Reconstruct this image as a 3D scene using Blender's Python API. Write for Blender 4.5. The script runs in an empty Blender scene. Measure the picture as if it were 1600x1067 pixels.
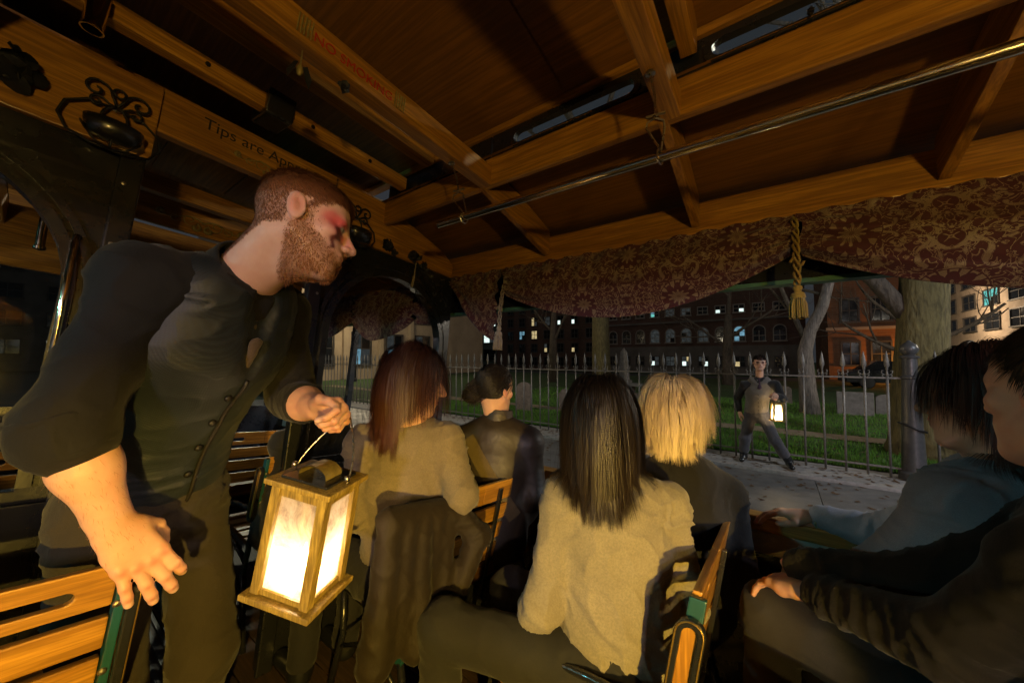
import bpy, bmesh, math, random
import numpy as np
from mathutils import Vector, Matrix, noise as mnoise
random.seed(7); RNG = np.random.default_rng(7)
R = math.radians
S = bpy.context.scene
COL = S.collection

# ---------------------------------------------------------------- camera
EYE = 1.66                                   # eye height above the pavement
AZ = math.atan(410 / 560)                    # yaw from the trolley's lateral axis
cam_d = bpy.data.cameras.new('camera'); cam = bpy.data.objects.new('camera', cam_d); COL.objects.link(cam)
cam_d.sensor_width = 36; cam_d.lens = 36 * 560 / 1600
cam_d.clip_start = 0.02; cam_d.clip_end = 600
cam.location = (0, 0, EYE)
cam.rotation_euler = (R(90) + math.atan(23.5 / 560), 0, AZ)
S.camera = cam

# ---------------------------------------------------------------- night sky, moon
w = bpy.data.worlds.new('World'); S.world = w; w.use_nodes = True
wn = w.node_tree; bg = wn.nodes['Background']
sky = wn.nodes.new('ShaderNodeTexSky'); sky.sky_type = 'NISHITA'; sky.sun_disc = False
MOON_EL, MOON_ROT = R(38), R(200)
sky.sun_elevation = MOON_EL; sky.sun_rotation = MOON_ROT; sky.air_density = 1.0; sky.dust_density = 8.0; sky.ozone_density = 0.3
glow = wn.nodes.new('ShaderNodeMix'); glow.data_type = 'RGBA'; glow.inputs[0].default_value = .8     # city glow on low cloud
wn.links.new(sky.outputs[0], glow.inputs[6]); glow.inputs[7].default_value = (3.1, 3.3, 3.7, 1)
wn.links.new(glow.outputs[2], bg.inputs[0]); bg.inputs[1].default_value = 0.010
sun_d = bpy.data.lights.new('moon', 'SUN'); sun_d.energy = 0.012; sun_d.angle = R(12); sun_d.color = (0.85, 0.9, 1)
sun = bpy.data.objects.new('moon', sun_d); COL.objects.link(sun)
sun.rotation_euler = (R(90) - MOON_EL, 0, R(180) - MOON_ROT)
S.view_settings.view_transform = 'Standard'; S.view_settings.look = 'None'
S.view_settings.exposure = 0.0; S.view_settings.gamma = 1.0; S.view_settings.use_curve_mapping = False
S.render.engine = 'CYCLES'
S.cycles.use_denoising = True
try: S.cycles.denoiser = 'OPENIMAGEDENOISE'
except Exception: pass
S.cycles.max_bounces = 6; S.cycles.diffuse_bounces = 4; S.cycles.glossy_bounces = 3
S.cycles.transparent_max_bounces = 16; S.cycles.transmission_bounces = 4
S.cycles.sample_clamp_indirect = 4.0
S.cycles.caustics_reflective = False; S.cycles.caustics_refractive = False

# ---------------------------------------------------------------- frames
TILT = R(6)                                  # the trolley leans towards the kerb
T = Matrix.Translation((0, 0, EYE)) @ Matrix.Rotation(-TILT, 4, 'X')    # trolley frame: eye is its origin
I4 = Matrix.Identity(4)
Wd = Matrix.Translation((0, 0, EYE))         # street frame, same origin, upright
FLOOR = -1.30
LOC = {}

def col3(v): return (v, v, v) if isinstance(v, (int, float)) else tuple(v)

# ---------------------------------------------------------------- mesh builder
class MB:
    def __init__(s): s.v = []; s.f = []; s.uv = None; s.mi = []
    def add(s, vs, fs, m=0):
        o = len(s.v); s.v += [tuple(p) for p in vs]; s.f += [tuple(i + o for i in f) for f in fs]; s.mi += [m] * len(fs); return s
    def box(s, x0, x1, y0, y1, z0, z1, M=None, m=0):
        vs = [(x, y, z) for x in (x0, x1) for y in (y0, y1) for z in (z0, z1)]
        if M is not None: vs = [M @ Vector(p) for p in vs]
        return s.add(vs, [(0, 1, 3, 2), (4, 6, 7, 5), (0, 4, 5, 1), (2, 3, 7, 6), (0, 2, 6, 4), (1, 5, 7, 3)], m)
    def bar(s, a, b, w, h, up=(0, 0, 1), m=0):          # box from a to b, w across, h along up
        a = Vector(a); b = Vector(b); d = (b - a); L = d.length; d.normalize()
        r = d.cross(Vector(up)).normalized(); u = r.cross(d)
        vs = []
        for p in (a, b):
            for i, j in ((-1, -1), (1, -1), (1, 1), (-1, 1)): vs.append(p + r * (i * w / 2) + u * (j * h / 2))
        return s.add(vs, [(3, 2, 1, 0), (4, 5, 6, 7), (0, 1, 5, 4), (1, 2, 6, 5), (2, 3, 7, 6), (3, 0, 4, 7)], m)
    def prism(s, poly, fn, t0, t1, m=0):                # poly of 2-D points, fn(u, v, t) -> point
        n = len(poly)
        vs = [fn(u, v, t0) for u, v in poly] + [fn(u, v, t1) for u, v in poly]
        fs = [tuple(range(n - 1, -1, -1)), tuple(range(n, 2 * n))] + [(i, (i + 1) % n, n + (i + 1) % n, n + i) for i in range(n)]
        return s.add(vs, fs, m)
    def tube(s, pts, r, n=8, closed=False, m=0, flat=None):
        P = [Vector(p) for p in pts]; k = len(P)
        rr = r if hasattr(r, '__len__') else [r] * k
        tan = []
        for i in range(k):
            a = P[(i - 1) % k] if (closed or i > 0) else P[i]; b = P[(i + 1) % k] if (closed or i < k - 1) else P[i]
            tan.append((b - a).normalized())
        ref = Vector((0, 0, 1)) if abs(tan[0].z) < .9 else Vector((1, 0, 0))
        nr = (ref - tan[0] * ref.dot(tan[0])).normalized()
        vs = []
        for i in range(k):
            nr = (nr - tan[i] * nr.dot(tan[i])).normalized(); bn = tan[i].cross(nr)
            for j in range(n):
                a = 2 * math.pi * j / n; sc = flat if flat else 1
                vs.append(P[i] + nr * (math.cos(a) * rr[i]) + bn * (math.sin(a) * rr[i] * sc))
        fs = []
        for i in range(k if closed else k - 1):
            for j in range(n):
                a = i * n + j; b = i * n + (j + 1) % n; c = ((i + 1) % k) * n + (j + 1) % n; d = ((i + 1) % k) * n + j
                fs.append((a, b, c, d))
        if not closed: fs += [tuple(range(n - 1, -1, -1)), tuple(range((k - 1) * n, k * n))]
        return s.add(vs, fs, m)
    def lathe(s, prof, c=(0, 0, 0), n=16, M=None, m=0):  # prof: (r, z)
        vs = []
        for r, z in prof:
            for j in range(n):
                a = 2 * math.pi * j / n; p = Vector((r * math.cos(a), r * math.sin(a), z))
                vs.append((M @ p if M is not None else p) + Vector(c))
        fs = []; k = len(prof)
        for i in range(k - 1):
            for j in range(n): fs.append((i * n + j, i * n + (j + 1) % n, (i + 1) * n + (j + 1) % n, (i + 1) * n + j))
        fs += [tuple(range(n - 1, -1, -1)), tuple(range((k - 1) * n, k * n))]
        return s.add(vs, fs, m)
    def arrays(s, V, F, m=0):
        return s.add([tuple(p) for p in V], [tuple(f) for f in F], m)

def link_mesh(name, V, F, mat, parent=None, smooth=False, loc=None, frame=None, bevel=0, attr=None, uv=None, mi=None):
    base = Vector(LOC.get(parent.name, (0, 0, 0))) if parent is not None else Vector(loc or (0, 0, 0))
    me = bpy.data.meshes.new(name)
    V = np.asarray(V, float).reshape(-1, 3) - np.array(base)
    me.from_pydata(V.tolist(), [], F)
    me.update()
    mats = mat if isinstance(mat, (list, tuple)) else [mat]
    for mm in mats: me.materials.append(mm)
    if mi is not None and len(mats) > 1: me.polygons.foreach_set('material_index', mi)
    if bevel:
        bm = bmesh.new(); bm.from_mesh(me)
        bmesh.ops.remove_doubles(bm, verts=bm.verts, dist=1e-5)
        ed = [e for e in bm.edges if len(e.link_faces) == 2 and e.calc_face_angle(0) > .5]
        bmesh.ops.bevel(bm, geom=ed, offset=bevel, segments=2, affect='EDGES', profile=.6, clamp_overlap=True)
        bm.to_mesh(me); bm.free()
    if attr is not None:
        a = me.color_attributes.new('Col', 'FLOAT_COLOR', 'POINT')
        c = np.ones((len(me.vertices), 4), np.float32); c[:, :3] = attr; a.data.foreach_set('color', c.ravel())
    if uv is not None:
        ul = me.uv_layers.new(name='UVMap'); li = np.empty(len(me.loops), np.int32); me.loops.foreach_get('vertex_index', li)
        ul.data.foreach_set('uv', np.asarray(uv, np.float32)[li].ravel())
    if smooth:
        me.polygons.foreach_set('use_smooth', [True] * len(me.polygons))
        if smooth == 'auto':
            try: me.set_sharp_from_angle(angle=R(38))
            except Exception: pass
    me.update()
    o = bpy.data.objects.new(name, me); COL.objects.link(o)
    if parent is not None: o.parent = parent; LOC[o.name] = tuple(base)
    else:
        o.matrix_world = (frame if frame is not None else T) @ Matrix.Translation(base); LOC[o.name] = tuple(base)
    return o

def B(mb, name, mat, parent=None, **k):
    if len(set(mb.mi)) > 1: k['mi'] = mb.mi
    return link_mesh(name, mb.v, mb.f, mat, parent, **k)

def tag(o, label=None, cat=None, group=None, kind=None):
    if label: o['label'] = label
    if cat: o['category'] = cat
    if group: o['group'] = group
    if kind: o['kind'] = kind
    return o

def thing(name, label, cat, loc=(0, 0, 0), group=None, frame=None):
    o = bpy.data.objects.new(name, None); COL.objects.link(o); o.empty_display_size = .1
    o.matrix_world = (frame if frame is not None else T) @ Matrix.Translation(loc)
    LOC[o.name] = tuple(loc)
    return tag(o, label, cat, group)

def copy_thing(src, M, label=None, group=None):
    o = src.copy(); COL.objects.link(o); o.matrix_world = M
    if label: o['label'] = label
    if group: o['group'] = group
    for c in src.children:
        d = c.copy(); COL.objects.link(d); d.parent = o
        for g in c.children:
            e = g.copy(); COL.objects.link(e); e.parent = d
    return o

def smoothstep(a, b, x):
    t = np.clip((x - a) / (b - a), 0, 1); return t * t * (3 - 2 * t)

# ---------------------------------------------------------------- material helpers
class NT:
    def __init__(s, name):
        s.m = bpy.data.materials.new(name); s.m.use_nodes = True; s.t = s.m.node_tree
        s.bsdf = s.t.nodes['Principled BSDF']; s.out = s.t.nodes['Material Output']
    def n(s, typ, ins=None, **props):
        nd = s.t.nodes.new('ShaderNode' + typ)
        for k, v in props.items(): setattr(nd, k, v)
        for k, v in (ins or {}).items(): s.set(nd.inputs[k], v)
        return nd
    def set(s, sock, v):
        if hasattr(v, 'is_output'): s.t.links.new(v, sock)
        elif isinstance(v, (tuple, list)) and len(v) == 3 and sock.type == 'RGBA': sock.default_value = (*v, 1)
        else: sock.default_value = v
    def p(s, **k):
        for a, v in k.items(): s.set(s.bsdf.inputs[a.replace('_', ' ')], v)
        return s
    def math(s, op, a, b=0.0, c=None):
        nd = s.t.nodes.new('ShaderNodeMath'); nd.operation = op; s.set(nd.inputs[0], a); s.set(nd.inputs[1], b)
        if c is not None: s.set(nd.inputs[2], c)
        return nd.outputs[0]
    def ramp(s, fac, stops, interp='LINEAR'):
        nd = s.t.nodes.new('ShaderNodeValToRGB'); nd.color_ramp.interpolation = interp
        e = nd.color_ramp.elements
        while len(e) < len(stops): e.new(.5)
        for i, (q, c) in enumerate(stops): e[i].position = q; e[i].color = (*col3(c), 1)
        s.set(nd.inputs[0], fac); return nd.outputs[0]
    def mix(s, fac, a, b, mode='MIX'):
        nd = s.t.nodes.new('ShaderNodeMix'); nd.data_type = 'RGBA'; nd.blend_type = mode
        s.set(nd.inputs[0], fac); s.set(nd.inputs[6], a if hasattr(a, 'is_output') else (*col3(a), 1)); s.set(nd.inputs[7], b if hasattr(b, 'is_output') else (*col3(b), 1))
        return nd.outputs[2]
    def co(s, scale=(1, 1, 1), rand=True, kind='Object'):
        tc = s.n('TexCoord'); v = tc.outputs[kind]
        if rand:
            oi = s.n('ObjectInfo'); mul = s.n('VectorMath', operation='SCALE'); mul.inputs[0].default_value = (13.1, 7.7, 21.3); s.set(mul.inputs['Scale'], oi.outputs['Random'])
            ad = s.n('VectorMath', operation='ADD'); s.set(ad.inputs[0], v); s.set(ad.inputs[1], mul.outputs[0]); v = ad.outputs[0]
        mp = s.n('Mapping', {'Vector': v, 'Scale': scale}); return mp.outputs[0]
    def noise(s, vec, scale, detail=4, rough=.55, dist=0.0):
        return s.n('TexNoise', {'Vector': vec, 'Scale': scale, 'Detail': detail, 'Roughness': rough, 'Distortion': dist}).outputs[0]
    def bump(s, h, strength=.3, dist=.005, normal=None):
        b = s.n('Bump', {'Height': h, 'Strength': strength, 'Distance': dist})
        if normal is not None: s.set(b.inputs['Normal'], normal)
        s.set(s.bsdf.inputs['Normal'], b.outputs[0]); return b.outputs[0]

def wood(name, axis, dark, light, rough=.38, coat=.35, gs=1.0):
    m = NT(name); sc = [11 * gs] * 3; sc[axis] = .7 * gs
    v = m.co(tuple(sc)); n1 = m.noise(v, 2.2, 6, .6, .9)
    sc2 = [60 * gs] * 3; sc2[axis] = 2.5 * gs
    n2 = m.noise(m.co(tuple(sc2)), 2.0, 3, .6)
    c = m.ramp(n1, [(.28, dark), (.5, [(a + b) / 2 for a, b in zip(dark, light)]), (.72, light)])
    c = m.mix(m.ramp(n2, [(.42, .55), (.6, 0)]), c, [x * .45 for x in dark])
    big = m.noise(m.co((1, 1, 1)), 2.5, 3)
    c = m.mix(m.ramp(big, [(.35, .35), (.65, 0)]), c, [x * .55 for x in dark])
    m.p(Base_Color=c, Roughness=m.ramp(n1, [(.3, rough + .12), (.7, rough - .06)]), Coat_Weight=coat, Coat_Roughness=.18)
    m.bump(n2, .12, .002); return m.m

def plain(name, color, rough=.5, metal=0.0, var=.25, vs=14, bump=0.0, bs=60, coat=0.0, spec=.5, bd=.003):
    m = NT(name); n1 = m.noise(m.co(), vs, 5, .6)
    c = m.mix(m.ramp(n1, [(.3, 1), (.7, 0)]), color, [x * (1 - var) for x in color])
    m.p(Base_Color=c, Roughness=m.ramp(n1, [(.3, min(1, rough + .1)), (.7, max(.03, rough - .08))]), Metallic=metal, Coat_Weight=coat, Specular_IOR_Level=spec)
    if bump: m.bump(m.noise(m.co(), bs, 4), bump, bd)
    return m.m

def emit(name, color, strength, var=0.0):
    m = NT(name); e = m.n('Emission', {'Color': (*color, 1), 'Strength': strength})
    if var:
        n = m.noise(m.co(), 3.0, 3); m.set(e.inputs['Strength'], m.math('MULTIPLY', m.ramp(n, [(.3, 1 - var), (.7, 1)]), strength))
    m.t.links.new(e.outputs[0], m.out.inputs[0]); return m.m

def fabric(name, color, rough=.9, weave=420, var=.3, stren=.35, sheen=.25, wr=0.25, attr=False):
    m = NT(name); v = m.co((1, 1, 1), rand=False)
    n1 = m.noise(v, 7, 5, .6); n2 = m.noise(m.co((weave, weave, weave), rand=False), 1.0, 2, .7)
    n3 = m.noise(v, 32, 4, .6, .6)
    c = m.mix(m.ramp(n1, [(.3, 1), (.7, 0)]), color, [x * (1 - var) for x in color])
    c = m.mix(m.ramp(n2, [(.35, .5), (.65, 0)]), c, [x * .5 for x in color])
    m.p(Base_Color=c, Roughness=rough, Sheen_Weight=sheen, Sheen_Roughness=.5, Specular_IOR_Level=.25)
    h = m.math('ADD', m.math('MULTIPLY', n3, wr * 6), m.math('MULTIPLY', n2, .35))
    m.bump(h, stren, .004); return m.m
# ---------------------------------------------------------------- materials
OAK_D, OAK_L = (.24, .098, .009), (.58, .29, .040)
M_oak_x = wood('oak_x', 0, OAK_D, OAK_L); M_oak_y = wood('oak_y', 1, OAK_D, OAK_L); M_oak_z = wood('oak_z', 2, OAK_D, OAK_L)
M_ceil = wood('ceiling_ply', 0, (.19, .078, .008), (.27, .115, .014), .5, .15, .7)
M_slat = wood('bench_slat', 1, (.25, .105, .012), (.60, .31, .05), .34, .5)
M_floor = wood('floor_boards', 0, (.03, .018, .01), (.09, .05, .025), .6, .05)
M_black = plain('black_paint', (.012, .013, .016), .28, 0, .3, 9, .15, 45, .5)
M_iron = plain('wrought_iron', (.014, .013, .013), .45, .35, .4, 30, .3, 130)
M_brass = plain('brass', (.80, .72, .52), .12, 1, .25, 20, .05, 90)
M_brassdull = plain('worn_brass', (.42, .27, .07), .38, .85, .5, 40, .3, 120)
M_steel = plain('chain_steel', (.5, .47, .42), .3, 1, .3, 60)
M_teal = plain('teal_paint', (.012, .07, .085), .35, 0, .35, 10, .15, 60, .3)
M_greenedge = plain('green_canvas', (.05, .17, .12), .6, 0, .3, 8)
M_rope = fabric('tassel_cord', (.36, .25, .05), .8, 300, .4)
M_rose = plain('black_fabric_flower', (.008, .009, .012), .6, 0, .4, 60, .4, 160)
M_gilt = plain('gilt_paint', (.30, .24, .09), .45, .3, .4, 60)
M_redprint = plain('red_print', (.35, .015, .008), .5, 0, .1)
M_blackprint = plain('black_print', (.012, .01, .008), .5, 0, .1)
M_speaker = plain('speaker_grille', (.006, .006, .007), .7, 0, .3, 30, .5, 300)
M_plastic = plain('vinyl', (.01, .011, .013), .35, 0, .3, 12)

def clear_glass(name, tint=(.9, .95, .95), gl=.06):
    m = NT(name); tr = m.n('BsdfTransparent', {'Color': (*tint, 1)}); g = m.n('BsdfGlossy', {'Roughness': .05})
    mx = m.n('MixShader', {0: gl}); m.set(mx.inputs[1], tr.outputs[0]); m.set(mx.inputs[2], g.outputs[0])
    m.t.links.new(mx.outputs[0], m.out.inputs[0]); return m.m
M_glass = clear_glass('window_glass')

def frosted(name):
    m = NT(name)
    n1 = m.noise(m.co((1, 1, 1)), 16, 7, .72, .8)
    c = m.ramp(n1, [(.32, (.22, .18, .165)), (.50, (.48, .42, .385)), (.68, (.66, .60, .56))])
    tl = m.n('BsdfTranslucent', {'Color': c}); di = m.n('BsdfDiffuse', {'Color': c}); tr = m.n('BsdfTransparent', {'Color': (1, .96, .9, 1)})
    a = m.n('MixShader', {0: .15}); m.set(a.inputs[1], tl.outputs[0]); m.set(a.inputs[2], di.outputs[0])
    b = m.n('MixShader', {0: .30}); m.set(b.inputs[1], a.outputs[0]); m.set(b.inputs[2], tr.outputs[0])
    m.t.links.new(b.outputs[0], m.out.inputs[0]); return m.m
M_frost = frosted('frosted_pane')
M_lantwood = wood('lantern_wood', 2, (.15, .095, .014), (.46, .33, .08), .5, .15, 1.6)
M_lantdull = plain('tarnished_brass', (.33, .25, .07), .5, .55, .55, 35, .4, 110)

def damask(name):
    m = NT(name); uv = m.n('TexCoord').outputs['UV']; wn_ = m.n('TexNoise', {'Vector': uv, 'Scale': 9.0, 'Detail': 2.0})
    sep = m.n('SeparateXYZ', {0: uv}); P = .46
    u = m.math('DIVIDE', sep.outputs[0], P); v = m.math('DIVIDE', sep.outputs[1], P * 1.15)
    uh = m.math('PINGPONG', u, .5); vh = m.math('PINGPONG', v, .5)
    def dist(cx, cy):
        a = m.math('SUBTRACT', uh, cx); b = m.math('SUBTRACT', vh, cy)
        return m.math('SQRT', m.math('ADD', m.math('MULTIPLY', a, a), m.math('MULTIPLY', b, b))), m.math('ARCTAN2', a, b)
    d0, t0 = dist(0, 0); d1, t1 = dist(.5, .5)
    sel = m.math('LESS_THAN', d0, d1)
    d = m.math('MINIMUM', d0, d1)
    th = m.math('ADD', m.math('MULTIPLY', sel, t0), m.math('MULTIPLY', m.math('SUBTRACT', 1, sel), t1))
    cmb = m.n('CombineXYZ', {0: uh, 1: vh, 2: .37}).outputs[0]
    warp = m.noise(cmb, 7.0, 2, .5, .8)
    pet = m.math('ABSOLUTE', m.math('COSINE', m.math('MULTIPLY', th, 5.0)))
    rr = m.math('ADD', m.math('MULTIPLY', d, 44.0), m.math('ADD', m.math('MULTIPLY', pet, -2.2), m.math('MULTIPLY', warp, 3.0)))
    rings = m.math('SINE', rr)
    flower = m.math('GREATER_THAN', rings, -.05)
    flower2 = m.math('MULTIPLY', flower, m.math('LESS_THAN', m.math('ABSOLUTE', m.math('SINE', m.math('MULTIPLY', th, 10.0))), .93))
    nz = m.noise(cmb, 8.5, 1.5, .5, 2.4)
    leaf = m.math('GREATER_THAN', nz, .545)
    vein = m.math('LESS_THAN', m.math('ABSOLUTE', m.math('SUBTRACT', nz, .585)), .012)
    leaf = m.math('MULTIPLY', leaf, m.math('SUBTRACT', 1, vein))
    nz2 = m.noise(cmb, 14.0, 1.0, .5, 1.5)
    scroll = m.math('LESS_THAN', m.math('ABSOLUTE', m.math('SUBTRACT', nz2, .47)), .028)
    out = m.math('MAXIMUM', leaf, scroll)
    infl = m.math('LESS_THAN', d, .17); edge = m.math('MULTIPLY', m.math('GREATER_THAN', d, .165), m.math('LESS_THAN', d, .172))
    mask = m.math('ADD', m.math('MULTIPLY', infl, flower2), m.math('MULTIPLY', m.math('SUBTRACT', 1, infl), out))
    mask = m.math('MULTIPLY', mask, m.math('SUBTRACT', 1, edge))
    thr = m.noise(m.co((500, 500, 500), False), 1.0, 2)
    c = m.mix(mask, (.050, .0025, .012), (.20, .145, .10))
    c = m.mix(m.ramp(thr, [(.35, .45), (.65, 0)]), c, (.03, .012, .008))
    m.p(Base_Color=c, Roughness=m.math('SUBTRACT', .8, m.math('MULTIPLY', mask, .25)), Sheen_Weight=.15)
    m.bump(m.math('ADD', m.math('MULTIPLY', mask, .8), m.math('MULTIPLY', thr, .4)), .3, .002); return m.m
M_damask = damask('damask')

def skin_mat(name, sss=.12):
    m = NT(name); at = m.n('Attribute', attribute_name='Col')
    v = m.co((1, 1, 1), False); n1 = m.noise(v, 45, 5, .6); n2 = m.noise(v, 420, 3, .6)
    c = m.mix(m.ramp(n1, [(.3, .4), (.7, 0)]), at.outputs['Color'], m.mix(.5, at.outputs['Color'], (.45, .14, .09)))
    m.p(Base_Color=c, Roughness=m.ramp(n1, [(.3, .55), (.7, .42)]), Subsurface_Weight=sss, Subsurface_Radius=(.012, .004, .002), Subsurface_Scale=1.0, Specular_IOR_Level=.4)
    m.bump(m.math('ADD', n2, m.math('MULTIPLY', n1, 1.4)), .22, .002); return m.m
M_skin = skin_mat('skin')

def hair_mat(name, root_c, tip_c, rough=.32):
    m = NT(name); at = m.n('Attribute', attribute_name='Col')
    s = m.n('SeparateColor', {0: at.outputs['Color']})
    c = m.mix(s.outputs[0], root_c, tip_c)
    c = m.mix(s.outputs[1], c, [x * .35 for x in root_c])
    m.p(Base_Color=c, Roughness=rough + .14, Specular_IOR_Level=.35); return m.m
M_apron = plain('pale_apron', (.34, .33, .30), .7, 0, .4, 20, .3, 60)
M_granite = plain('granite', (.30, .29, .28), .75, 0, .35, 22, .4, 160)
M_pave = plain('pavement', (.17, .168, .165), .5, 0, .5, 2.2, .35, 160)
M_road = plain('asphalt', (.05, .05, .052), .75, 0, .3, 5, .4, 260)
M_fence = plain('fence_iron', (.17, .16, .145), .5, .25, .4, 40, .35, 150)
M_turf = plain('turf', (.035, .085, .010), .95, 0, .5, 3, .6, 40, bd=.02)
M_blade = plain('grass_blade', (.10, .26, .015), .7, 0, .5, 1.5)
M_path = plain('gravel_path', (.22, .17, .11), .95, 0, .35, 8, .5, 180)
M_slate = plain('slate_headstone', (.17, .14, .12), .85, 0, .45, 9, .4, 60)
M_marble = plain('pale_headstone', (.20, .185, .17), .8, 0, .4, 9, .4, 60)
M_leafy = plain('ivy_leaf', (.035, .05, .02), .8, 0, .5, 5)
def bark(name, c):
    m = NT(name); v = m.co((9, 9, 2.2), True); n1 = m.noise(v, 2.0, 8, .65, .6); vo = m.n('TexVoronoi', {'Vector': v, 'Scale': 3.0}).outputs[0]
    m.p(Base_Color=m.ramp(n1, [(.3, [x * .35 for x in c]), (.55, c), (.75, [min(1, x * 1.4) for x in c])]), Roughness=.95)
    m.bump(m.math('ADD', n1, m.math('MULTIPLY', vo, .6)), .8, .03); return m.m
M_bark = bark('bark', (.13, .105, .04)); M_bark_pale = bark('pale_bark', (.20, .17, .155)); M_twig = bark('twig_bark', (.09, .07, .05))
def bricks(name, c, mortar, sc=1.0):
    m = NT(name); tc = m.n('TexCoord').outputs['Object']; sp = m.n('SeparateXYZ', {0: tc})
    cb = m.n('CombineXYZ', {0: m.math('ADD', sp.outputs[0], sp.outputs[1]), 1: sp.outputs[2]})
    b = m.n('TexBrick', {'Vector': cb.outputs[0], 'Color1': (*c, 1), 'Color2': (*[x * .7 for x in c], 1), 'Mortar': (*mortar, 1), 'Scale': sc, 'Mortar Size': .012, 'Brick Width': .5, 'Row Height': .16})
    n = m.noise(m.co((1, 1, 1), False), .6, 5); m.p(Base_Color=m.mix(m.ramp(n, [(.3, .5), (.7, 0)]), b.outputs[0], [x * .5 for x in c]), Roughness=.9); return m.m
M_brick_dark = bricks('dark_brick', (.10, .05, .035), (.09, .075, .06)); M_brick_org = bricks('red_brick', (.22, .095, .045), (.18, .13, .09))
M_lime = plain('limestone', (.36, .29, .22), .85, 0, .3, 1.2, .2, 20); M_stone_dark = plain('dark_stone', (.13, .115, .10), .85, 0, .3, .8)
M_trim = plain('window_frame', (.05, .045, .04), .6); M_trim_pale = plain('pale_trim', (.25, .22, .19), .7)
M_win_dark = plain('dark_window', (.012, .014, .017), .08, 0, .4, .6)
M_win_white = emit('lit_window_white', (.80, 1, .93), 1.5, .5); M_win_warm = emit('lit_window_warm', (1, .78, .38), .75, .6)
M_win_blue = emit('lit_window_blue', (.35, .75, 1), .55, .7); M_win_teal = emit('lit_window_teal', (.25, .95, .85), .9, .7); M_win_dim = emit('dim_window', (.55, .62, .62), .07, .7)

M_post = plain('post_iron', (.075, .075, .078), .38, .2, .4, 20, .35, 90)
M_litter = plain('fallen_leaf', (.13, .07, .03), .8, 0, .6, 40)
# ================================================================ the trolley (frame T, eye = origin)
WR, WL, XF, XB = 1.75, -.81, -4.3, 2.0        # right wall, left wall, front, back
CY_ = (WR + WL) / 2
trolley = thing('trolley', 'open sided sightseeing trolley with varnished oak roof frame and black arched bulkhead', 'trolley', (0, CY_, FLOOR))

def ring_plate(mb, outer, inner, fn, t0, t1, m=0):
    n = len(outer); vs = []
    for t in (t0, t1):
        vs += [fn(u, v, t) for u, v in outer] + [fn(u, v, t) for u, v in inner]
    fs = []
    for i in range(n):
        j = (i + 1) % n
        fs += [(i, j, n + j, n + i), (2 * n + j, 2 * n + i, 3 * n + i, 3 * n + j), (j, i, 2 * n + i, 2 * n + j), (n + i, n + j, 3 * n + j, 3 * n + i)]
    mb.add(vs, fs, m)

def rect_ring(inner, x0, x1, y0, y1, c):
    out = []
    for u, v in inner:
        du, dv = u - c[0], v - c[1]; L = 1e9
        if abs(du) > 1e-9: L = min(L, ((x1 if du > 0 else x0) - c[0]) / du)
        if abs(dv) > 1e-9: L = min(L, ((y1 if dv > 0 else y0) - c[1]) / dv)
        out.append((c[0] + du * L, c[1] + dv * L))
    # snap the corners
    for cx, cy in ((x0, y0), (x0, y1), (x1, y0), (x1, y1)):
        k = min(range(len(out)), key=lambda i: (out[i][0] - cx) ** 2 + (out[i][1] - cy) ** 2); out[k] = (cx, cy)
    return out

def racetrack(cx, cy, L, h, n=8):           # long axis u
    r = h / 2; a = L / 2 - r; pts = []
    for i in range(n + 1): t = -math.pi / 2 + math.pi * i / n; pts.append((cx + a + r * math.cos(t), cy + r * math.sin(t)))
    for i in range(n + 1): t = math.pi / 2 + math.pi * i / n; pts.append((cx - a + r * math.cos(t), cy + r * math.sin(t)))
    # extra points along the straights
    res = []
    for i in range(len(pts)):
        p, q = pts[i], pts[(i + 1) % len(pts)]; res.append(p)
        if math.hypot(q[0] - p[0], q[1] - p[1]) > h: res += [(p[0] + (q[0] - p[0]) * k / 4, p[1] + (q[1] - p[1]) * k / 4) for k in (1, 2, 3)]
    return res

# ---- floor boards
yb = WL; k = 0
base = None
while yb < WR - .001:
    y1 = min(WR, yb + .128)
    b = MB().box(XF, XB, yb + .003, y1 - .003, FLOOR - .03, FLOOR); B(b, 'floor_board', M_floor, trolley); yb = y1
sub = MB().box(XF, XB, WL, WR, FLOOR - .09, FLOOR - .034); B(sub, 'floor_pan', M_black, trolley)
ribm = MB()
for i in range(9):                               # rubber ribs down the aisle
    y = .36 + i * .036; ribm.box(XF + .1, XB - .1, y, y + .016, FLOOR + .0005, FLOOR + .007)
B(ribm, 'aisle_mat', M_plastic, trolley)

# ---- side walls: sill, lower panel, header, fascia (right = kerb side, left = street side)
for sgn, W in ((1, WR), (-1, WL)):
    o = W + sgn * .05
    lo, hi = sorted((W, o)); B(MB().box(XF, XB, lo, hi, FLOOR - .20, -.48), 'side_panel', M_black, trolley)
    lo, hi = sorted((W - sgn * .03, o + sgn * .012)); B(MB().box(XF, XB, lo, hi, -.478, -.425), 'sill', M_oak_x, trolley, bevel=.008)
    lo, hi = sorted((W - sgn * .012, W + sgn * .02)); B(MB().box(XF, XB, lo, hi, -.56, -.482), 'sill_apron', M_apron, trolley)
    lo, hi = sorted((W - sgn * .028, W + sgn * .03)); B(MB().box(XF, XB, lo, hi, .74, .775), 'header_lip', M_oak_x, trolley, bevel=.006)
    lo, hi = sorted((W - sgn * .004, W + sgn * .03)); B(MB().box(XF, XB, lo, hi, .777, .90), 'header', M_oak_x, trolley, bevel=.004)
    lo, hi = sorted((W + sgn * .12, W + sgn * .155)); B(MB().box(XF, XB, lo, hi, .525, .90), 'fascia', M_black, trolley)
    lo, hi = sorted((W + sgn * .115, W + sgn * .16)); B(MB().box(XF, XB, lo, hi, .505, .523), 'fascia_edge', M_greenedge, trolley)

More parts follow.
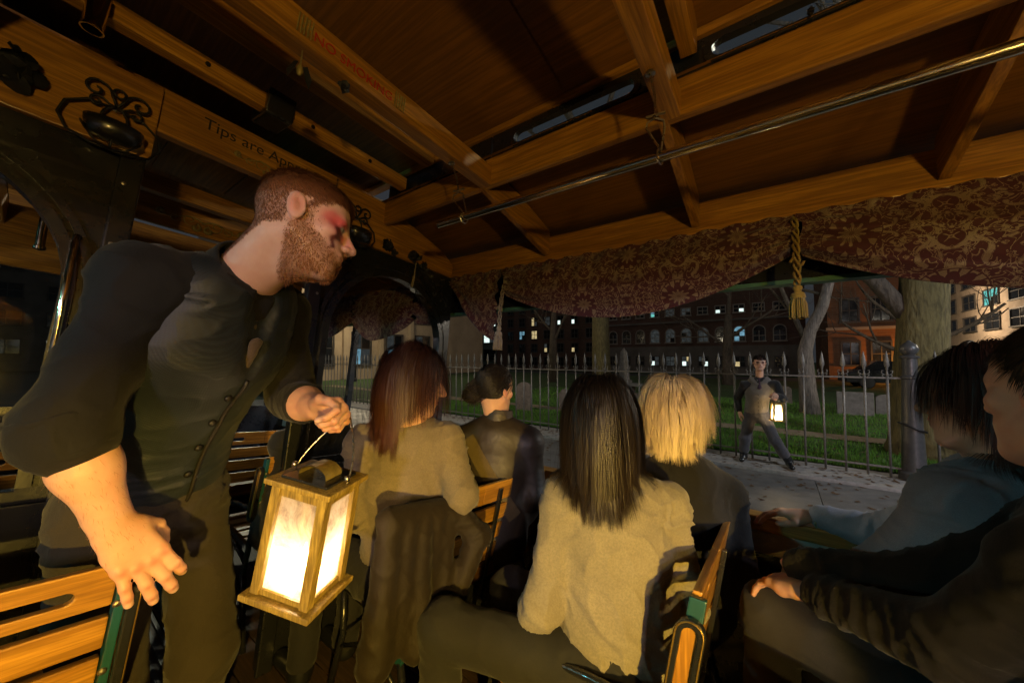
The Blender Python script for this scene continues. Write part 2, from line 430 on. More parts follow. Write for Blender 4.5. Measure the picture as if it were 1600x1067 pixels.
# ---- side roofs between header and clerestory
CR, CLft = 1.14, 2 * CY_ - 1.14
for sgn, W, C in ((1, WR, CR), (-1, WL, CLft)):
    m = MB(); n = 6
    pr = []
    for i in range(n + 1):
        t = i / n; y = C + (W + sgn * .16 - C) * t; z = 1.035 - .10 * t ** 1.6; pr.append((y, z))
    vs = []
    for x in (XF, XB): vs += [(x, y, z) for y, z in pr] + [(x, y, z + .02) for y, z in pr]
    q = 2 * (n + 1); fs = []
    for i in range(n): fs += [(i, i + 1, q + i + 1, q + i), (n + 1 + i, q + n + 1 + i, q + n + 2 + i, n + 2 + i)]
    m.add(vs, fs); B(m, 'side_roof', M_ceil, trolley, smooth=True)
    lo, hi = sorted((C, C + sgn * .03)); B(MB().box(XF, XB, lo, hi, .90, 1.035), 'clerestory_beam', M_oak_x, trolley, bevel=.005)
    lo, hi = sorted((C - sgn * .004, C + sgn * .045)); B(MB().box(XF, XB, lo, hi, 1.155, 1.185), 'clerestory_trim', M_oak_x, trolley, bevel=.004)
    # black window panel with slots
    y0 = C + sgn * .012; y1 = C + sgn * .03
    xs = [(-1.83, -1.045, False), (-1.035, -.275, True), (-.265, .495, True), (.505, 1.27, True)]
    for x0, x1, hole in xs:
        m = MB()
        if not hole: m.box(x0, x1, min(y0, y1), max(y0, y1), 1.036, 1.154); B(m, 'clerestory_panel', M_black, trolley); continue
        rt_ = racetrack((x0 + x1) / 2 + .012, 1.092, .53, .058); c = ((x0 + x1) / 2 + .012, 1.092)
        ring_plate(m, rect_ring(rt_, x0, x1, 1.036, 1.154, c), rt_, lambda u, v, t: (u, t, v), y0, y1)
        big = racetrack(c[0], c[1], .575, .092); ring_plate(m, big, rt_, lambda u, v, t: (u, t, v), y0 - sgn * .008, y0 - sgn * .0005)
        pn = B(m, 'clerestory_panel', M_black, trolley)
        g = MB(); g.prism(racetrack(c[0], c[1], .54, .066), lambda u, v, t: (u, t, v), y1 + sgn * .001, y1 + sgn * .004)
        B(g, 'pane', M_glass, pn)
# ---- ribs on the side roofs
RIBX = [-3.39, -2.61, -1.075, -.28, .477, 1.25]
for sgn, W, C in ((1, WR, CR), (-1, WL, CLft)):
    for x in RIBX:
        m = MB(); zz = [(C, .90), (W - sgn * .006, .782), (W - sgn * .006, .93), (C + (W - C) * .5, 1.0), (C, 1.03)]
        m.prism(zz, lambda u, v, t: (t, u, v), x - .016, x + .016); B(m, 'rib', M_oak_y, trolley, bevel=.003)
# ---- crossbeams over the saloon
for x in (-2.62, -1.05, -.255, .51, 1.27):
    B(MB().box(x - .03, x + .03, CLft - .004, CR + .006, .90, .992), 'crossbeam', M_oak_y, trolley, bevel=.005)
# thinner ties and ceiling battens
for x, z0, z1, wd in ((-1.66, 1.055, 1.12, .05), (-.20, 1.09, 1.198, .05), (-1.45, 1.13, 1.198, .07), (.56, 1.10, 1.198, .05)):
    B(MB().box(x - wd / 2, x + wd / 2, CLft + .005, CR - .01, z0, z1), 'ceiling_batten', M_oak_y, trolley, bevel=.004)
for x0, x1 in ((-4.3, -2.66), (-2.655, -1.86), (-1.855, -.66), (-.655, .55), (.555, 2.0)):
    m = MB(); n = 12; vs = []
    for x in (x0, x1):
        for zz in (0, .02):
            for i in range(n + 1):
                t = i / n; y = CLft - .06 + (CR - CLft + .12) * t; vs.append((x, y, 1.186 + .05 * (1 - (2 * t - 1) ** 2) + zz))
    q = n + 1; fs = []
    for i in range(n): fs += [(i, i + 1, 2 * q + i + 1, 2 * q + i), (q + i, 3 * q + i, 3 * q + i + 1, q + i + 1)]
    m.add(vs, fs); B(m, 'ceiling_panel', M_ceil, trolley, smooth=True)
# bolts on beams
for (x, y, z) in [(-1.632, .25, 1.09), (-1.632, .62, 1.09), (-1.632, .9, 1.09)]:
    B(MB().lathe([(.001, .006), (.008, .005), (.009, 0)], (x, y, z), 8, Matrix.Rotation(R(90), 4, 'Y')), 'bolt', M_iron, trolley)

# ---- arched bulkhead
XP = -1.87
def arch_pts(cy, zc, r, zb, n=18):
    pts = [(cy + r * math.cos(math.pi * i / n), zc + r * math.sin(math.pi * i / n)) for i in range(n + 1)]
    for k in range(1, 9): pts.append((cy - r, zc + (zb - zc) * k / 8))
    for k in range(1, 9): pts.append((cy - r + 2 * r * k / 9, zb))
    for k in range(0, 8): pts.append((cy + r, zb + (zc - zb) * k / 8))
    return pts
for cy, y0, y1 in ((1.275, .785, 1.745), (-.335, -.805, .155)):
    inn = arch_pts(cy, .235, .375, -.40); c = (cy, .1)
    m = MB(); ring_plate(m, rect_ring(inn, y0, y1, -.44, .738, c), inn, lambda u, v, t: (t, u, v), XP - .025, XP + .025)
    B(m, 'bulkhead', M_black, trolley, bevel=.004)
    m = MB()
    for rr, th, d in ((.375, .03, .04), (.42, .022, .034)):
        a = arch_pts(cy, .235, rr, -.40)[:19]; b = arch_pts(cy, .235, rr + th, -.40)[:19]
        a = [(cy + rr, -.39)] + a + [(cy - rr, -.39)]; b = [(cy + rr + th, -.39)] + b + [(cy - rr - th, -.39)]
        n = len(a); vs = []
        for x in (XP + .0255, XP + d): vs += [(x, u, v) for u, v in a] + [(x, u, v) for u, v in b]
        fs = []
        for i in range(n - 1): fs += [(2 * n + i, 2 * n + i + 1, 3 * n + i + 1, 3 * n + i), (i, i + 1, 2 * n + i + 1, 2 * n + i), (n + i + 1, n + i, 3 * n + i, 3 * n + i + 1)]
        m.add(vs, fs)
    B(m, 'arch_moulding', M_black, trolley, smooth='auto')
    B(MB().box(XP - .024, XP + .024, y0, y1, FLOOR, -.443), 'bulkhead_base', M_black, trolley, bevel=.004)
    # post beside the gangway, with screws
    yp = y0 if cy > .5 else y1; s2 = 1 if cy > .5 else -1
    lo, hi = sorted((yp - s2 * .012, yp + s2 * .05)); B(MB().box(XP + .027, XP + .05, lo, hi, FLOOR, .737), 'post', M_black, trolley, bevel=.006)
    for z in (.62, .40, .1, -.2): B(MB().lathe([(.001, .004), (.006, .003), (.007, 0)], (XP + .051, yp + s2 * .03, z), 8, Matrix.Rotation(R(90), 4, 'Y')), 'screw', M_steel, trolley)
# oak band over the arches: two sides and the tips board in the middle
poly_r = [(.86, .742), (1.716, .742), (1.72, .83), (1.62, .895), (1.30, .985), (1.135, 1.03), (.86, 1.03)]
m = MB(); m.prism(poly_r, lambda u, v, t: (t, u, v), XP - .02, XP + .034); B(m, 'bulkhead_band', M_oak_y, trolley, bevel=.004)
poly_l = [(.178, .742), (.178, 1.03), (-.195, 1.03), (-.36, .985), (-.68, .895), (-.776, .83), (-.776, .742)]
m = MB(); m.prism(poly_l, lambda u, v, t: (t, u, v), XP - .02, XP + .034); B(m, 'bulkhead_band', M_oak_y, trolley, bevel=.004)
B(MB().box(XP - .02, XP + .012, .18, .858, .885, 1.05), 'tips_board', M_oak_y, trolley, bevel=.003)
B(MB().box(XP - .02, XP + .026, .18, .858, .868, .884), 'tips_board_lip', M_oak_y, trolley, bevel=.003)
# ---- front saloon beyond the bulkhead
B(MB().box(-2.93, -2.90, .10, .95, .82, .985), 'front_board', M_oak_y, trolley, bevel=.004)
for y0, y1 in ((-.2, .28), (.285, .62), (.625, 1.14)):
    B(MB().box(-2.86, -2.0, y0, y1 - .004, 1.118, 1.13), 'headlining', M_ceil, trolley)
B(MB().box(-4.32, -4.28, WL, WR, FLOOR, -.35), 'front_panel', M_black, trolley)
B(MB().box(-4.32, -4.28, WL, WR, .62, 1.18), 'front_header', M_oak_y, trolley, bevel=.004)
for y in (WL + .03, -.2, .47, 1.14, WR - .03):
    B(MB().box(-4.32, -4.27, y - .025, y + .025, -.348, .618), 'windscreen_post', M_black, trolley, bevel=.004)
for y0, y1 in ((WL + .056, -.226), (-.174, .444), (.496, 1.114), (1.166, WR - .056)):
    B(MB().box(-4.302, -4.298, y0, y1, -.348, .618), 'windscreen_pane', M_glass, trolley)
# window posts on the kerb side beyond the bulkhead and behind the camera, street side posts
for sgn, W, xs in ((1, WR, (-3.1, -4.2, 1.9)), (-1, WL, (-3.1, -1.9, -4.2, 1.9))):
    for x in xs:
        lo, hi = sorted((W, W + sgn * .045)); B(MB().box(x - .025, x + .025, lo, hi, -.423, .738), 'window_post', M_black, trolley, bevel=.004)
B(MB().box(1.96, 2.0, WL, WR, FLOOR, .60), 'rear_panel', M_black, trolley)  # closed to full height, out of view, to block the pink lamp
B(MB().box(1.96, 2.0, WL, WR, .602, 1.2), 'rear_header', M_oak_y, trolley)

# ---- lettering
def text_mesh(name, body, size, M4, mat, parent, depth=.0008, shear=0.0, spacing=1.0):
    cu = bpy.data.curves.new('lettering', 'FONT'); cu.body = body; cu.size = size; cu.extrude = depth; cu.align_x = 'CENTER'; cu.align_y = 'CENTER'; cu.shear = shear; cu.space_character = spacing
    to = bpy.data.objects.new('lettering', cu); COL.objects.link(to)
    bpy.context.view_layer.update()
    me = bpy.data.meshes.new_from_object(to.evaluated_get(bpy.context.evaluated_depsgraph_get())); bpy.data.objects.remove(to); bpy.data.curves.remove(cu)
    base_ = Vector(LOC[parent.name]); me.transform(Matrix.Translation(-base_) @ M4)
    me.materials.clear(); me.materials.append(mat)
    me.name = name; o = bpy.data.objects.new(name, me); COL.objects.link(o); o.parent = parent; o['kind'] = 'stuff'; return o
def face_px(x, y, z):   # text facing +X, reading along +Y
    return Matrix(((0, 0, 1, x), (1, 0, 0, y), (0, 1, 0, z), (0, 0, 0, 1)))
text_mesh('no_smoking_lettering', 'NO SMOKING', .040, face_px(-1.0185, .485, .938), M_redprint, trolley, spacing=1.02)
text_mesh('tips_lettering', 'Tips are Appreciated', .066, face_px(XP + .0135, .585, .992), M_blackprint, trolley, spacing=1.0)

# ---- gilt scroll stencils
def spiral(cx, cy, r0, turns, a0, sgn=1, n=26, r1=.12):
    return [(cx + r0 * (1 - (1 - r1) * i / n) * math.cos(a0 + sgn * turns * 2 * math.pi * i / n), cy + r0 * (1 - (1 - r1) * i / n) * math.sin(a0 + sgn * turns * 2 * math.pi * i / n)) for i in range(n + 1)]
def scrollwork(x, y, z, s):
    m = MB()
    for sg in (-1, 1):
        for (cx, cy, r, tr, a) in ((.25, .0, .16, 1.4, 3.1), (.52, -.03, .11, 1.3, 2.6), (.76, .02, .08, 1.2, 3.4), (.12, -.14, .09, 1.1, 1.5)):
            pts = spiral(cx * sg, cy, r, tr, a if sg > 0 else math.pi - a, sg)
            m.tube([(x, y + u * s, z + v * s) for u, v in pts], [(.0035 + .006 * math.sin(math.pi * i / 26)) * s * 5 for i in range(27)], 5, flat=.25)
        pts = [(sg * (t * 1.05), .10 * math.sin(t * 7) * (1 - t * .7)) for t in np.linspace(0, 1, 24)]
        m.tube([(x, y + u * s, z + v * s) for u, v in pts], [.022 * s * (1.1 - t) for t in np.linspace(0, 1, 24)], 5)
    return m
B(scrollwork(XP + .013, .56, .925, .17), 'gilt_scroll', M_gilt, trolley, smooth=True)
B(scrollwork(-2.8985, .56, .90, .26), 'gilt_scroll', M_gilt, trolley, smooth=True)
# small brass corner ornaments beside the lettering
for y in (.335, .645):
    m = MB()
    for i in range(5):
        a = i * math.pi / 2.5
        m.add([(-1.0185, y, .945), (-1.0165, y + .02 * math.cos(a), .945 + .03 * math.sin(a)), (-1.0165, y + .014 * math.cos(a + .5), .945 + .02 * math.sin(a + .5))], [(0, 1, 2)])
        m.tube([(-1.017, y - .022 + .009 * i, .917), (-1.0165, y - .02 + .009 * i, .973)], .0022, 5)
    B(m, 'brass_ornament', M_gilt, trolley)

# ================================================================ benches
def make_bench(name, L, side, label, loc):
    """side +1: aisle end at low y (kerb side); -1: aisle end at high y. local x=0 is the top of the back, riders face -x"""
    b = thing(name, label, 'bench', (0, 0, 0)); ln = .17
    b.matrix_world = T @ Matrix.Translation(loc)
    def Y(t): return t * side                     # t metres from the aisle end
    def fx(z): return (z - .88) * ln
    rows = [(.795, .88), (.705, .772), (.620, .687), (.535, .602), (.45, .517)]
    for i, (z0, z1) in enumerate(rows):
        m = MB()
        fn = lambda u, v, t: (fx(v) + t, Y(u), v)
        if i == 0:
            hole = racetrack(.125, .832, .115, .024, 5); ring_plate(m, rect_ring(hole, .012, .30, z0, z1, (.125, .832)), hole, fn, -.02, 0)
            m.prism([(.3005, z0), (L - .012, z0), (L - .012, z1), (.3005, z1)], fn, -.02, 0)
        else: m.prism([(.012, z0), (L - .012, z0), (L - .012, z1), (.012, z1)], fn, -.02, 0)
        link_mesh('back_slat', m.v, m.f, M_slat, b, bevel=.004)
    for i in range(5):
        x0 = -.115 - i * .085
        m = MB(); lo, hi = sorted((Y(.012), Y(L - .012))); m.box(x0 - .075, x0, lo, hi, .425 + .006 * i, .447 + .006 * i); link_mesh('seat_slat', m.v, m.f, M_slat, b, bevel=.004)
    for k, t in enumerate((.004, L * .5, L - .004)):
        m = MB(); w_ = .012 if k != 1 else .02
        for z0, z1 in ((.30, .872),):
            m.prism([(fx(z0) - .022, z0), (fx(z1) - .022, z1), (fx(z1) + .012, z1), (fx(z0) + .012, z0)] if k != 1 else [(fx(z0) + .001, z0), (fx(z1 - .02) + .001, z1 - .02), (fx(z1 - .02) + .016, z1 - .02), (fx(z0) + .016, z0)], lambda u, v, q: (u, Y(q), v), t - w_ / 2 - (.004 if k == 0 else 0), t + w_ / 2)
        link_mesh('back_bar', m.v, m.f, M_teal if k == 0 else M_black, b, bevel=.003)
        if k != 1:
            m = MB()
            m.tube([(fx(.3), Y(t), .31), (-.06, Y(t), .18), (.02, Y(t), .004)], .014, 8)
            m.tube([(-.50, Y(t), .435), (-.47, Y(t), .25), (-.53, Y(t), .004)], .014, 8)
            m.tube([(fx(.34), Y(t), .36), (-.25, Y(t), .405), (-.51, Y(t), .42)], .012, 8)
            m.tube([(-.07, Y(t), .19), (-.26, Y(t), .30), (-.48, Y(t), .20)], .009, 8)
            link_mesh('leg_frame', m.v, m.f, M_black, b, smooth=True)
    # aisle-end grip plaque: black ring round an oak inlay
    m = MB(); cz = .70
    rt2 = racetrack(cz, 0, .27, .062, 8); rin = racetrack(cz, 0, .235, .030, 8)
    fn = lambda u, v, t: (fx(u) - .008 + v, Y(t), u)
    ring_plate(m, rt2, rin, fn, -.026, -.007); link_mesh('grip_ring', m.v, m.f, M_black, b, bevel=.004)
    m = MB(); m.prism(rin, fn, -.018, -.008); link_mesh('grip_inlay', m.v, m.f, M_oak_z, b)
    m = MB(); pl = [(fx(u) - .008 + v, Y(-.0265), u) for u, v in racetrack(cz, 0, .262, .055, 8)]
    m.tube(pl, .0022, 5, closed=True); link_mesh('worn_edge', m.v, m.f, M_brassdull, b, smooth=True)
    # arm rest with short oak pads at the aisle end
    m = MB(); arc = [(-.20 - .30 * math.sin(a), Y(.004), .50 + .10 * math.cos(a)) for a in np.linspace(0, 2.0, 12)]
    m.tube([(fx(.62), Y(.004), .62)] + arc, .011, 8); link_mesh('arm_rest', m.v, m.f, M_black, b, smooth=True)
    for a in (1.15, 1.45, 1.75):
        p = Vector((-.20 - .30 * math.sin(a), Y(.004), .50 + .10 * math.cos(a))); q = Vector((-.20 - .30 * math.sin(a + .22), Y(.004), .50 + .10 * math.cos(a + .22)))
        m = MB().bar(p, q, .032, .03); link_mesh('arm_pad', m.v, m.f, M_slat, b, bevel=.005)
    for z in (.80, .66, .52):
        m = MB().lathe([(.001, .004), (.006, .003), (.008, 0)], (fx(z) + .0125, Y(.006), z), 8, Matrix.Rotation(R(90), 4, 'Y')); link_mesh('bolt', m.v, m.f, M_steel, b)
    return b
LR, LL = .80, .93
bench_r = make_bench('slatted_bench', LR, 1, 'slatted oak bench under the woman in the grey jumper and the blond rider', (-.14, .935, FLOOR))
GB = 'slatted oak benches along the trolley'
bench_r['group'] = GB
for x, lb, ya in ((-1.0, 'slatted oak bench with a brown coat hung over its back', .935), (.74, 'slatted oak bench under the two riders at the right edge', .935),
              (-2.04, 'slatted oak bench seen left of the lantern, beyond its top', .785), (-2.95, 'farthest slatted oak bench through the bulkhead behind the guide\'s waist', .80)):
    copy_thing(bench_r, T @ Matrix.Translation((x, ya, FLOOR)), lb, GB)
bench_l = make_bench('slatted_bench', LL, -1, 'slatted oak bench in the bottom left corner, under the guide\'s resting hand', (-1.125, .195, FLOOR)); bench_l['group'] = GB
copy_thing(bench_l, T @ Matrix.Translation((-2.75, .09, FLOOR)), 'slatted oak bench behind the guide\'s elbow at the left edge', GB)

# ================================================================ grab pole with straps
PY, PZ = .93, .64
pole = thing('grab_pole', 'polished brass grab pole slung along the roof by chains', 'grab pole', (-1.10, PY, PZ))
m = MB(); m.tube([(-1.10, PY, PZ), (1.9, PY, PZ - .02)], .0135, 20); B(m, 'rail', M_brass, pole, smooth='auto')
for xt, xb in ((-1.05, -.955), (-.262, -.235), (.51, .50), (1.27, 1.25)):
    s = MB()
    s.tube([(xb + .016 * math.cos(a) * .2, PY + .017 * math.cos(a), PZ - .006 + .019 * math.sin(a)) for a in np.linspace(0, 2 * math.pi, 20)[:-1]], .0028, 6, closed=True)
    f = Vector((xt * .45 + xb * .55, PY, PZ + .115)); tp = Vector((xt, PY - .004, .896))
    s.tube([tp, (tp + f) / 2 + Vector((.004, .003, 0)), f], .0035, 6)
    for q in (-.022, .022):
        s.tube([f, f + Vector((q * .9, q * .3, -.012)), f + Vector((q, q * .4, -.03)), (xb, PY + q * .5, PZ + .015)], .003, 6)
    s.lathe([(.002, .0), (.013, -.002), (.014, -.008), (.004, -.012)], (tp.x, tp.y, .899), 12)
    s.tube([f + Vector((-.024, -.006, .006)), f + Vector((.024, .006, .010))], .004, 6)
    B(s, 'hanger', M_steel, pole, smooth='auto')
# ================================================================ damask swags and tasselled cords
def swag(x0, x1, botf, label, seed, wall=WR, sgn=1, nx=90, nz=40, top=.745):
    V = []; UV = []
    rs = np.random.default_rng(seed); ph = rs.random(6) * 6.28
    for j in range(nz + 1):
        v = j / nz
        for i in range(nx + 1):
            t = i / nx; x = x0 + (x1 - x0) * t; zb = botf(x); dep = top - zb
            e = min(1, min(t, 1 - t) * 6)
            z = top - dep * v
            bill = .045 * math.sin(math.pi * min(1, v * .93)) * (dep / .37)
            pl = .015 * math.sin(v * 15 + ph[0] + 1.2 * math.sin(t * 5 + ph[1])) * (.35 + .65 * v) + .010 * math.sin(v * 31 + ph[2] + 2.2 * math.sin(t * 4 + ph[3])) * (1.3 - e)
            bunch = .012 * math.sin(x * 55 + ph[4] + v * 3) * (1 - v) ** 2
            y = wall - sgn * (.03 + bill + pl + bunch)
            V.append((x + .01 * math.sin(v * 9 + ph[5]) * (1 - e), y, z)); UV.append((x + seed * .113, (z - top) * 1.12 + .06 * pl / .015 * .2 + seed * .07))
    n1 = len(V)
    F = []
    for j in range(nz):
        for i in range(nx):
            a = j * (nx + 1) + i; F.append((a, a + 1, a + nx + 2, a + nx + 1))
    # back layer, 4 mm behind, closing the hem
    V2 = [(x, y + sgn * .004, z) for x, y, z in V]; F2 = [tuple(n1 + k for k in reversed(f)) for f in F]
    rim = [((nz * (nx + 1) + i), (nz * (nx + 1) + i + 1), n1 + (nz * (nx + 1) + i + 1), n1 + (nz * (nx + 1) + i)) for i in range(nx)]
    o = link_mesh('swag_curtain', V + V2, F + F2 + rim, M_damask, None, smooth=True, loc=(0, 0, 0), uv=UV + UV)
    return tag(o, label, 'curtain', 'damask swag curtains under the roof')
def parab(xa, za, xb, zb, xm, zm):
    def f(x):
        if x < xm: t = (x - xa) / (xm - xa); return za + (zm - za) * (1 - (1 - t) ** 1.9)
        t = (xb - x) / (xb - xm); return zb + (zm - zb) * (1 - (1 - t) ** 1.9)
    return f
swag(-1.355, .07, parab(-1.355, .57, .07, .585, -.62, .375), 'wide red and gold damask swag hanging between the two tassels', 1)
swag(.09, 1.56, parab(.09, .575, 1.56, .575, .80, .365), 'red and gold damask swag hanging right of the gold tassel', 2)
def leftf(x):
    t = (x + 1.845) / (.47); return .70 + (.275 - .70) * (1 - (1 - min(1, max(0, t))) ** 1.6)
swag(-1.842, -1.375, leftf, 'short damask swag between the bulkhead and the grey tassel', 3, nx=50)
swag(-3.05, -2.20, parab(-3.05, .50, -2.20, .46, -2.7, .31), 'damask swag seen through the arch above the auburn haired woman', 4, nx=60)
swag(-4.15, -3.07, parab(-4.15, .5, -3.07, .48, -3.6, .34), 'farthest damask swag seen through the arch, by the black post', 5, nx=60)
swag(-2.18, -1.90, lambda x: .42 + .3 * (x + 2.04) ** 2, 'narrow damask end piece at the right of the arch', 6, nx=30)

def tassel(x, z0, z1, z2, mat, label):
    t = thing('tassel', label, 'tassel', (x, WR - .075, z1), 'tasselled curtain cords')
    y = WR - .075; m = MB()
    for k in range(3):
        pts = [(x + .009 * math.cos(q * 16 + k * 2.1), y + .009 * math.sin(q * 16 + k * 2.1) + (.05 * (1 - q) ** 3), z0 + (z1 - z0) * q) for q in np.linspace(0, 1, 40)]
        m.tube(pts, .0045, 6)
    m.tube([(x - .02 + .04 * q, y - .012, z1 + (z0 - z1) * .3 + .016 * math.sin(q * 6.3)) for q in np.linspace(0, 1, 14)], .005, 6)
    B(m, 'cord', mat, t, smooth=True)
    h = z1 - z2; m = MB()
    m.lathe([(.006, h), (.013, h * .97), (.016, h * .9), (.012, h * .83), (.010, h * .80), (.021, h * .74), (.024, h * .62), (.019, h * .58)], (x, y, z2), 14)
    B(m, 'knot', mat, t, smooth=True)
    m = MB(); rs = np.random.default_rng(int(abs(x) * 100))
    for k in range(90):
        a = rs.random() * 6.283; r = math.sqrt(rs.random()); r0 = .018 * r; r1 = .029 * r
        dx, dy = math.cos(a), math.sin(a)
        m.tube([(x + r0 * dx, y + r0 * dy, z2 + h * .64), (x + (r0 * .3 + r1 * .75) * dx, y + (r0 * .3 + r1 * .75) * dy, z2 + h * .4), (x + r1 * dx, y + r1 * dy, z2 + h * .03 * rs.random())], .0022, 4)
    o = B(m, 'fringe', mat, t, smooth=True); return t
tassel(.076, .735, .445, .318, M_rope, 'gold tassel on a cord in the middle of the kerb side')
tassel(-1.345, .70, .36, .215, fabric('grey_tassel', (.30, .26, .20), .85, 300, .4), 'grey tassel on a cord beside the bulkhead')

# ================================================================ wrought iron plant brackets
def bracket(yc, zc, mir, label):
    t = thing('iron_plant_bracket', label, 'bracket', (XP + .036, yc, zc), 'wrought iron brackets on the bulkhead'); x = XP + .06; s = .235
    def put(pts, r=.0042, nm='scroll'):
        m = MB(); m.tube([(x + (.0 if len(p) < 3 else p[2]), yc + mir * p[0] * s, zc + p[1] * s) for p in pts], r, 7); B(m, nm, M_iron, t, smooth=True)
    for sg in (-1, 1):
        put([(0, .08), (sg * .06, .22)] + spiral(sg * .22, .24, .15, 1.25, math.pi if sg > 0 else 0, -sg)[1:])
        put([(0, .06), (sg * .08, .09)] + spiral(sg * .19, .06, .095, 1.2, math.pi * .85 if sg > 0 else .15 * math.pi, -sg)[1:])
        put([(0, .06), (sg * .28, .03), (sg * .46, -.12), (sg * .50, -.32), (sg * .40, -.50), (sg * .18, -.60, .02), (0, -.62, .03)])
    put([(.062 * math.cos(a), .30 + .062 * math.sin(a)) for a in np.linspace(0, 6.28, 18)], .004, 'ring')
    put([(.13 * math.sin(a) * (1 if True else 1), -.12 + .19 * math.cos(a)) for a in np.linspace(0, 6.28, 24)], .0045, 'loop')
    for q in (-.3, 0, .3): put([(q, -.30, .0), (q * .9, -.45, .05), (q * .5, -.60, .05), (0, -.62, .03)], .0035, 'strut')
    m = MB(); Mx = Matrix.Scale(.62, 4, (1, 0, 0))
    m.lathe([(.02, -.035), (.055, -.03), (.068, 0), (.07, .022), (.062, .022), (.056, .0), (.01, -.02)], (x + .045, yc, zc - .085), 18, Mx); B(m, 'planter', M_black, t, smooth=True)
    m = MB(); m.lathe([(.002, .008), (.012, .006), (.014, 0)], (x - .012, yc, zc + .02), 10, Matrix.Rotation(R(90), 4, 'Y')); B(m, 'boss', M_steel, t, smooth=True)
    return t
bracket(.075, .85, 1, 'wrought iron plant bracket on the oak band at upper left')
bracket(.965, .84, -1, 'wrought iron plant bracket partly hidden by the guide\'s face')

# ================================================================ black fabric roses
def rose(c, r, label, grp, nx=(1, 0, 0)):
    m = MB(); rs = np.random.default_rng(int(abs(c[1] * 1000)) + 3); c = Vector(c)
    for k in range(46):
        th = rs.random() * 6.283; ph = math.acos(rs.random()); rad = r * (.35 + .65 * rs.random())
        d = Vector((math.cos(ph), math.sin(ph) * math.cos(th), math.sin(ph) * math.sin(th)))
        u = d.cross(Vector((rs.random() - .5, rs.random() - .5, rs.random() - .5))).normalized(); v = d.cross(u)
        w = r * (.32 + .2 * rs.random()); vs = []
        for a in range(5):
            for b in range(4):
                uu = (a / 4 - .5) * 2; vv = b / 3
                p = c + d * (rad * (.45 + .55 * vv) - .25 * w * uu * uu + .06 * w * math.sin(3 * uu + k)) + u * (uu * w * (.4 + .6 * math.sin(math.pi * (.15 + .75 * vv)))) + v * ((vv - .5) * w * 1.5)
                vs.append(p)
        fs = [(a * 4 + b, a * 4 + b + 1, a * 4 + b + 5, a * 4 + b + 4) for a in range(4) for b in range(3)]
        m.add(vs, fs)
    o = B(m, 'fabric_rose', M_rose, None, smooth=True, loc=tuple(c)); return tag(o, label, 'artificial flower', grp)
G = 'black fabric roses on the bulkhead'
rose((XP + .06, -.135, .85), .068, 'black fabric rose at the upper left edge', G)
rose((XP + .06, 1.165, .775), .042, 'black fabric rose on the oak band nearest the guide\'s face', G)
rose((XP + .06, 1.215, .745), .026, 'small black bud between the two fabric roses right of the guide', G)
rose((XP + .06, 1.345, .775), .042, 'right black fabric rose above the arch', G)
rose((XP + .06, 1.44, .735), .032, 'lowest black fabric rose trailing down the arch', G)
rose((.10, CR - .012, 1.06), .014, 'tiny black bow on the upper roof beam', G)
# trailing leaves down the right side of the arch
gar = thing('leaf_garland', 'dark leaf garland trailing along the right arch', 'garland', (XP + .05, 1.45, .70))
rs = np.random.default_rng(5)
for k in range(26):
    q = k / 25; c = Vector((XP + .05 + .02 * rs.random(), 1.36 + .30 * q + .03 * (rs.random() - .5), .755 - .20 * q + .05 * (rs.random() - .5)))
    d = Vector((.2 * rs.random(), rs.random() - .3, rs.random() - .8)).normalized(); w = d.cross(Vector((1, .1, .2))).normalized() * (.010 + .006 * rs.random()); L = .035 + .03 * rs.random()
    n_ = Vector((1, 0, 0)) * .004
    m = MB().add([c, c + d * L * .5 + w + n_, c + d * L, c + d * L * .5 - w + n_, c + d * L * .5 + n_ * 2], [(0, 1, 4), (1, 2, 4), (2, 3, 4), (3, 0, 4)]); B(m, 'leaf', M_rose, gar)
m = MB().tube([(XP + .045, 1.34 + .32 * q, .765 - .21 * q) for q in np.linspace(0, 1, 12)], .003, 5); B(m, 'stem', M_rose, gar)
# small cord hanging on the arch
o = B(MB().tube([(XP + .05, 1.385, .74), (XP + .055, 1.38, .66), (XP + .05, 1.37, .58)], [.003, .006, .009], 7), 'frayed_rope', fabric('cord_grey', (.25, .2, .12)), None, smooth=True, loc=(XP + .05, 1.385, .74)); tag(o, 'short frayed cord hanging on the right arch', 'cord')

# ================================================================ loudspeaker, ceiling lamp cylinders, hanging charm
sp = thing('loudspeaker', 'black box loudspeaker under the roof above the guide\'s head', 'loudspeaker', (-1.69, .485, 1.05))
Ms = Matrix.Translation((-1.69, .485, 1.095)) @ Matrix.Rotation(R(8), 4, 'Y')
B(MB().box(-.085, .085, -.05, .05, -.05, .05, Ms), 'cabinet', M_black, sp, bevel=.006)
B(MB().box(-.075, .075, -.042, .042, -.056, -.051, Ms), 'grille', M_speaker, sp, bevel=.002)
def brass_can(c, r, h, label):
    t = thing('brass_lamp', label, 'lamp', (c[0], c[1], c[2] + h), 'unlit brass cylinder lamps')
    m = MB(); m.lathe([(r * .5, h), (r, h * .98), (r, .012), (r * 1.06, .010), (r * 1.06, 0), (r * .9, 0), (r * .88, .05)], c, 24); B(m, 'barrel', M_brass, t, smooth='auto')
    m = MB(); m.lathe([(r * .85, .0), (r * .85, .006), (r * .2, .008)], (c[0], c[1], c[2] + .045), 18); B(m, 'lens', M_plastic, t)
    m = MB(); m.lathe([(r * .35, 0), (r * .35, .06)], (c[0], c[1], c[2] + h), 12); B(m, 'stem', M_iron, t)
brass_can((-1.60, -.012, .965), .024, .12, 'unlit brass cylinder lamp under the roof at top left')
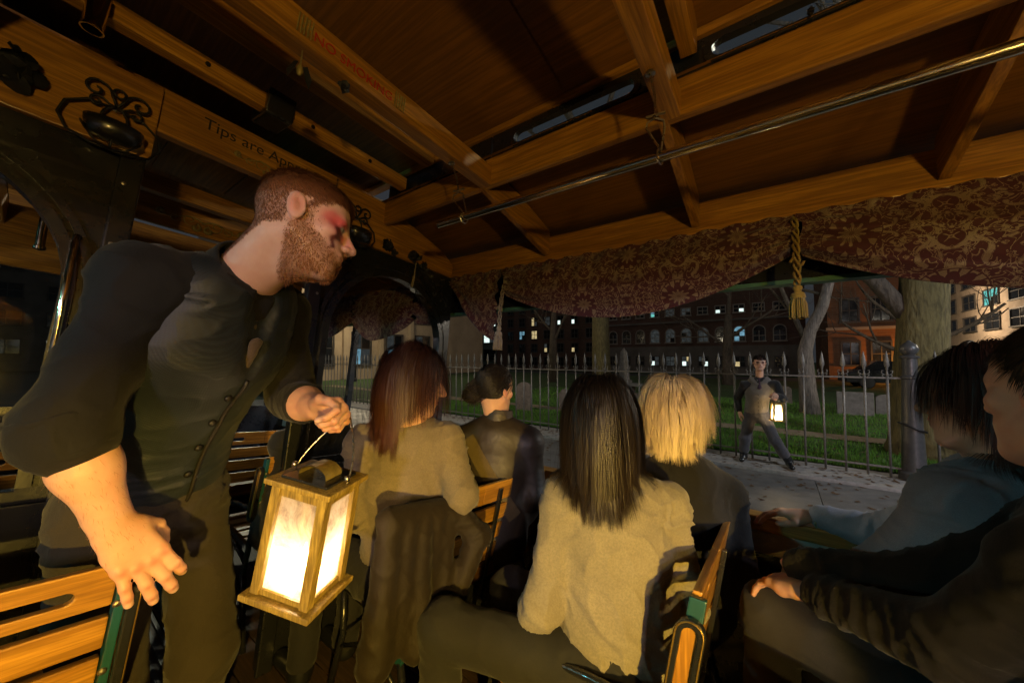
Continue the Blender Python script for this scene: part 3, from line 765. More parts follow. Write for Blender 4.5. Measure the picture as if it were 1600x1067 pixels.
m = MB(); m.tube([(-2.2, -.018, .40), (-2.2, -.026, .66)], .0125, 14); m.lathe([(.0125, 0), (.016, .004), (.016, .016), (.0125, .02)], (-2.2, -.0235, .565), 14); m.lathe([(.006, 0), (.016, .004), (.016, .014), (.0125, .018)], (-2.2, -.018, .395), 14)
o = B(m, 'brass_stanchion', M_brass, None, smooth='auto', loc=(-2.2, -.018, .395)); tag(o, 'short brass stanchion seen through the left arch', 'stanchion')
m = MB(); m.tube([(-1.825, .052, .40), (-1.80, .05, .37), (-1.80, .052, .18), (-1.80, .055, -.05), (-1.825, .055, -.08)], .009, 12)
o = B(m, 'brass_grab_handle', M_brass, None, smooth='auto', loc=(-1.825, .052, -.08)); tag(o, 'brass grab handle on the left arch behind the guide\'s shoulder', 'handle')
ch = thing('hanging_charm', 'small charm with dark ribbons hanging from the lettered beam', 'ornament', (-1.05, .345, .90))
m = MB(); m.tube([(-1.05, .345, .90), (-1.055, .347, .862)], .002, 6); m.lathe([(.002, 0), (.007, .006), (.009, .02), (.005, .032), (.002, .04)], (-1.055, .347, .825), 10); B(m, 'pendant', M_gilt, ch, smooth=True)
for q in (-1, 1):
    m = MB(); c = Vector((-1.055, .347 + q * .012, .862)); w = Vector((.006, .004, 0))
    m.add([c - w, c + w, c + w * 1.6 + Vector((0, q * .012, -.035)), c - w * 1.2 + Vector((0, q * .013, -.035)), c + Vector((.002, q * .016, -.062))], [(0, 1, 2, 3), (3, 2, 4)]); B(m, 'ribbon', M_rose, ch)
rose((-1.055, .47, .888), .022, 'black rosette tucked under the lettered beam', G)
# ================================================================ outside: street frame (upright), eye = origin, pavement at z = -2.1
def struct(name, mb, mat, **k): return tag(B(mb, name, mat, None, frame=Wd, **k), kind='structure')
G0 = -EYE; ZW = -1.62; ZL = -1.60
struct('ground', MB().box(-160, 160, -160, 160, G0 - .8, G0 - .40), M_turf)
struct('road', MB().box(-80, 80, -14, 2.55, G0 - .39, G0 - .14), M_road)
struct('kerb', MB().box(-80, 80, 2.555, 2.75, G0 - .39, G0), M_granite, bevel=.015)
pv = thing('pavement', None, None, (0, 4.5, G0), frame=Wd)
pv['kind'] = 'structure'
for i in range(9):
    x = -17 + i * 2.75
    for y0, y1 in ((2.755, 4.5), (4.506, 6.38)):
        B(MB().box(x + (.9 if y0 > 4 else 0), x + 2.744 + (.9 if y0 > 4 else 0), y0, y1, G0 - .39, G0 - .002 + .002 * math.sin(i * 2.7 + y0)), 'paving_slab', M_pave, pv, bevel=.004)
wall = thing('granite_kerb', 'low granite kerb stones carrying the iron fence', 'kerb', (0, 6.7, G0), frame=Wd)
for i in range(9):
    x = -17.2 + i * 2.7
    B(MB().box(x, x + 2.694, 6.385, 7.20, G0 - .39, ZW + .002 * math.sin(i * 3.3)), 'kerb_stone', M_granite, wall, bevel=.01)
# ---- lawn, path, grass
vs = []; nx, ny = 60, 40
for j in range(ny + 1):
    for i in range(nx + 1):
        x = -24 + 44 * i / nx; y = 7.21 + 23 * (j / ny) ** 1.4
        vs.append((x, y, ZL + .05 * mnoise.noise(Vector((x * .35, y * .35, 2))) * min(1, (y - 7.21))))
fs = [(j * (nx + 1) + i, j * (nx + 1) + i + 1, (j + 1) * (nx + 1) + i + 1, (j + 1) * (nx + 1) + i) for j in range(ny) for i in range(nx)]
m = MB().add(vs, fs); m.box(-24, 20, 7.215, 30, G0 - .39, ZL - .08); struct('lawn', m, M_turf, smooth=True)
m = MB(); px = np.linspace(-20, 12, 50); vs = []
for x in px:
    c = 9.55 + .10 * math.sin(x * .9) - .02 * x
    for d in (-.30, .30): vs.append((x, c + d + .05 * math.sin(x * 3 + d * 9), ZL + .05 * mnoise.noise(Vector((x * .35, (c + d) * .35, 2))) + .022))
m.add(vs, [(2 * i, 2 * i + 2, 2 * i + 3, 2 * i + 1) for i in range(49)]); struct('path', m, M_path)
N = 75000; gx = RNG.uniform(-9.5, 4.5, N); gy = 7.22 + 9 * RNG.random(N) ** 1.7
keep = np.abs(gy - (9.55 + .10 * np.sin(gx * .9) - .02 * gx)) > .27; gx, gy = gx[keep], gy[keep]; N = len(gx)
gz = np.array([ZL + .05 * mnoise.noise(Vector((a * .35, b * .35, 2))) * min(1, b - 7.21) for a, b in zip(gx, gy)])
h = RNG.uniform(.03, .085, N); an = RNG.uniform(0, 6.283, N); wd = .005 + .004 * RNG.random(N); ln = RNG.uniform(-.03, .03, (N, 2))
V = np.empty((N, 3, 3)); V[:, 0] = np.c_[gx - wd * np.cos(an), gy - wd * np.sin(an), gz - .01]; V[:, 1] = np.c_[gx + wd * np.cos(an), gy + wd * np.sin(an), gz - .01]; V[:, 2] = np.c_[gx + ln[:, 0], gy + ln[:, 1], gz + h]
o = link_mesh('grass', V.reshape(-1, 3), np.arange(3 * N).reshape(-1, 3).tolist(), M_blade, None, frame=Wd); tag(o, 'short lit grass behind the iron fence', 'grass', kind='stuff')

# ---- iron fence
FY = 6.95
fence = thing('iron_fence', 'tall spear topped iron railing along the burial ground', 'fence', (0, FY, ZW), frame=Wd)
B(MB().box(-17, 4.6, FY - .012, FY + .012, -.302, -.278), 'top_rail', M_fence, fence, bevel=.003)
B(MB().box(-17, 4.6, FY - .012, FY + .012, -1.50, -1.476), 'bottom_rail', M_fence, fence, bevel=.003)
pk = MB(); pk.tube([(0, 0, 0), (0, 0, 1.36)], .0145, 7)
fin = MB(); fin.lathe([(.010, 1.36), (.017, 1.375), (.010, 1.395), (.010, 1.44), (.016, 1.45), (.011, 1.465), (.029, 1.50), (.025, 1.56), (.015, 1.63), (.002, 1.70)], (0, 0, 0), 6)
for sg in (-1, 1):
    fin.tube([(0, 0, 1.375), (sg * .03, 0, 1.372), (sg * .055, 0, 1.40), (sg * .05, 0, 1.43), (sg * .035, 0, 1.425)], .0055, 4)
    fin.tube([(sg * .03, 0, 1.34), (sg * .05, 0, 1.36), (sg * .03, 0, 1.385)], .005, 4)
def shared(mb, nm, mat):
    me = bpy.data.meshes.new(nm); me.from_pydata([tuple(p) for p in mb.v], [], mb.f); me.materials.append(mat); me.polygons.foreach_set('use_smooth', [True] * len(me.polygons)); me.update(); return me
me_p, me_f = shared(pk, 'picket', M_fence), shared(fin, 'finial', M_fence)
i = 0; x = -16.9
while x < 4.5:
    if abs(x - 1.44) > .12:
        o = bpy.data.objects.new('picket', me_p); COL.objects.link(o); o.parent = fence; o.location = (x, 0, 0); o.rotation_euler = (.006 * math.sin(i * 7), .006 * math.sin(i * 3.1), .15 * math.sin(i))
        f = bpy.data.objects.new('finial', me_f); COL.objects.link(f); f.parent = o
    x += .221; i += 1
post = MB(); Xp = 1.44; post.lathe([(.15, ZW), (.15, ZW + .1), (.12, ZW + .13), (.105, -1.0), (.088, -.45), (.082, -.30), (.096, -.29), (.096, -.265), (.078, -.25), (.072, -.03), (.095, -.02), (.098, .0), (.055, .02), (.085, .06), (.095, .10), (.075, .155), (.03, .19), (.012, .215)], (Xp, FY, 0), 14)
B(post, 'post', M_post, fence, smooth='auto')
B(MB().tube([(Xp + .125 * math.cos(a), FY + .125 * math.sin(a), -.93 - .05 * math.cos(a)) for a in np.linspace(0, 6.28, 20)[:-1]], .012, 6, closed=True), 'chain_collar', M_iron, fence, smooth=True)

# ---- headstones
def slab(name, x, y, w, h, mat, lab, th=.08, tilt=0, top='round', yaw=0):
    pts = [(-w / 2, -.1), (w / 2, -.1), (w / 2, h * .8)]
    if top == 'round': pts += [(w / 2 * math.cos(a), h * .8 + h * .2 * math.sin(a)) for a in np.linspace(.2, 2.94, 9)]
    elif top == 'shoulder': pts += [(w * .40, h * .8)] + [(w * .36 * math.cos(a), h * .8 + h * .2 * math.sin(a)) for a in np.linspace(.2, 2.94, 8)] + [(-w * .40, h * .8)]
    elif top == 'square': pts += [(w / 2, h), (-w / 2, h)]
    pts += [(-w / 2, h * .8)]
    Mx = Matrix.Translation((x, y, ZL)) @ Matrix.Rotation(yaw, 4, 'Z') @ Matrix.Rotation(tilt, 4, 'Y')
    m = MB(); m.prism(pts, lambda u, v, t: tuple(Mx @ Vector((u, t, v))), -th / 2, th / 2)
    o = B(m, name, mat, None, frame=Wd, loc=(x, y, ZL), bevel=.008); return tag(o, lab, 'gravestone', 'gravestones on the lawn')
slab('headstone', -6.07, 8.9, .50, .84, M_slate, 'brown rounded headstone between the leather jacket and the long dark hair', .09, .02)
slab('headstone', -5.15, 9.8, .42, .62, M_slate, 'smaller brown headstone just left of the long dark hair', .08, -.05, 'shoulder')
slab('headstone', -8.9, 10.6, .45, .66, M_slate, 'leaning brown headstone left of the hair bun', .09, .09, 'shoulder')
slab('headstone', 1.75, 13.6, .75, .62, M_marble, 'pale headstone between slanted tree and fence post', .12, .0, 'square')
slab('headstone', 2.55, 14.2, .62, .55, M_marble, 'pale headstone nearest the big fence post', .12, .03, 'round')
slab('headstone', .15, 15.5, .6, .6, M_slate, 'dark headstone behind the man with the lantern', .1, -.03, 'round')
slab('headstone', -1.9, 12.5, .6, .55, M_slate, 'dark low headstone right of the blond head', .1, .05, 'shoulder')
slab('headstone', -3.6, 12.0, .9, .38, M_slate, 'low broad tomb stone left of the blond head', .5, .0, 'square')
ob = thing('obelisk', 'pale stone obelisk monument beyond the fence', 'monument', (-5.2, 15.2, ZL), 'gravestones on the lawn', Wd)
m = MB(); m.lathe([(.42, 0), (.42, .18), (.34, .2), (.33, .55), (.36, .58), (.24, .62)], (-5.2, 15.2, ZL), 4, Matrix.Rotation(.6, 4, 'Z')); B(m, 'pedestal', M_marble, ob)
m = MB(); m.lathe([(.24, .62), (.15, 1.78), (.01, 1.98)], (-5.2, 15.2, ZL), 4, Matrix.Rotation(.6, 4, 'Z')); B(m, 'shaft', M_marble, ob)
tt = thing('table_tomb', 'pale table tomb beside the obelisk, right of the dark hair', 'tomb', (-4.2, 14.6, ZL), None, Wd)
B(MB().box(-4.85, -3.6, 14.3, 14.95, ZL + .42, ZL + .52), 'tomb_slab', M_marble, tt, bevel=.01)
for x_ in (-4.75, -3.8): B(MB().box(x_, x_ + .12, 14.4, 14.85, ZL - .05, ZL + .419), 'support', M_marble, tt)

# ---- bare trees
def limb(m, p, d, r, L, depth, rs, twist=.5, tips=None):
    n = 6; pts = [Vector(p)]; rr = [r]; d = Vector(d).normalized()
    for i in range(n):
        d = (d + Vector(rs.normal(0, .13 * twist, 3)) + Vector((0, 0, .05))).normalized()
        pts.append(pts[-1] + d * (L / n)); rr.append(r * (1 - .55 * (i + 1) / n))
    m.tube(pts, rr, 7 if r > .06 else (5 if r > .015 else 3))
    if depth <= 0: return
    k = 3 if depth > 1 else 4
    for i in range(k):
        t = 2 + int(rs.integers(0, n - 1)); t = min(t, n); q = pts[t]
        ax = Vector(rs.normal(0, 1, 3)); ax = (ax - d * ax.dot(d)).normalized()
        nd = (d * .75 + ax * (.55 + .3 * rs.random())).normalized()
        limb(m, q, nd, rr[t] * .62, L * (.55 + .25 * rs.random()), depth - 1, rs, twist * 1.25)
def tree(name, lab, trunk, radii, boughs, mat, seed, depth=3):
    t = thing(name, lab, 'tree', trunk[0], 'bare trees in the burial ground', Wd); rs = np.random.default_rng(seed)
    m = MB(); m.tube(trunk, radii, 14)
    V = np.array(m.v); 
    for q in range(len(V)):
        nz = mnoise.noise(Vector((V[q][0] * 5, V[q][1] * 5, V[q][2] * 1.6))); c = np.array([np.interp(V[q][2], [p[2] for p in trunk], [p[0] for p in trunk]), np.interp(V[q][2], [p[2] for p in trunk], [p[1] for p in trunk])])
        V[q][:2] = c + (V[q][:2] - c) * (1 + .16 * nz)
    m.v = [tuple(p) for p in V]
    B(m, 'trunk', mat, t, smooth=True)
    m = MB()
    for p, d, r, L in boughs: limb(m, p, d, r, L, depth, rs)
    B(m, 'crown', M_twig if depth > 2 else mat, t, smooth=True); return t
tree('bare_tree', 'thick olive barked tree just behind the big fence post', [(2.00, 8.75, ZL - .1), (1.95, 8.75, ZL + .25), (1.92, 8.75, -.6), (1.95, 8.75, .2), (2.02, 8.75, 1.2), (2.05, 8.75, 2.6), (2.1, 8.8, 4.4)], [.56, .42, .33, .30, .29, .27, .2],
     [((1.9, 8.75, .55), (-.75, .1, .9), .15, 2.6), ((2.05, 8.75, 2.3), (.7, .2, .8), .16, 3.2), ((2.1, 8.8, 4.3), (.1, .1, 1), .19, 4), ((1.8, 8.75, 1.5), (-.8, .4, .45), .10, 3.4), ((2.0, 8.75, 3.2), (-.6, -.6, .6), .12, 3.2), ((2.1, 8.8, 4.4), (-.5, -.3, 1), .15, 5.5), ((2.1, 8.8, 4.4), (.4, -.4, 1), .15, 5.5)], M_bark, 3)
tree('bare_tree', 'slender pale tree slanting right behind the man with the lantern', [(.78, 13.2, ZL - .1), (.72, 13.2, -.9), (.70, 13.2, .15), (.82, 13.2, .72), (1.12, 13.2, 1.4), (1.30, 13.2, 2.2), (1.42, 13.2, 3.4)], [.24, .20, .175, .15, .125, .11, .07],
     [((.72, 13.2, .5), (-.35, .1, .9), .08, 2.4), ((1.3, 13.2, 2.3), (.5, .3, .7), .07, 2.4), ((1.4, 13.2, 3.3), (.1, 0, 1), .06, 2.6), ((1.2, 13.2, 1.7), (-.7, .5, .5), .05, 2.5)], M_bark_pale, 4)
tree('bare_tree', 'straight lit tree trunk above the long dark haired woman', [(-5.8, 14.2, ZL - .1), (-5.8, 14.2, -.6), (-5.82, 14.2, .8), (-5.80, 14.2, 2.4), (-5.7, 14.2, 4.5), (-5.9, 13.8, 9.0)], [.48, .38, .34, .32, .24, .15],
     [((-5.8, 14.2, 2.6), (.7, .1, .7), .13, 2.6), ((-5.75, 14.2, 3.4), (-.7, 0, .6), .12, 2.6), ((-5.7, 14.2, 4.4), (0, .1, 1), .16, 3.2), ((-5.9, 13.8, 8.6), (-.5, -.5, .7), .12, 5.5), ((-5.9, 13.8, 8.8), (.7, -.4, .7), .12, 5.5), ((-5.9, 13.8, 7.6), (-.9, -.2, .7), .10, 5.5), ((-5.9, 13.8, 8.0), (-.1, -.9, .7), .10, 5.5)], M_bark, 6, 3)
tree('bare_tree', 'dim bare tree with thin twigs left of the straight trunk', [(-11.5, 20, ZL - .1), (-11.4, 20, 1.0), (-11.3, 20, 3.0)], [.3, .22, .16],
     [((-11.4, 20, .9), (.6, 0, .7), .09, 2.6), ((-11.4, 20, 1.6), (-.7, 0, .6), .09, 2.6), ((-11.3, 20, 2.9), (.1, 0, 1), .12, 3.0)], M_twig, 8)
tree('bare_tree', 'dark bare tree with spreading twigs before the orange brick building', [(4.3, 19, ZL - .1), (4.25, 19, .0), (4.2, 19, 1.6)], [.3, .22, .15],
     [((4.25, 19, -.1), (-.8, 0, .5), .09, 2.6), ((4.25, 19, .3), (.8, 0, .45), .09, 2.4), ((4.2, 19, 1.5), (-.1, 0, 1), .11, 2.8), ((4.2, 19, .8), (-.6, .3, .7), .08, 2.6)], M_twig, 9)
tree('bare_tree', 'dark bare tree between the arched windows and the gold tassel', [(-2.2, 24, ZL - .1), (-2.2, 24, .5), (-2.1, 24, 2.4)], [.32, .25, .18],
     [((-2.2, 24, .6), (-.8, 0, .6), .1, 3), ((-2.2, 24, 1.0), (.8, 0, .5), .1, 3), ((-2.1, 24, 2.3), (0, 0, 1), .13, 3.4)], M_twig, 10)



# ---- buildings
def window(parent, M4, w, h, lit, arched=False, cols=2, rows=2, frame=None):
    """M4: local (u right, v up, n outwards)"""
    fr = frame or M_trim; m = MB(); t = .09
    P = lambda u, v, n: tuple(M4 @ Vector((u, v, n)))
    def bx(u0, u1, v0, v1, n0, n1, mm=m):
        vs = [P(u, v, n) for u in (u0, u1) for v in (v0, v1) for n in (n0, n1)]
        mm.add(vs, [(0, 1, 3, 2), (4, 6, 7, 5), (0, 4, 5, 1), (2, 3, 7, 6), (0, 2, 6, 4), (1, 5, 7, 3)])
    bx(-w / 2 - t, -w / 2, -h / 2, h / 2, 0, .12); bx(w / 2, w / 2 + t, -h / 2, h / 2, 0, .12)
    bx(-w / 2 - t * 1.6, w / 2 + t * 1.6, -h / 2 - t * 1.4, -h / 2, 0, .2)
    top = h / 2
    if arched:
        n = 10; r = w / 2
        for i in range(n):
            a0, a1 = math.pi * i / n, math.pi * (i + 1) / n
            vs = []
            for nn in (0, .12):
                for rr in (r, r + t): vs += [P(rr * math.cos(a0), top + rr * math.sin(a0), nn), P(rr * math.cos(a1), top + rr * math.sin(a1), nn)]
            m.add(vs, [(4, 5, 7, 6), (0, 1, 5, 4), (2, 6, 7, 3)])
    else: bx(-w / 2 - t, w / 2 + t, h / 2, h / 2 + t, 0, .14)
    for c in range(1, cols): bx(-w / 2 + w * c / cols - .03, -w / 2 + w * c / cols + .03, -h / 2, h / 2, .02, .07)
    for r_ in range(1, rows): bx(-w / 2, w / 2, -h / 2 + h * r_ / rows - .03, -h / 2 + h * r_ / rows + .03, .02, .068)
    wdw = B(m, 'window', fr, parent)
    for c in range(cols):
        for r_ in range(rows):
            g = MB(); u0 = -w / 2 + w * c / cols; v0 = -h / 2 + h * r_ / rows
            g.add([P(u0 + .03, v0 + .03, .03), P(u0 + w / cols - .03, v0 + .03, .03), P(u0 + w / cols - .03, v0 + h / rows - .03, .03), P(u0 + .03, v0 + h / rows - .03, .03)], [(0, 1, 2, 3)])
            mt = lit if not isinstance(lit, (list, tuple)) else lit[(c + r_ * cols) % len(lit)]
            B(g, 'pane', mt, wdw)
    if arched:
        g = MB(); r = w / 2 - .02; g.add([P(r * math.cos(a), top + .01 + r * math.sin(a), .03) for a in np.linspace(0, math.pi, 12)], [tuple(range(12))]); B(g, 'pane', lit if not isinstance(lit, (list, tuple)) else lit[-1], wdw)
def facing_y(x, y, z): return Matrix(((1, 0, 0, x), (0, 0, -1, y), (0, 1, 0, z), (0, 0, 0, 1)))      # faces -Y
def facing_x(x, y, z): return Matrix(((0, 0, -1, x), (-1, 0, 0, y), (0, 1, 0, z), (0, 0, 0, 1)))     # faces -X
D, Wh, Wm, Bl, Tl, Dm = M_win_dark, M_win_white, M_win_warm, M_win_blue, M_win_teal, M_win_dim
# left: green office block with bright windows
b1 = thing('office_block', 'dim green office block with bright white windows beside the bulkhead', 'building', (-48, 52, G0), None, Wd)
B(MB().box(-70, -36.5, 50, 62, G0 - .2, 17), 'wall', plain('green_render', (.10, .13, .11), .85, 0, .3, .5), b1)
B(MB().box(-70.2, -36.3, 49.8, 62.2, 17.0, 17.8), 'cornice', M_stone_dark, b1)
for zz, mats in ((6.4, (Wh, Wh, Wh, D)), (3.45, (Wh, Wh, [Wh, Dm], D)), (.3, (D, Dm, D, D)), (9.6, (D, Dm, D, D)), (-2.4, (Wh, Wh, D, [Wh, Dm]))):
    for q, mt in enumerate(mats): window(b1, facing_y(-49.4 + q * 3.9, 50, zz), 2.7, 1.9, mt, cols=2, rows=2)
# dark block in the middle with scattered lights
b2 = thing('apartment_block', 'tall dark brick block with a few scattered lit windows', 'building', (-27, 47, G0), None, Wd)
B(MB().box(-36, -19.2, 45, 56, G0 - .2, 16), 'wall', M_brick_dark, b2)
B(MB().box(-36.2, -19.0, 44.8, 56.2, 16, 16.7), 'cornice', M_stone_dark, b2)
lits = {(2, 3): [Wm, Dm, Wm, D], (1, 2): [Bl, D, Bl, Bl], (2, 2): Wm, (4, 3): [Wh, D, D, D], (3, 1): [Wm, D, Dm, D], (3, 3): Dm, (5, 3): [Wh, D, D, D], (5, 1): [Wm, D, D, D]}
for c in range(7):
    for r_ in range(5): window(b2, facing_y(-33.2 + c * 2.2, 45, -.7 + r_ * 1.95), .95, 1.2, lits.get((c, r_), D), cols=2, rows=2)
# arched stone building
b3 = thing('arcaded_building', 'old brick building with a row of round arched windows', 'building', (-8, 47, G0), None, Wd)
B(MB().box(-19, 2.6, 46.5, 58, G0 - .2, 10), 'wall', M_brick_dark, b3)
B(MB().box(-19.1, 2.7, 46.3, 58.1, G0 - .2, 1.2), 'ground_storey', M_stone_dark, b3)
B(MB().box(-19.1, 2.7, 46.1, 46.49, 4.0, 4.2), 'string_course', M_stone_dark, b3); B(MB().box(-19.3, 2.9, 45.9, 58.2, 10, 10.8), 'cornice', M_stone_dark, b3)
for c in range(11):
    x = -17.3 + c * 1.78
    window(b3, facing_y(x, 46.5, 2.25), 1.0, 1.1, {3: Dm, 4: [Dm, D, Dm, Dm], 5: [Dm, Dm, D, Dm], 6: Dm, 8: [Bl, D, D, Bl]}.get(c, D), True, frame=M_trim_pale)
    window(b3, facing_y(x, 46.5, 5.3), .95, .8, {3: [Tl, D, Bl, D], 4: Dm, 5: [Dm, D, Dm, Dm], 7: [Wh, D, D, D], 8: [D, Wh, D, D]}.get(c, D), frame=M_trim_pale)
    window(b3, facing_y(x, 46.3, -.55), .95, 1.1, {3: [Wh, Dm, D, Dm], 4: Dm, 5: [Wh, Dm, Dm, Wm], 6: [D, Wh, Dm, D], 8: [Wm, D, D, D]}.get(c, D))
# orange lit brick house, its wall lamp
b4 = thing('brick_house', 'red brick house wall glowing orange beside the thick tree', 'building', (6, 36, G0), None, Wd)
B(MB().box(3.2, 7.6, 35, 45, G0 - .2, 8.5), 'wall', M_brick_org, b4); B(MB().box(3.0, 7.75, 34.8, 45.2, 8.5, 9.0), 'cornice', M_stone_dark, b4)
B(MB().box(3.1, 7.7, 34.9, 34.99, 1.9, 2.1), 'string_course', M_lime, b4)
for x, z, l in ((4.4, 3.3, D), (6.0, 3.3, D), (4.4, .2, D), (5.95, .2, D)): window(b4, facing_y(x, 35, z), .9, 1.6, l)
# pale corner building on the right, seen along its flank
b5 = thing('pale_office_building', 'pale stone building with big square windows at the upper right', 'building', (20, 62, G0), None, Wd)
sc = 1.6
B(MB().box(12 * sc, 12 * sc + 15, 28 * sc, 49 * sc, G0 - .2, 14), 'wall', M_lime, b5)
B(MB().box(12 * sc - .3, 12 * sc + 15, 28 * sc - .3, 49 * sc + .3, 1.05 * sc - .25, 1.05 * sc), 'string_course', M_lime, b5)
for c in range(6):
    for r_, z in enumerate((2.4, 4.05, 5.7, .3)):
        y = 31.9 + c * 3.45
        window(b5, facing_x(12 * sc, y * sc, z * sc), 2.1 * sc, 1.05 * sc if r_ < 3 else .8 * sc, ([Tl, D, Tl, Tl] if (c, r_) == (2, 1) else D), cols=2, rows=2)
# parked car behind the lawn
def car(loc, yaw, lab):
    t = thing('parked_car', lab, 'car', loc, None, Wd); Mx = Matrix.Translation(loc) @ Matrix.Rotation(yaw, 4, 'Z')
    body = plain('car_paint', (.015, .016, .02), .15, .3, .1, 3, 0, 1, .8)
    def prism(poly, w0, w1, nm, mt):
        m = MB(); m.prism(poly, lambda u, v, q: tuple(Mx @ Vector((u, q, v))), w0, w1); return B(m, nm, mt, t, bevel=.03 if nm != 'window' else 0)
    prism([(-2.1, .3), (2.1, .3), (2.15, .65), (1.9, .85), (1.0, .93), (-1.6, .95), (-2.1, .8)], -.85, .85, 'body', body)
    prism([(-1.5, .94), (1.0, .92), (.35, 1.40), (-.9, 1.42)], -.72, .72, 'cabin', body)
    for s_ in (-1, 1): prism([(-1.25, .97), (.75, .96), (.28, 1.34), (-.82, 1.36)], s_ * .722, s_ * .73, 'window', M_win_dark)
    for x in (-1.3, 1.3):
        for s_ in (-1, 1):
            m = MB(); m.lathe([(.05, -.09), (.28, -.09), (.31, -.06), (.31, .06), (.28, .09), (.05, .09)], (0, 0, 0), 18, Matrix.Rotation(R(90), 4, 'X')); m.v = [tuple(Mx @ (Vector(p) + Vector((x, s_ * .78, .31)))) for p in m.v]; B(m, 'wheel', M_plastic, t, smooth='auto')
    for s_ in (-.55, .55): prism([(-2.12, .66), (-2.06, .66), (-2.06, .78), (-2.12, .78)], s_ - .15, s_ + .15, 'tail_light', plain('red_lens', (.2, .01, .01), .2))
car((5.0, 26.5, G0 + .02), .1, 'dark parked car beyond the lawn, left of the thick tree')
struct('lane', MB().box(-30, 19, 25, 34.5, G0 - .3, G0 + .02), M_road)

# tan building ahead of the trolley and the shop row across the road
b6 = thing('tan_building', 'tan stone building with tall windows seen through the arch ahead', 'building', (-29, 16, G0), None, Wd)
M_tanst = plain('tan_stone', (.42, .33, .22), .85, 0, .25, 1.0)
B(MB().box(-36, -26, 7.8, 30, G0 - .3, 13), 'wall', M_tanst, b6)
def facing_px(x, y, z): return Matrix(((0, 0, 1, x), (1, 0, 0, y), (0, 1, 0, z), (0, 0, 0, 1)))
for y_ in (9.6, 12.6, 15.6, 18.6, 21.6):
    B(MB().box(-25.99, -25.7, y_ - 1.55, y_ - 1.2, G0, 12), 'pilaster', M_tanst, b6)
    for z_ in (.6, 4.2): window(b6, facing_px(-26, y_, z_), 1.5, 2.4, [Bl, Dm, Dm, D] if y_ > 13 else D)
b7 = thing('shop_row', 'dim row of shops across the road with coloured windows', 'building', (-20, -17, G0), None, Wd)
B(MB().box(-60, 14, -26, -16, G0 - .3, 12), 'wall', M_stone_dark, b7)
def facing_py(x, y, z): return Matrix(((-1, 0, 0, x), (0, 0, 1, y), (0, 1, 0, z), (0, 0, 0, 1)))
M_win_mauve = emit('lit_window_mauve', (.55, .35, .9), .35, .7)
for c in range(16):
    x_ = -56 + c * 4.3
    window(b7, facing_py(x_, -16, -.15), 3.2, 1.9, [(M_win_mauve, Bl, D, Dm), (Dm, D, Wm, D), (D, D, M_win_mauve, D), (Bl, Dm, D, D)][c % 4], cols=2, rows=2)
    for z_ in (3.4, 6.6): window(b7, facing_py(x_, -16, z_), 1.4, 1.8, [Wm, D, Dm, D][(c * 3 + int(z_)) % 4] if c % 3 else D)

b8_ = thing('corner_block', 'dark block closing the street ahead, with bluish lights', 'building', (-76, -6, G0), None, Wd)
B(MB().box(-86, -74, -34, 7.0, G0 - .3, 16), 'wall', M_stone_dark, b8_)
for c in range(9):
    for r_ in range(4):
        window(b8_, facing_px(-74, -30 + c * 4.1, 1.2 + r_ * 3.4), 2.2, 1.7, [M_win_mauve, D, Bl, D, Wh, D, D, Bl, Wm][(c * 2 + r_ * 5) % 9] if (c + r_) % 2 else D)

# fallen leaves on pavement, kerb stones and lawn
NL = 2600; lx = RNG.uniform(-8, 3.2, NL); ly = np.where(RNG.random(NL) < .45, 6.9 - 2.6 * RNG.random(NL) ** 2.2, 7.25 + 6 * RNG.random(NL)); lz = np.where(ly < 6.38, G0 + .004, np.where(ly < 7.2, ZW + .006, ZL + .055)); la_ = RNG.uniform(0, 6.28, NL); ls = RNG.uniform(.018, .05, NL)
V = np.empty((NL, 4, 3))
for k, (u_, v_, z_) in enumerate(((-1, 0, .25), (0, -.55, .05), (1, 0, .3), (0, .55, .0))):
    V[:, k] = np.c_[lx + ls * (u_ * np.cos(la_) - v_ * np.sin(la_)), ly + ls * (u_ * np.sin(la_) + v_ * np.cos(la_)), lz + ls * z_ * RNG.random(NL)]
o = link_mesh('fallen_leaves', V.reshape(-1, 3), np.arange(4 * NL).reshape(-1, 4).tolist(), M_litter, None, frame=Wd); tag(o, 'brown fallen leaves scattered along the fence and lawn', 'leaves', kind='stuff')
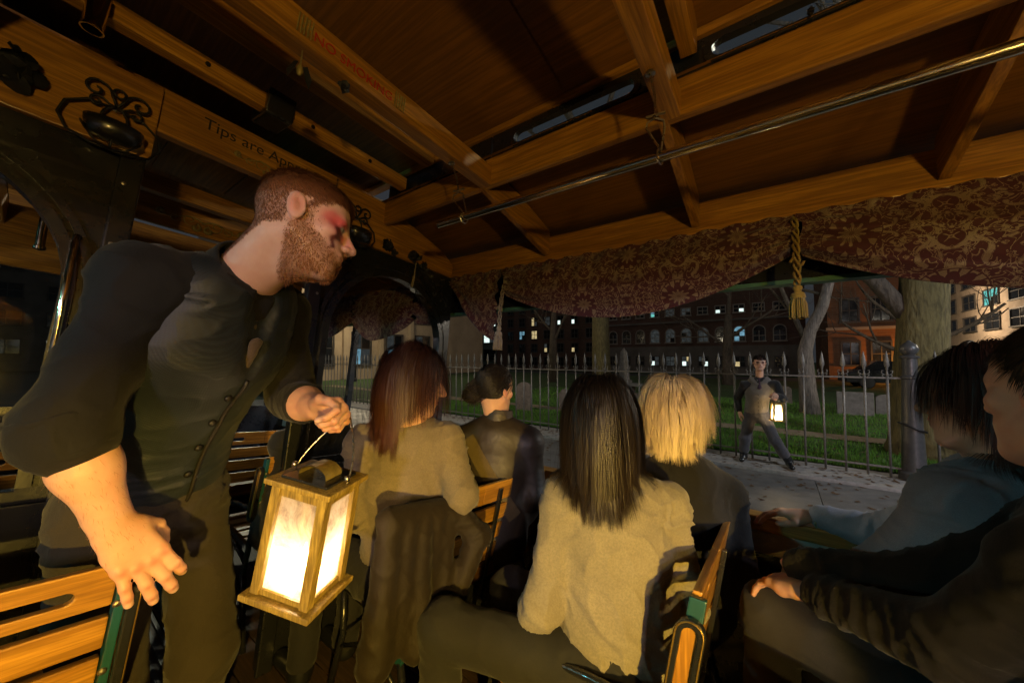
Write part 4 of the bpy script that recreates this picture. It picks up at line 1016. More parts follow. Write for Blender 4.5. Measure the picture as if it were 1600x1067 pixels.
# ================================================================ organic modelling: blended distance fields -> surface nets
V3 = lambda *a: np.array(a if len(a) > 1 else a[0], float)
def nrm(v): v = np.asarray(v, float); return v / (np.linalg.norm(v) + 1e-12)
class Field:
    def __init__(s): s.ops = []; s.axes = []; s.marks = []
    def cone(s, a, b, ra, rb, k=.02, n=None, f=1.0, op='add'):
        a, b = V3(a), V3(b); R_ = max(ra, rb) * max(1, f); lo = np.minimum(a, b) - R_ - k; hi = np.maximum(a, b) + R_ + k
        ba = b - a; bb = ba @ ba + 1e-12
        def ev(P):
            q = P - a
            if n is not None:
                nn = nrm(n); q = q + (q @ nn)[..., None] * (1 / f - 1) * nn
            t = np.clip((q @ ba) / bb, 0, 1); d = np.linalg.norm(q - t[..., None] * ba, axis=-1) - (ra + (rb - ra) * t)
            return d
        s.ops.append((op, ev, lo, hi, k))
        if op == 'add': s.axes.append((a, b, ra, rb))
        return s
    def chain(s, pts, rs, k=.02, n=None, f=1.0):
        for i in range(len(pts) - 1): s.cone(pts[i], pts[i + 1], rs[i], rs[i + 1], k, n, f)
        return s
    def ell(s, c, r, M=None, k=.02, op='add'):
        c = V3(c); r = V3(r); R_ = r.max(); M_ = np.eye(3) if M is None else np.asarray(M)   # columns = axes
        def ev(P):
            q = (P - c) @ M_; k0 = np.linalg.norm(q / r, axis=-1); k1 = np.linalg.norm(q / r ** 2, axis=-1) + 1e-9
            return np.where(k0 < 1e-4, -r.min(), k0 * (k0 - 1) / k1)
        s.ops.append((op, ev, c - R_ - k, c + R_ + k, k)); return s
    def cut(s, p, n, k=.004):            # keep the side the normal points away from
        p, n = V3(p), nrm(n); s.ops.append(('cut', lambda P: (P - p) @ n, None, None, k)); return s
    def __call__(s, P):                  # point evaluation (n,3)
        d = np.full(len(P), 9.0)
        for op, ev, lo, hi, k in s.ops: d = s.comb(op, d, ev(P), k)
        return d
    @staticmethod
    def comb(op, a, b, k):
        if op == 'add': return np.minimum(a, b) - np.maximum(k - np.abs(a - b), 0) ** 2 / (4 * k)
        b2 = -b if op == 'sub' else b
        return np.maximum(a, b2) + np.maximum(k - np.abs(a - b2), 0) ** 2 / (4 * k)
    def mesh(s, h, bounds=None):
        adds = [o for o in s.ops if o[0] == 'add']
        lo = np.min([o[2] for o in adds], 0) - 2 * h; hi = np.max([o[3] for o in adds], 0) + 2 * h
        if bounds is not None: lo = np.maximum(lo, bounds[0]); hi = np.minimum(hi, bounds[1])
        n = np.ceil((hi - lo) / h).astype(int) + 1
        F = np.full(n, .2, np.float32)
        ax = [lo[i] + h * np.arange(n[i]) for i in range(3)]
        for op, ev, l, u, k in s.ops:
            if l is None: sl = [slice(0, n[i]) for i in range(3)]
            else: sl = [slice(max(0, int((l[i] - lo[i]) / h) - 2), min(n[i], int((u[i] - lo[i]) / h) + 3)) for i in range(3)]
            if any(q.stop <= q.start for q in sl): continue
            X, Y, Z = np.meshgrid(ax[0][sl[0]], ax[1][sl[1]], ax[2][sl[2]], indexing='ij')
            d = ev(np.stack([X, Y, Z], -1)); t = tuple(sl); F[t] = s.comb(op, F[t], d, k)
        F[0], F[-1], F[:, 0], F[:, -1], F[:, :, 0], F[:, :, -1] = .2, .2, .2, .2, .2, .2
        return surface_nets(F, lo, h)
def surface_nets(F, lo, h):
    S_ = F < 0; c = [S_[i:F.shape[0] - 1 + i, j:F.shape[1] - 1 + j, k:F.shape[2] - 1 + k] for i in (0, 1) for j in (0, 1) for k in (0, 1)]
    cnt = sum(x.astype(np.int8) for x in c); act = (cnt > 0) & (cnt < 8); I = np.argwhere(act)
    if not len(I): return np.zeros((0, 3)), []
    val = np.stack([F[I[:, 0] + i, I[:, 1] + j, I[:, 2] + k] for i in (0, 1) for j in (0, 1) for k in (0, 1)], 1)
    off = np.array([(i, j, k) for i in (0, 1) for j in (0, 1) for k in (0, 1)], float)
    P = np.zeros((len(I), 3)); C = np.zeros(len(I))
    for a, b in ((0, 1), (2, 3), (4, 5), (6, 7), (0, 2), (1, 3), (4, 6), (5, 7), (0, 4), (1, 5), (2, 6), (3, 7)):
        va, vb = val[:, a], val[:, b]; m = (va < 0) != (vb < 0); t = np.where(m, va / np.where(m, va - vb, 1), 0)
        P += np.where(m[:, None], off[a] + t[:, None] * (off[b] - off[a]), 0); C += m
    P = lo + h * (I + P / C[:, None])
    idx = np.full(act.shape, -1, np.int64); idx[tuple(I.T)] = np.arange(len(I)); faces = []
    for ax in range(3):
        s0 = [slice(None)] * 3; s1 = [slice(None)] * 3; s0[ax] = slice(0, -1); s1[ax] = slice(1, None)
        E = np.argwhere(S_[tuple(s0)] != S_[tuple(s1)]); o1, o2 = [q for q in range(3) if q != ax]
        E = E[(E[:, o1] > 0) & (E[:, o2] > 0) & (E[:, o1] < act.shape[o1]) & (E[:, o2] < act.shape[o2])]
        neg = S_[tuple(E.T)]
        q = []
        for d1, d2 in ((-1, -1), (0, -1), (0, 0), (-1, 0)):
            e = E.copy(); e[:, o1] += d1; e[:, o2] += d2; q.append(idx[tuple(e.T)])
        q = np.stack(q, 1)
        flip = neg if ax != 1 else ~neg
        q = np.where(flip[:, None], q, q[:, ::-1]); faces.append(q[(q >= 0).all(1)])
    return P, np.concatenate(faces)
def vnormals(P, Fq):
    n = np.cross(P[Fq[:, 2]] - P[Fq[:, 0]], P[Fq[:, 3]] - P[Fq[:, 1]]); N_ = np.zeros_like(P)
    for i in range(4): np.add.at(N_, Fq[:, i], n)
    return N_ / (np.linalg.norm(N_, axis=1)[:, None] + 1e-12)
def relax(P, Fq, it=2, f=.5):
    a = np.concatenate([Fq[:, 0], Fq[:, 1], Fq[:, 2], Fq[:, 3]]); b = np.concatenate([Fq[:, 1], Fq[:, 2], Fq[:, 3], Fq[:, 0]])
    for _ in range(it):
        s_ = np.zeros_like(P); c = np.zeros(len(P)); np.add.at(s_, a, P[b]); np.add.at(c, a, 1); np.add.at(s_, b, P[a]); np.add.at(c, b, 1)
        P = P + f * (s_ / c[:, None] - P)
    return P
def waves(P, freq, seed, n=5):
    r = np.random.default_rng(seed); o = np.zeros(len(P)); W_ = P + .35 / freq * np.sin(P[:, [1, 2, 0]] * freq * .6 + seed)
    for i in range(n):
        d = nrm(r.normal(0, 1, 3)); o += np.sin(W_ @ d * freq * (1 + .9 * r.random()) + r.random() * 6.28)
    return o / n
def cloth_mesh(fld, h, amp=.006, freq=26, seed=1, relaxn=2, fold=None, rings=1.0):
    P, Fq = fld.mesh(h); P = relax(P, Fq, relaxn); N_ = vnormals(P, Fq)
    w1 = waves(P, freq * .8, seed); w2 = waves(P, freq * 2.1, seed + 5)
    d = amp * (.7 * w1 + .55 * (1 - np.abs(w2)) ** 5)
    if rings and fld.axes:                       # drag folds that wrap round each limb, deeper towards the joints
        best = np.full(len(P), 9.0); s_ = np.zeros(len(P)); e_ = np.zeros(len(P)); A3 = np.zeros((len(P), 3))
        for a, b, ra, rb in fld.axes:
            ba = b - a; L = np.linalg.norm(ba) + 1e-9; t = np.clip(((P - a) @ ba) / L ** 2, 0, 1); dist = np.linalg.norm(P - a - t[:, None] * ba, axis=1) - (ra + (rb - ra) * t)
            m = dist < best; best[m] = dist[m]; s_[m] = (t * L)[m]; e_[m] = np.exp(-((np.minimum(t, 1 - t)[m] * L) / .09) ** 2); A3[m] = ba / L
        ph = 2.2 * waves(P, freq * .45, seed + 9, 4) + .9 * waves(P, freq * 1.1, seed + 3, 4)
        r1 = 1 - np.abs(np.sin(s_ * math.pi / .052 + ph * 2.2)); r2 = 1 - np.abs(np.sin(s_ * math.pi / .031 + ph * 3.1 + 1))
        gate = smoothstep(-.25, .45, waves(P, freq * .6, seed + 21, 4))
        d = d + rings * amp * ((.25 + .75 * e_) * gate * (1.1 * r1 ** 3 + .5 * r2 ** 3) - .25)
    if fold is not None: d = d + fold(P)
    P = P + N_ * d[:, None]; return P, Fq
def frame3(fwd, up):
    f = nrm(fwd); r = nrm(np.cross(f, up)); u = np.cross(r, f); return np.stack([r, f, u], 1)     # columns: right, forward, up

# ---------------------------------------------------------------- head
def head_field(c, M, s=1.0, jaw=1.0, ears=True, neck_to=None, neck_r=(.052, .058), soft=0.0):
    L = lambda x, y, z: V3(c) + M @ (V3(x, y, z) * s)
    f = Field(); E = lambda p, r, k=.02, op='add', A=None: f.ell(L(*p), V3(r) * s, M if A is None else M @ A, k * s, op)
    E((0, -.014, .034), (.076, .097, .088)); E((0, .036, .038), (.062, .055, .056), .03)
    E((0, .032, -.045), (.058 * jaw, .062, .082), .03)
    for q in (-1, 1): f.cone(L(q * .054 * jaw, .0, -.052), L(q * .016, .072, -.100), .021 * s, .019 * s, .025 * s)
    E((0, .080, -.100), (.022, .017, .017), .02)
    f.cone(L(-.036, .081, .020), L(.036, .081, .020), .011 * s, .011 * s, .018 * s)
    E((0, .072, -.056), (.036, .029, .032), .02)
    for q in (-1, 1):
        E((q * .047, .060, -.018), (.019, .022, .018), .02)
        E((q * .031, .104, .003), (.017, .017, .0105), .012, 'sub'); E((q * .031, .0775, .003), (.0125, .0125, .0125), .004)
        f.cone(L(q * .017, .089, .0115), L(q * .046, .080, .008), .0042 * s, .004 * s, .005 * s)
        f.cone(L(q * .019, .086, -.0065), L(q * .044, .080, -.005), .0035 * s, .003 * s, .006 * s)
    f.cone(L(0, .091, .012), L(0, .119, -.027), .0075 * s, .0115 * s, .014 * s)
    for q in (-1, 1): E((q * .0115, .106, -.032), (.0085, .011, .008), .008)
    E((0, .0985, -.0555), (.023, .0085, .0055), .008); E((0, .0965, -.0665), (.020, .009, .0065), .008)
    E((0, .1065, -.0608), (.024, .008, .0016), .003, 'sub')
    if ears:
        A = np.array([[1, 0, 0], [0, math.cos(.25), -math.sin(.25)], [0, math.sin(.25), math.cos(.25)]])
        for q in (-1, 1):
            E((q * .079, -.010, .0), (.0085, .020, .034), .006, 'add', A); E((q * .0865, -.004, .004), (.006, .0115, .020), .005, 'sub', A)
            E((q * .081, -.012, -.002), (.0055, .0075, .011), .005, 'add', A); E((q * .087, .003, -.006), (.005, .0045, .006), .003, 'sub', A)
    if neck_to is not None:
        f.cone(L(0, -.028, -.045), neck_to, neck_r[0] * s, neck_r[1] * s, .03 * s)
        f.cone(L(0, .018, -.095), V3(neck_to) + M @ V3(0, .025, .02), .030 * s, .036 * s, .03 * s)
    return f
def head_local(P, c, M, s=1.0): return ((P - V3(c)) @ M) / s
def skin_cols(q, tone, lips=(.42, .14, .12), blush=.25):
    C = np.tile(V3(tone), (len(q), 1))
    def blend(mask, col): C[:] = C * (1 - mask[:, None]) + V3(col) * mask[:, None]
    g = lambda p, r: np.exp(-(((q - V3(p)) / V3(r)) ** 2).sum(1))
    blend(blush * (g((.05, .075, -.02), (.03, .04, .03)) + g((-.05, .075, -.02), (.03, .04, .03)) + g((0, .12, -.03), (.02, .02, .02))), (.55, .18, .13))
    blend(np.clip(1.1 * g((0, .10, -.061), (.022, .014, .0105)), 0, 1), lips)
    for s_ in (-1, 1):
        blend(np.clip(1.5 * g((s_ * .031, .090, .0025), (.0105, .012, .0052)), 0, 1), (.75, .72, .68)); blend(np.clip(1.8 * g((s_ * .031, .095, .0025), (.0048, .02, .0046)), 0, 1), (.05, .05, .06))
        blend(np.clip(1.3 * g((s_ * .033, .092, .0195), (.017, .03, .0042)), 0, .85), (.12, .06, .03))
        blend(np.clip(.6 * g((s_ * .085, -.01, 0), (.012, .02, .035)), 0, .5), (.6, .2, .15))
    return C, blend, g

# ---------------------------------------------------------------- hands
def hand_field(f, wr, M, s=1.0, curl=None, spread=None, thumb=None, side=1, k=.008, fat=1.0):
    """M columns: x = towards the thumb side, y = along the fingers, z = back of the hand. side flips nothing: x already says it"""
    L = lambda x, y, z: V3(wr) + M @ (V3(x, y, z) * s)
    f.cone(L(0, -.03, 0), L(0, .02, 0), .026 * s, .027 * s, .02, M[:, 2], .78)
    xs = [.030, .0105, -.010, -.029]; base = [.092, .097, .092, .082]; ln = [(.042, .026, .021), (.046, .030, .022), (.042, .028, .021), (.033, .021, .019)]; rad = [.0093 * fat, .0096 * fat, .0090 * fat, .0080 * fat]
    for i in range(4):
        f.cone(L(xs[i] * .55, .012, 0), L(xs[i], base[i] - .008, .001), .019 * s, .0135 * s, .016, M[:, 2], .85)
    f.cone(L(.02, .05, -.006), L(-.022, .045, -.006), .017 * s, .017 * s, .014)
    curl = curl or [(.6, .7, .5)] * 4; spread = spread or [.10, .02, -.05, -.13]
    for i in range(4):
        p = V3(xs[i], base[i] - .006, .002); a = 0; r = rad[i]
        f.ell(L(p[0], p[1], p[2] + .003), V3(.0105, .011, .0105) * s, M, .008)
        for j in range(3):
            a += curl[i][j]; d = V3(math.sin(spread[i]) * math.cos(a), math.cos(spread[i]) * math.cos(a), -math.sin(a))
            q = p + d * ln[i][j]; upn = V3(math.sin(spread[i]) * math.sin(a), math.cos(spread[i]) * math.sin(a), math.cos(a)); f.marks.append((L(*(p + upn * r)), 'crease')); f.marks.append((L(*(p + d * .004 + upn * r)), 'crease'))
            if j == 2: f.marks.append((L(*(p + d * ln[i][j] * .75 + upn * r * .85)), 'nail'))
            f.cone(L(*p), L(*q), r * s * (1 - .04 * j), r * s * (.93 - .06 * j), .004 if j else .006); p = q
    th = thumb or ((.028, .018, -.008), (.052, .048, -.022), (.056, .078, -.030), (.050, .102, -.034))
    f.cone(L(*th[0]), L(*th[1]), .0175 * s, .0135 * s, .014); f.cone(L(*th[1]), L(*th[2]), .0118 * s, .0108 * s, .006); f.cone(L(*th[2]), L(*th[3]), .0106 * s, .0088 * s, .004)
    return f

# ---------------------------------------------------------------- hair
def strands_mesh(paths, width, tone, sides=3):
    """paths (N,S,3) -> thin tapered tubes; tone (N,2) random values stored in Col; returns V,F,attr"""
    N_, S_, _ = paths.shape
    tn = np.gradient(paths, axis=1); tn /= np.linalg.norm(tn, axis=2, keepdims=True) + 1e-9
    ref = np.array([.31, .52, .79]); a = np.cross(tn, ref); a /= np.linalg.norm(a, axis=2, keepdims=True) + 1e-9; b = np.cross(tn, a)
    t = np.linspace(0, 1, S_); wd = (np.asarray(width).reshape(-1, 1) * (1 - .75 * t ** 2)[None])[..., None]
    rings = [paths + wd * (math.cos(2 * math.pi * i / sides) * a + math.sin(2 * math.pi * i / sides) * b) for i in range(sides)]
    V = np.stack(rings, 2).reshape(-1, 3); base = (np.arange(N_)[:, None, None] * S_ + np.arange(S_ - 1)[None, :, None]) * sides; i = np.arange(sides)[None, None, :]; j = (i + 1) % sides
    F = np.stack([base + i, base + j, base + sides + j, base + sides + i], -1).reshape(-1, 4)
    at = np.zeros((N_, S_, sides, 3)); at[..., 0] = (t ** 1.3)[None, :, None]; at[..., 1] = tone[:, None, None]
    return V, F, at.reshape(-1, 3)
def ribbons_mesh(paths, width, tone, ndir):
    N_, S_, _ = paths.shape; tn = np.gradient(paths, axis=1); a = np.cross(tn, ndir[:, None, :]); a /= np.linalg.norm(a, axis=2, keepdims=True) + 1e-9
    t = np.linspace(0, 1, S_); wd = (np.asarray(width).reshape(-1, 1) * (1 - .9 * t ** 2)[None])[..., None]
    V = np.stack([paths - wd * a, paths + wd * a], 2).reshape(-1, 3); base = (np.arange(N_)[:, None] * S_ + np.arange(S_ - 1)[None]) * 2
    F = np.stack([base, base + 1, base + 3, base + 2], -1).reshape(-1, 4); at = np.zeros((N_, S_, 2, 3)); at[..., 0] = t[None, :, None]; at[..., 1] = tone[:, None, None]
    return V, F, at.reshape(-1, 3)
def scalp_points(n, c, M, s, rs, mask):
    """random points on the cranium with normals, kept where mask(local) is true"""
    out = []
    while sum(len(o) for o in out) < n:
        d = rs.normal(0, 1, (n * 2, 3)); d /= np.linalg.norm(d, axis=1, keepdims=True)
        p = np.array([0, -.008, .032]) + d * np.array([.0765, .0985, .0895]); out.append(np.c_[p, d][mask(p)])
    a = np.concatenate(out)[:n]; P = V3(c) + (a[:, :3] * s) @ M.T; N_ = a[:, 3:] @ M.T; return P, N_, a[:, :3]
def grow_hair(P, N_, M, c, s, steps, ds, body, rs, part=(0, .02, .12), lift=.012, grav=.35, curl=.0, clump=.0, back=.3, layer=None, wave=0.0):
    """flow away from the part, over the skull, then down; pushed out of skull and body field"""
    n = len(P); lp = ((P - V3(c)) @ M) / s; cl = np.stack([np.full(n, part[0]), np.clip(lp[:, 1], -.085, part[1]), np.full(n, part[2])], 1); crown = V3(c) + (cl * s) @ M.T; d = P - crown; d -= (d * N_).sum(1, keepdims=True) * N_; d /= np.linalg.norm(d, axis=1, keepdims=True) + 1e-9
    d = d + N_ * .08 + (-M[:, 1]) * back; d /= np.linalg.norm(d, axis=1, keepdims=True)
    down = np.array([0, .1, -1.0]); down = nrm(down); X = P.copy(); path = [X.copy()]
    lay = None
    fly = rs.random(n) < .035; nk = max(12, n // 75); lc = rs.integers(0, n, nk); lk = np.argmin(((P[:, None] - P[lc][None]) ** 2).sum(2), 1); ph = (rs.random(nk) * 6.28)[lk]; kx = rs.normal(0, .8, (nk, 3))[lk] + rs.normal(0, .18, (n, 3)); kx[fly] = rs.normal(0, 1, (int(fly.sum()), 3))
    lay = lift * np.clip(.15 + .55 * rs.random(nk)[lk] + .3 * rs.random(n), 0, 1)
    hc = V3(c) + M @ (np.array([0, -.008, .032]) * s); hr = np.array([.0765, .0985, .0895]) * s
    ds = np.asarray(ds).reshape(-1, 1) if hasattr(ds, '__len__') else ds
    for i in range(steps):
        d = d * .82 + down * grav + kx * np.where(fly, .07, .018)[:, None]; d /= np.linalg.norm(d, axis=1, keepdims=True)
        X = X + d * ds
        if wave: X = X + wave * np.sin(i * .9 + ph)[:, None] * np.cross(d, M[:, 0])
        q = (X - hc) @ M; k0 = np.linalg.norm(q / (hr + lay[:, None]), axis=1); m = k0 < 1
        if m.any():
            q2 = q[m] / k0[m][:, None]; X2 = hc + q2 @ M.T; X[m] = X2
        if body is not None:
            for _ in range(2):
                db = body(X); m = db < .004 + lay * .6
                if m.any():
                    Xm = X[m]; e = .004; g = np.stack([body(Xm + V3(*(e * np.eye(3)[k]))) - body(Xm - V3(*(e * np.eye(3)[k]))) for k in range(3)], 1); g /= np.linalg.norm(g, axis=1, keepdims=True) + 1e-9
                    X[m] = Xm + g * (.004 + lay[m] * .6 - db[m])[:, None]
        d2 = X - path[-1]; d = d2 / (np.linalg.norm(d2, axis=1, keepdims=True) + 1e-9); path.append(X.copy())
    paths = np.stack(path, 1)
    if clump:
        ctr, g = lc, lk; w_ = (np.linspace(0, 1, steps + 1) ** 1.5 * clump)[None, :, None]
        paths = paths * (1 - w_) + paths[ctr[g]] * w_
    return paths
def skullcap(c, M, s, off, mask, name, mat, parent):
    d = []; F = []; nu, nv = 40, 28
    for j in range(nv + 1):
        for i in range(nu):
            a = 2 * math.pi * i / nu; b = math.pi * j / nv; d.append((math.sin(b) * math.cos(a), math.sin(b) * math.sin(a), math.cos(b)))
    d = np.array(d); p = np.array([0, -.008, .032]) + d * (np.array([.0765, .0985, .0895]) + off)
    ok = mask(p); P = V3(c) + (p * s) @ M.T
    for j in range(nv):
        for i in range(nu):
            f = (j * nu + i, (j + 1) * nu + i, (j + 1) * nu + (i + 1) % nu, j * nu + (i + 1) % nu)
            if all(ok[k] for k in f): F.append(f)
    at = np.zeros((len(P), 3)); at[:, 1] = .6
    return link_mesh(name, P, F, mat, parent, smooth=True, attr=at)
def add_mesh(parts):
    V = []; F = []; A = []; o = 0
    for v, f, a in parts: V.append(v); F.append(np.asarray(f) + o); A.append(a); o += len(v)
    return np.concatenate(V), np.concatenate(F).tolist(), np.concatenate(A)
# ================================================================ the guide leaning into the saloon (trolley frame)
gj = dict(head=V3(-.950, .372, .372), neck=V3(-1.105, .305, .235), rsh=V3(-1.10, .135, .175), lsh=V3(-1.24, .445, .19), relb=V3(-1.115, .068, -.125), rwr=V3(-1.150, .168, -.350),
          chest=V3(-1.19, .285, .06), waist=V3(-1.375, .255, -.22), pelv=V3(-1.42, .275, -.36), rhip=V3(-1.385, .175, -.37), lhip=V3(-1.475, .365, -.39),
          lelb=V3(-1.20, .50, -.075), lwr=V3(-1.005, .476, -.085))
guide = thing('person', 'bearded man in black shirt and vest leaning over with a lantern', 'person', (-1.42, .30, FLOOR + .002))
gu = nrm(gj['neck'] - gj['pelv']); gl = nrm((gj['lsh'] - gj['rsh']) - gu * ((gj['lsh'] - gj['rsh']) @ gu)); gf = np.cross(gu, -gl) * 1.0
gf = np.cross(gl, gu); gf = gf if gf[0] > 0 else -gf
HM = frame3(V3(.49, .84, -.17), V3(-.22, -.05, 1)); hc = gj['head']
# ---- skin: head, forearms and hands fine, the covered body coarse, all one mesh
hf = head_field(hc, HM, 1.03, 1.02, True, gj['neck'] + V3(-.01, 0, -.02), (.060, .068))
P1, F1 = hf.mesh(.0034); P1 = relax(P1, F1, 1, .4)
q = head_local(P1, hc, HM, 1.03); C1, blend, g = skin_cols(q, (.62, .395, .31), (.50, .20, .17))
nzs = waves(P1, 260, 4)
def stub(q): # stubbly beard area: jaw, chin, moustache
    edge = -.020 - .46 * (q[:, 1] - .01)
    side_ = smoothstep(.006, -.010, q[:, 2] - edge) * smoothstep(-.020, -.004, q[:, 1]) * smoothstep(.13, .10, q[:, 1])
    low = smoothstep(-.128, -.112, q[:, 2] + .45 * np.clip(.055 - q[:, 1], 0, 1))
    mous = np.exp(-(((q - V3(0, .102, -.0455)) / V3(.026, .022, .0065)) ** 2).sum(1))
    burn = np.exp(-(((q[:, 1] - .012) / .016) ** 2)) * smoothstep(-.04, -.02, q[:, 2]) * smoothstep(.03, .01, q[:, 2]) * (np.abs(q[:, 0]) > .05)
    lip = np.exp(-(((q - V3(0, .10, -.061)) / V3(.021, .02, .010)) ** 2).sum(1))
    return np.clip(np.maximum(np.maximum(side_ * low, 1.2 * mous), .8 * burn) - 1.3 * lip, 0, 1)
ear = (np.abs(q[:, 0]) > .0745) & (np.abs(q[:, 1] + .010) < .024) & (np.abs(q[:, 2]) < .036); ear |= (np.abs(q[:, 0]) > .0795)
bm_ = stub(q) * ~ear; blend(np.clip(bm_ * (.55 + .06 * nzs), 0, .8), (.30, .13, .06))
# stage blood round the near eye, running down the cheek
blood = np.clip(1.7 * g((.046, .078, .002), (.020, .030, .022)), 0, 1); blend(blood * .9, (.46, .045, .05))
blend(np.clip(1.4 * g((.056, .062, .012), (.016, .022, .016)), 0, .75), (.55, .09, .09))
blend(np.clip(1.2 * g((.022, .10, -.012), (.014, .02, .014)), 0, .7), (.50, .10, .10))
drip = np.exp(-((q[:, 1] - .080 - .16 * (q[:, 2] + .03) - .004 * np.sin(q[:, 2] * 220)) / .0050) ** 2) * smoothstep(-.060, -.050, q[:, 2]) * smoothstep(.012, .0, q[:, 2]) * (q[:, 0] > .02); blend(np.clip(drip * 1.3, 0, 1) * .97, (.055, .004, .006))
blend(np.clip(1.3 * g((.040, .088, -.006), (.014, .02, .007)), 0, .9), (.07, .005, .007))
blend(np.clip(1.5 * g((.031, .090, .0025), (.0105, .012, .0050)), 0, 1), (.75, .70, .68)); blend(np.clip(1.8 * g((.033, .095, .0025), (.0048, .02, .0046)), 0, 1), (.05, .05, .06))
# near arm: forearm and hand resting over the end of the bench
gj['rwr'] = V3(-1.128, .166, -.345)
fy = nrm(V3(.10, .52, -.85)); bz = V3(.93, -.10, .30); bz = nrm(bz - fy * (bz @ fy)); HMr = np.stack([np.cross(bz, fy), fy, bz], 1)
mid = gj['relb'] * .6 + gj['rwr'] * .4
def fore_r(f): f.cone(gj['relb'] + V3(0, 0, .04), mid, .048, .047, .03); f.cone(mid, gj['rwr'] - fy * .015, .047, .033, .03)
af = Field(); fore_r(af)
hand_field(af, gj['rwr'], HMr, 1.10, [(.10, .45, .35), (.05, .35, .35), (.0, .30, .3), (-.05, .25, .3)], [.10, .02, -.10, -.24], ((.028, .018, -.010), (.048, .045, -.03), (.05, .07, -.045), (.045, .092, -.055)), fat=1.2)
P2, F2 = af.mesh(.0036); P2 = relax(P2, F2, 1, .4)
gj['lwr'] = V3(-.985, .487, -.088)
fy2 = nrm(V3(.98, .16, -.02)); bz2 = V3(-.1, .72, .62); bz2 = nrm(bz2 - fy2 * (bz2 @ fy2)); HMl = np.stack([np.cross(fy2, bz2), fy2, bz2], 1)
lf = Field(); lf.cone(gj['lelb'], gj['lelb'] * .5 + gj['lwr'] * .5, .050, .045, .03); lf.cone(gj['lelb'] * .5 + gj['lwr'] * .5, gj['lwr'] - fy2 * .01, .045, .031, .03)
hand_field(lf, gj['lwr'], HMl, 1.05, [(.75, 1.15, .8), (1.15, 1.45, .8), (1.25, 1.5, .9), (1.3, 1.5, .9)], [.06, .0, -.03, -.06], ((.026, .02, -.008), (.046, .052, -.012), (.044, .082, -.012), (.036, .104, -.016)))
P3, F3 = lf.mesh(.0036); P3 = relax(P3, F3, 1, .4)
def arm_cols(P, seed):
    C = np.tile(V3(.55, .33, .235), (len(P), 1)); n = np.clip(waves(P, 60, seed) * .5 + .5, 0, 1)[:, None]; C = C * (1 - .25 * n) + V3(.55, .22, .15) * .25 * n
    return C
C2 = arm_cols(P2, 3); C3 = arm_cols(P3, 8)
for fld_, Pp, Cc, Mh in ((af, P2, C2, HMr), (lf, P3, C3, HMl)):
    for p_, kind_ in fld_.marks:
        dd_ = np.sqrt(((Pp - p_) ** 2).sum(1))
        if kind_ == 'crease': m_ = .5 * np.exp(-(dd_ / .0065) ** 2); Cc[:] = Cc * (1 - m_[:, None]) + V3(.36, .13, .09) * m_[:, None]
        elif kind_ == 'nail': m_ = np.clip(1.6 * np.exp(-(dd_ / .0062) ** 2), 0, .8); Cc[:] = Cc * (1 - m_[:, None]) + V3(.68, .46, .38) * m_[:, None]
kn = np.zeros(len(P2))
for x_, b_ in ((.030, .092), (.0105, .097), (-.010, .092), (-.029, .082)):
    kp = gj['rwr'] + HMr @ (V3(x_, b_ - .004, .012) * 1.06); kn = np.maximum(kn, np.exp(-((P2 - kp) ** 2).sum(1) / .014 ** 2))
C2 = C2 * (1 - .45 * kn[:, None]) + V3(.5, .15, .10) * .45 * kn[:, None]
bf = Field(); bf.cone(gj['neck'] - gu * .10, gj['waist'], .06, .09, .05, gl, 1.2); bf.cone(gj['waist'], gj['pelv'], .09, .10, .05)
FLg = FLOOR + .002
rk, lk = V3(-1.27, .215, -.80), V3(-1.36, .43, -.82); ra, la = V3(-1.40, .23, FLg + .09), V3(-1.52, .45, FLg + .09)
bf.cone(gj['rsh'], gj['relb'], .05, .045, .04); bf.cone(gj['lsh'], gj['lelb'], .05, .045, .04); bf.cone(gj['rsh'] - gu * .02, gj['lsh'] - gu * .02, .035, .035, .02)
for h_, k_, a_ in ((gj['rhip'], rk, ra), (gj['lhip'], lk, la)): bf.cone(h_, k_, .07, .05, .05); bf.cone(k_, a_, .045, .035, .04)
P4, F4 = bf.mesh(.012); C4 = np.tile(V3(.5, .3, .22), (len(P4), 1))
V_, F_, A_ = add_mesh([(P1, F1, C1), (P2, F2, C2), (P3, F3, C3), (P4, F4, C4)])
body = link_mesh('body', V_, F_, M_skin, guide, smooth=True, attr=A_)
# ---- short auburn hair and beard
M_ghair = hair_mat('auburn_short_hair', (.13, .050, .020), (.28, .11, .042), .42)
rs = np.random.default_rng(11); fd0 = nrm(gj['rwr'] - gj['relb'])
hl = np.maximum.reduce([smoothstep(-.004, .004, q[:, 2] - (.070 + .9 * np.clip(q[:, 1] - .070, -.02, 1) - .9 * np.clip(.055 - q[:, 1], 0, .05))) * (q[:, 1] < .088),
    smoothstep(-.004, .004, q[:, 2] - (.004 + 1.0 * np.clip(q[:, 1] + .012, -.3, 1))) * (q[:, 1] < .05), smoothstep(-.004, .004, q[:, 2] + .046) * smoothstep(-.022, -.030, q[:, 1])])
hl = hl * ~ear * (q[:, 1] < .088)
N1 = vnormals(P1, F1)
fade = np.clip(hl * (.75 + .25 * smoothstep(.0, .05, q[:, 2])), 0, 1)
C1b = A_.copy(); C1b[:len(P1)] = C1b[:len(P1)] * (1 - .85 * fade[:, None]) + V3(.085, .034, .014) * .85 * fade[:, None]
cc = np.ones((len(A_), 4), np.float32); cc[:, :3] = C1b; body.data.color_attributes['Col'].data.foreach_set('color', cc.ravel())
ih = rs.choice(len(P1), 26000, p=hl / hl.sum()); Ps = P1[ih] + rs.normal(0, .0012, (26000, 3)); Ns = N1[ih]; loc_ = q[ih]
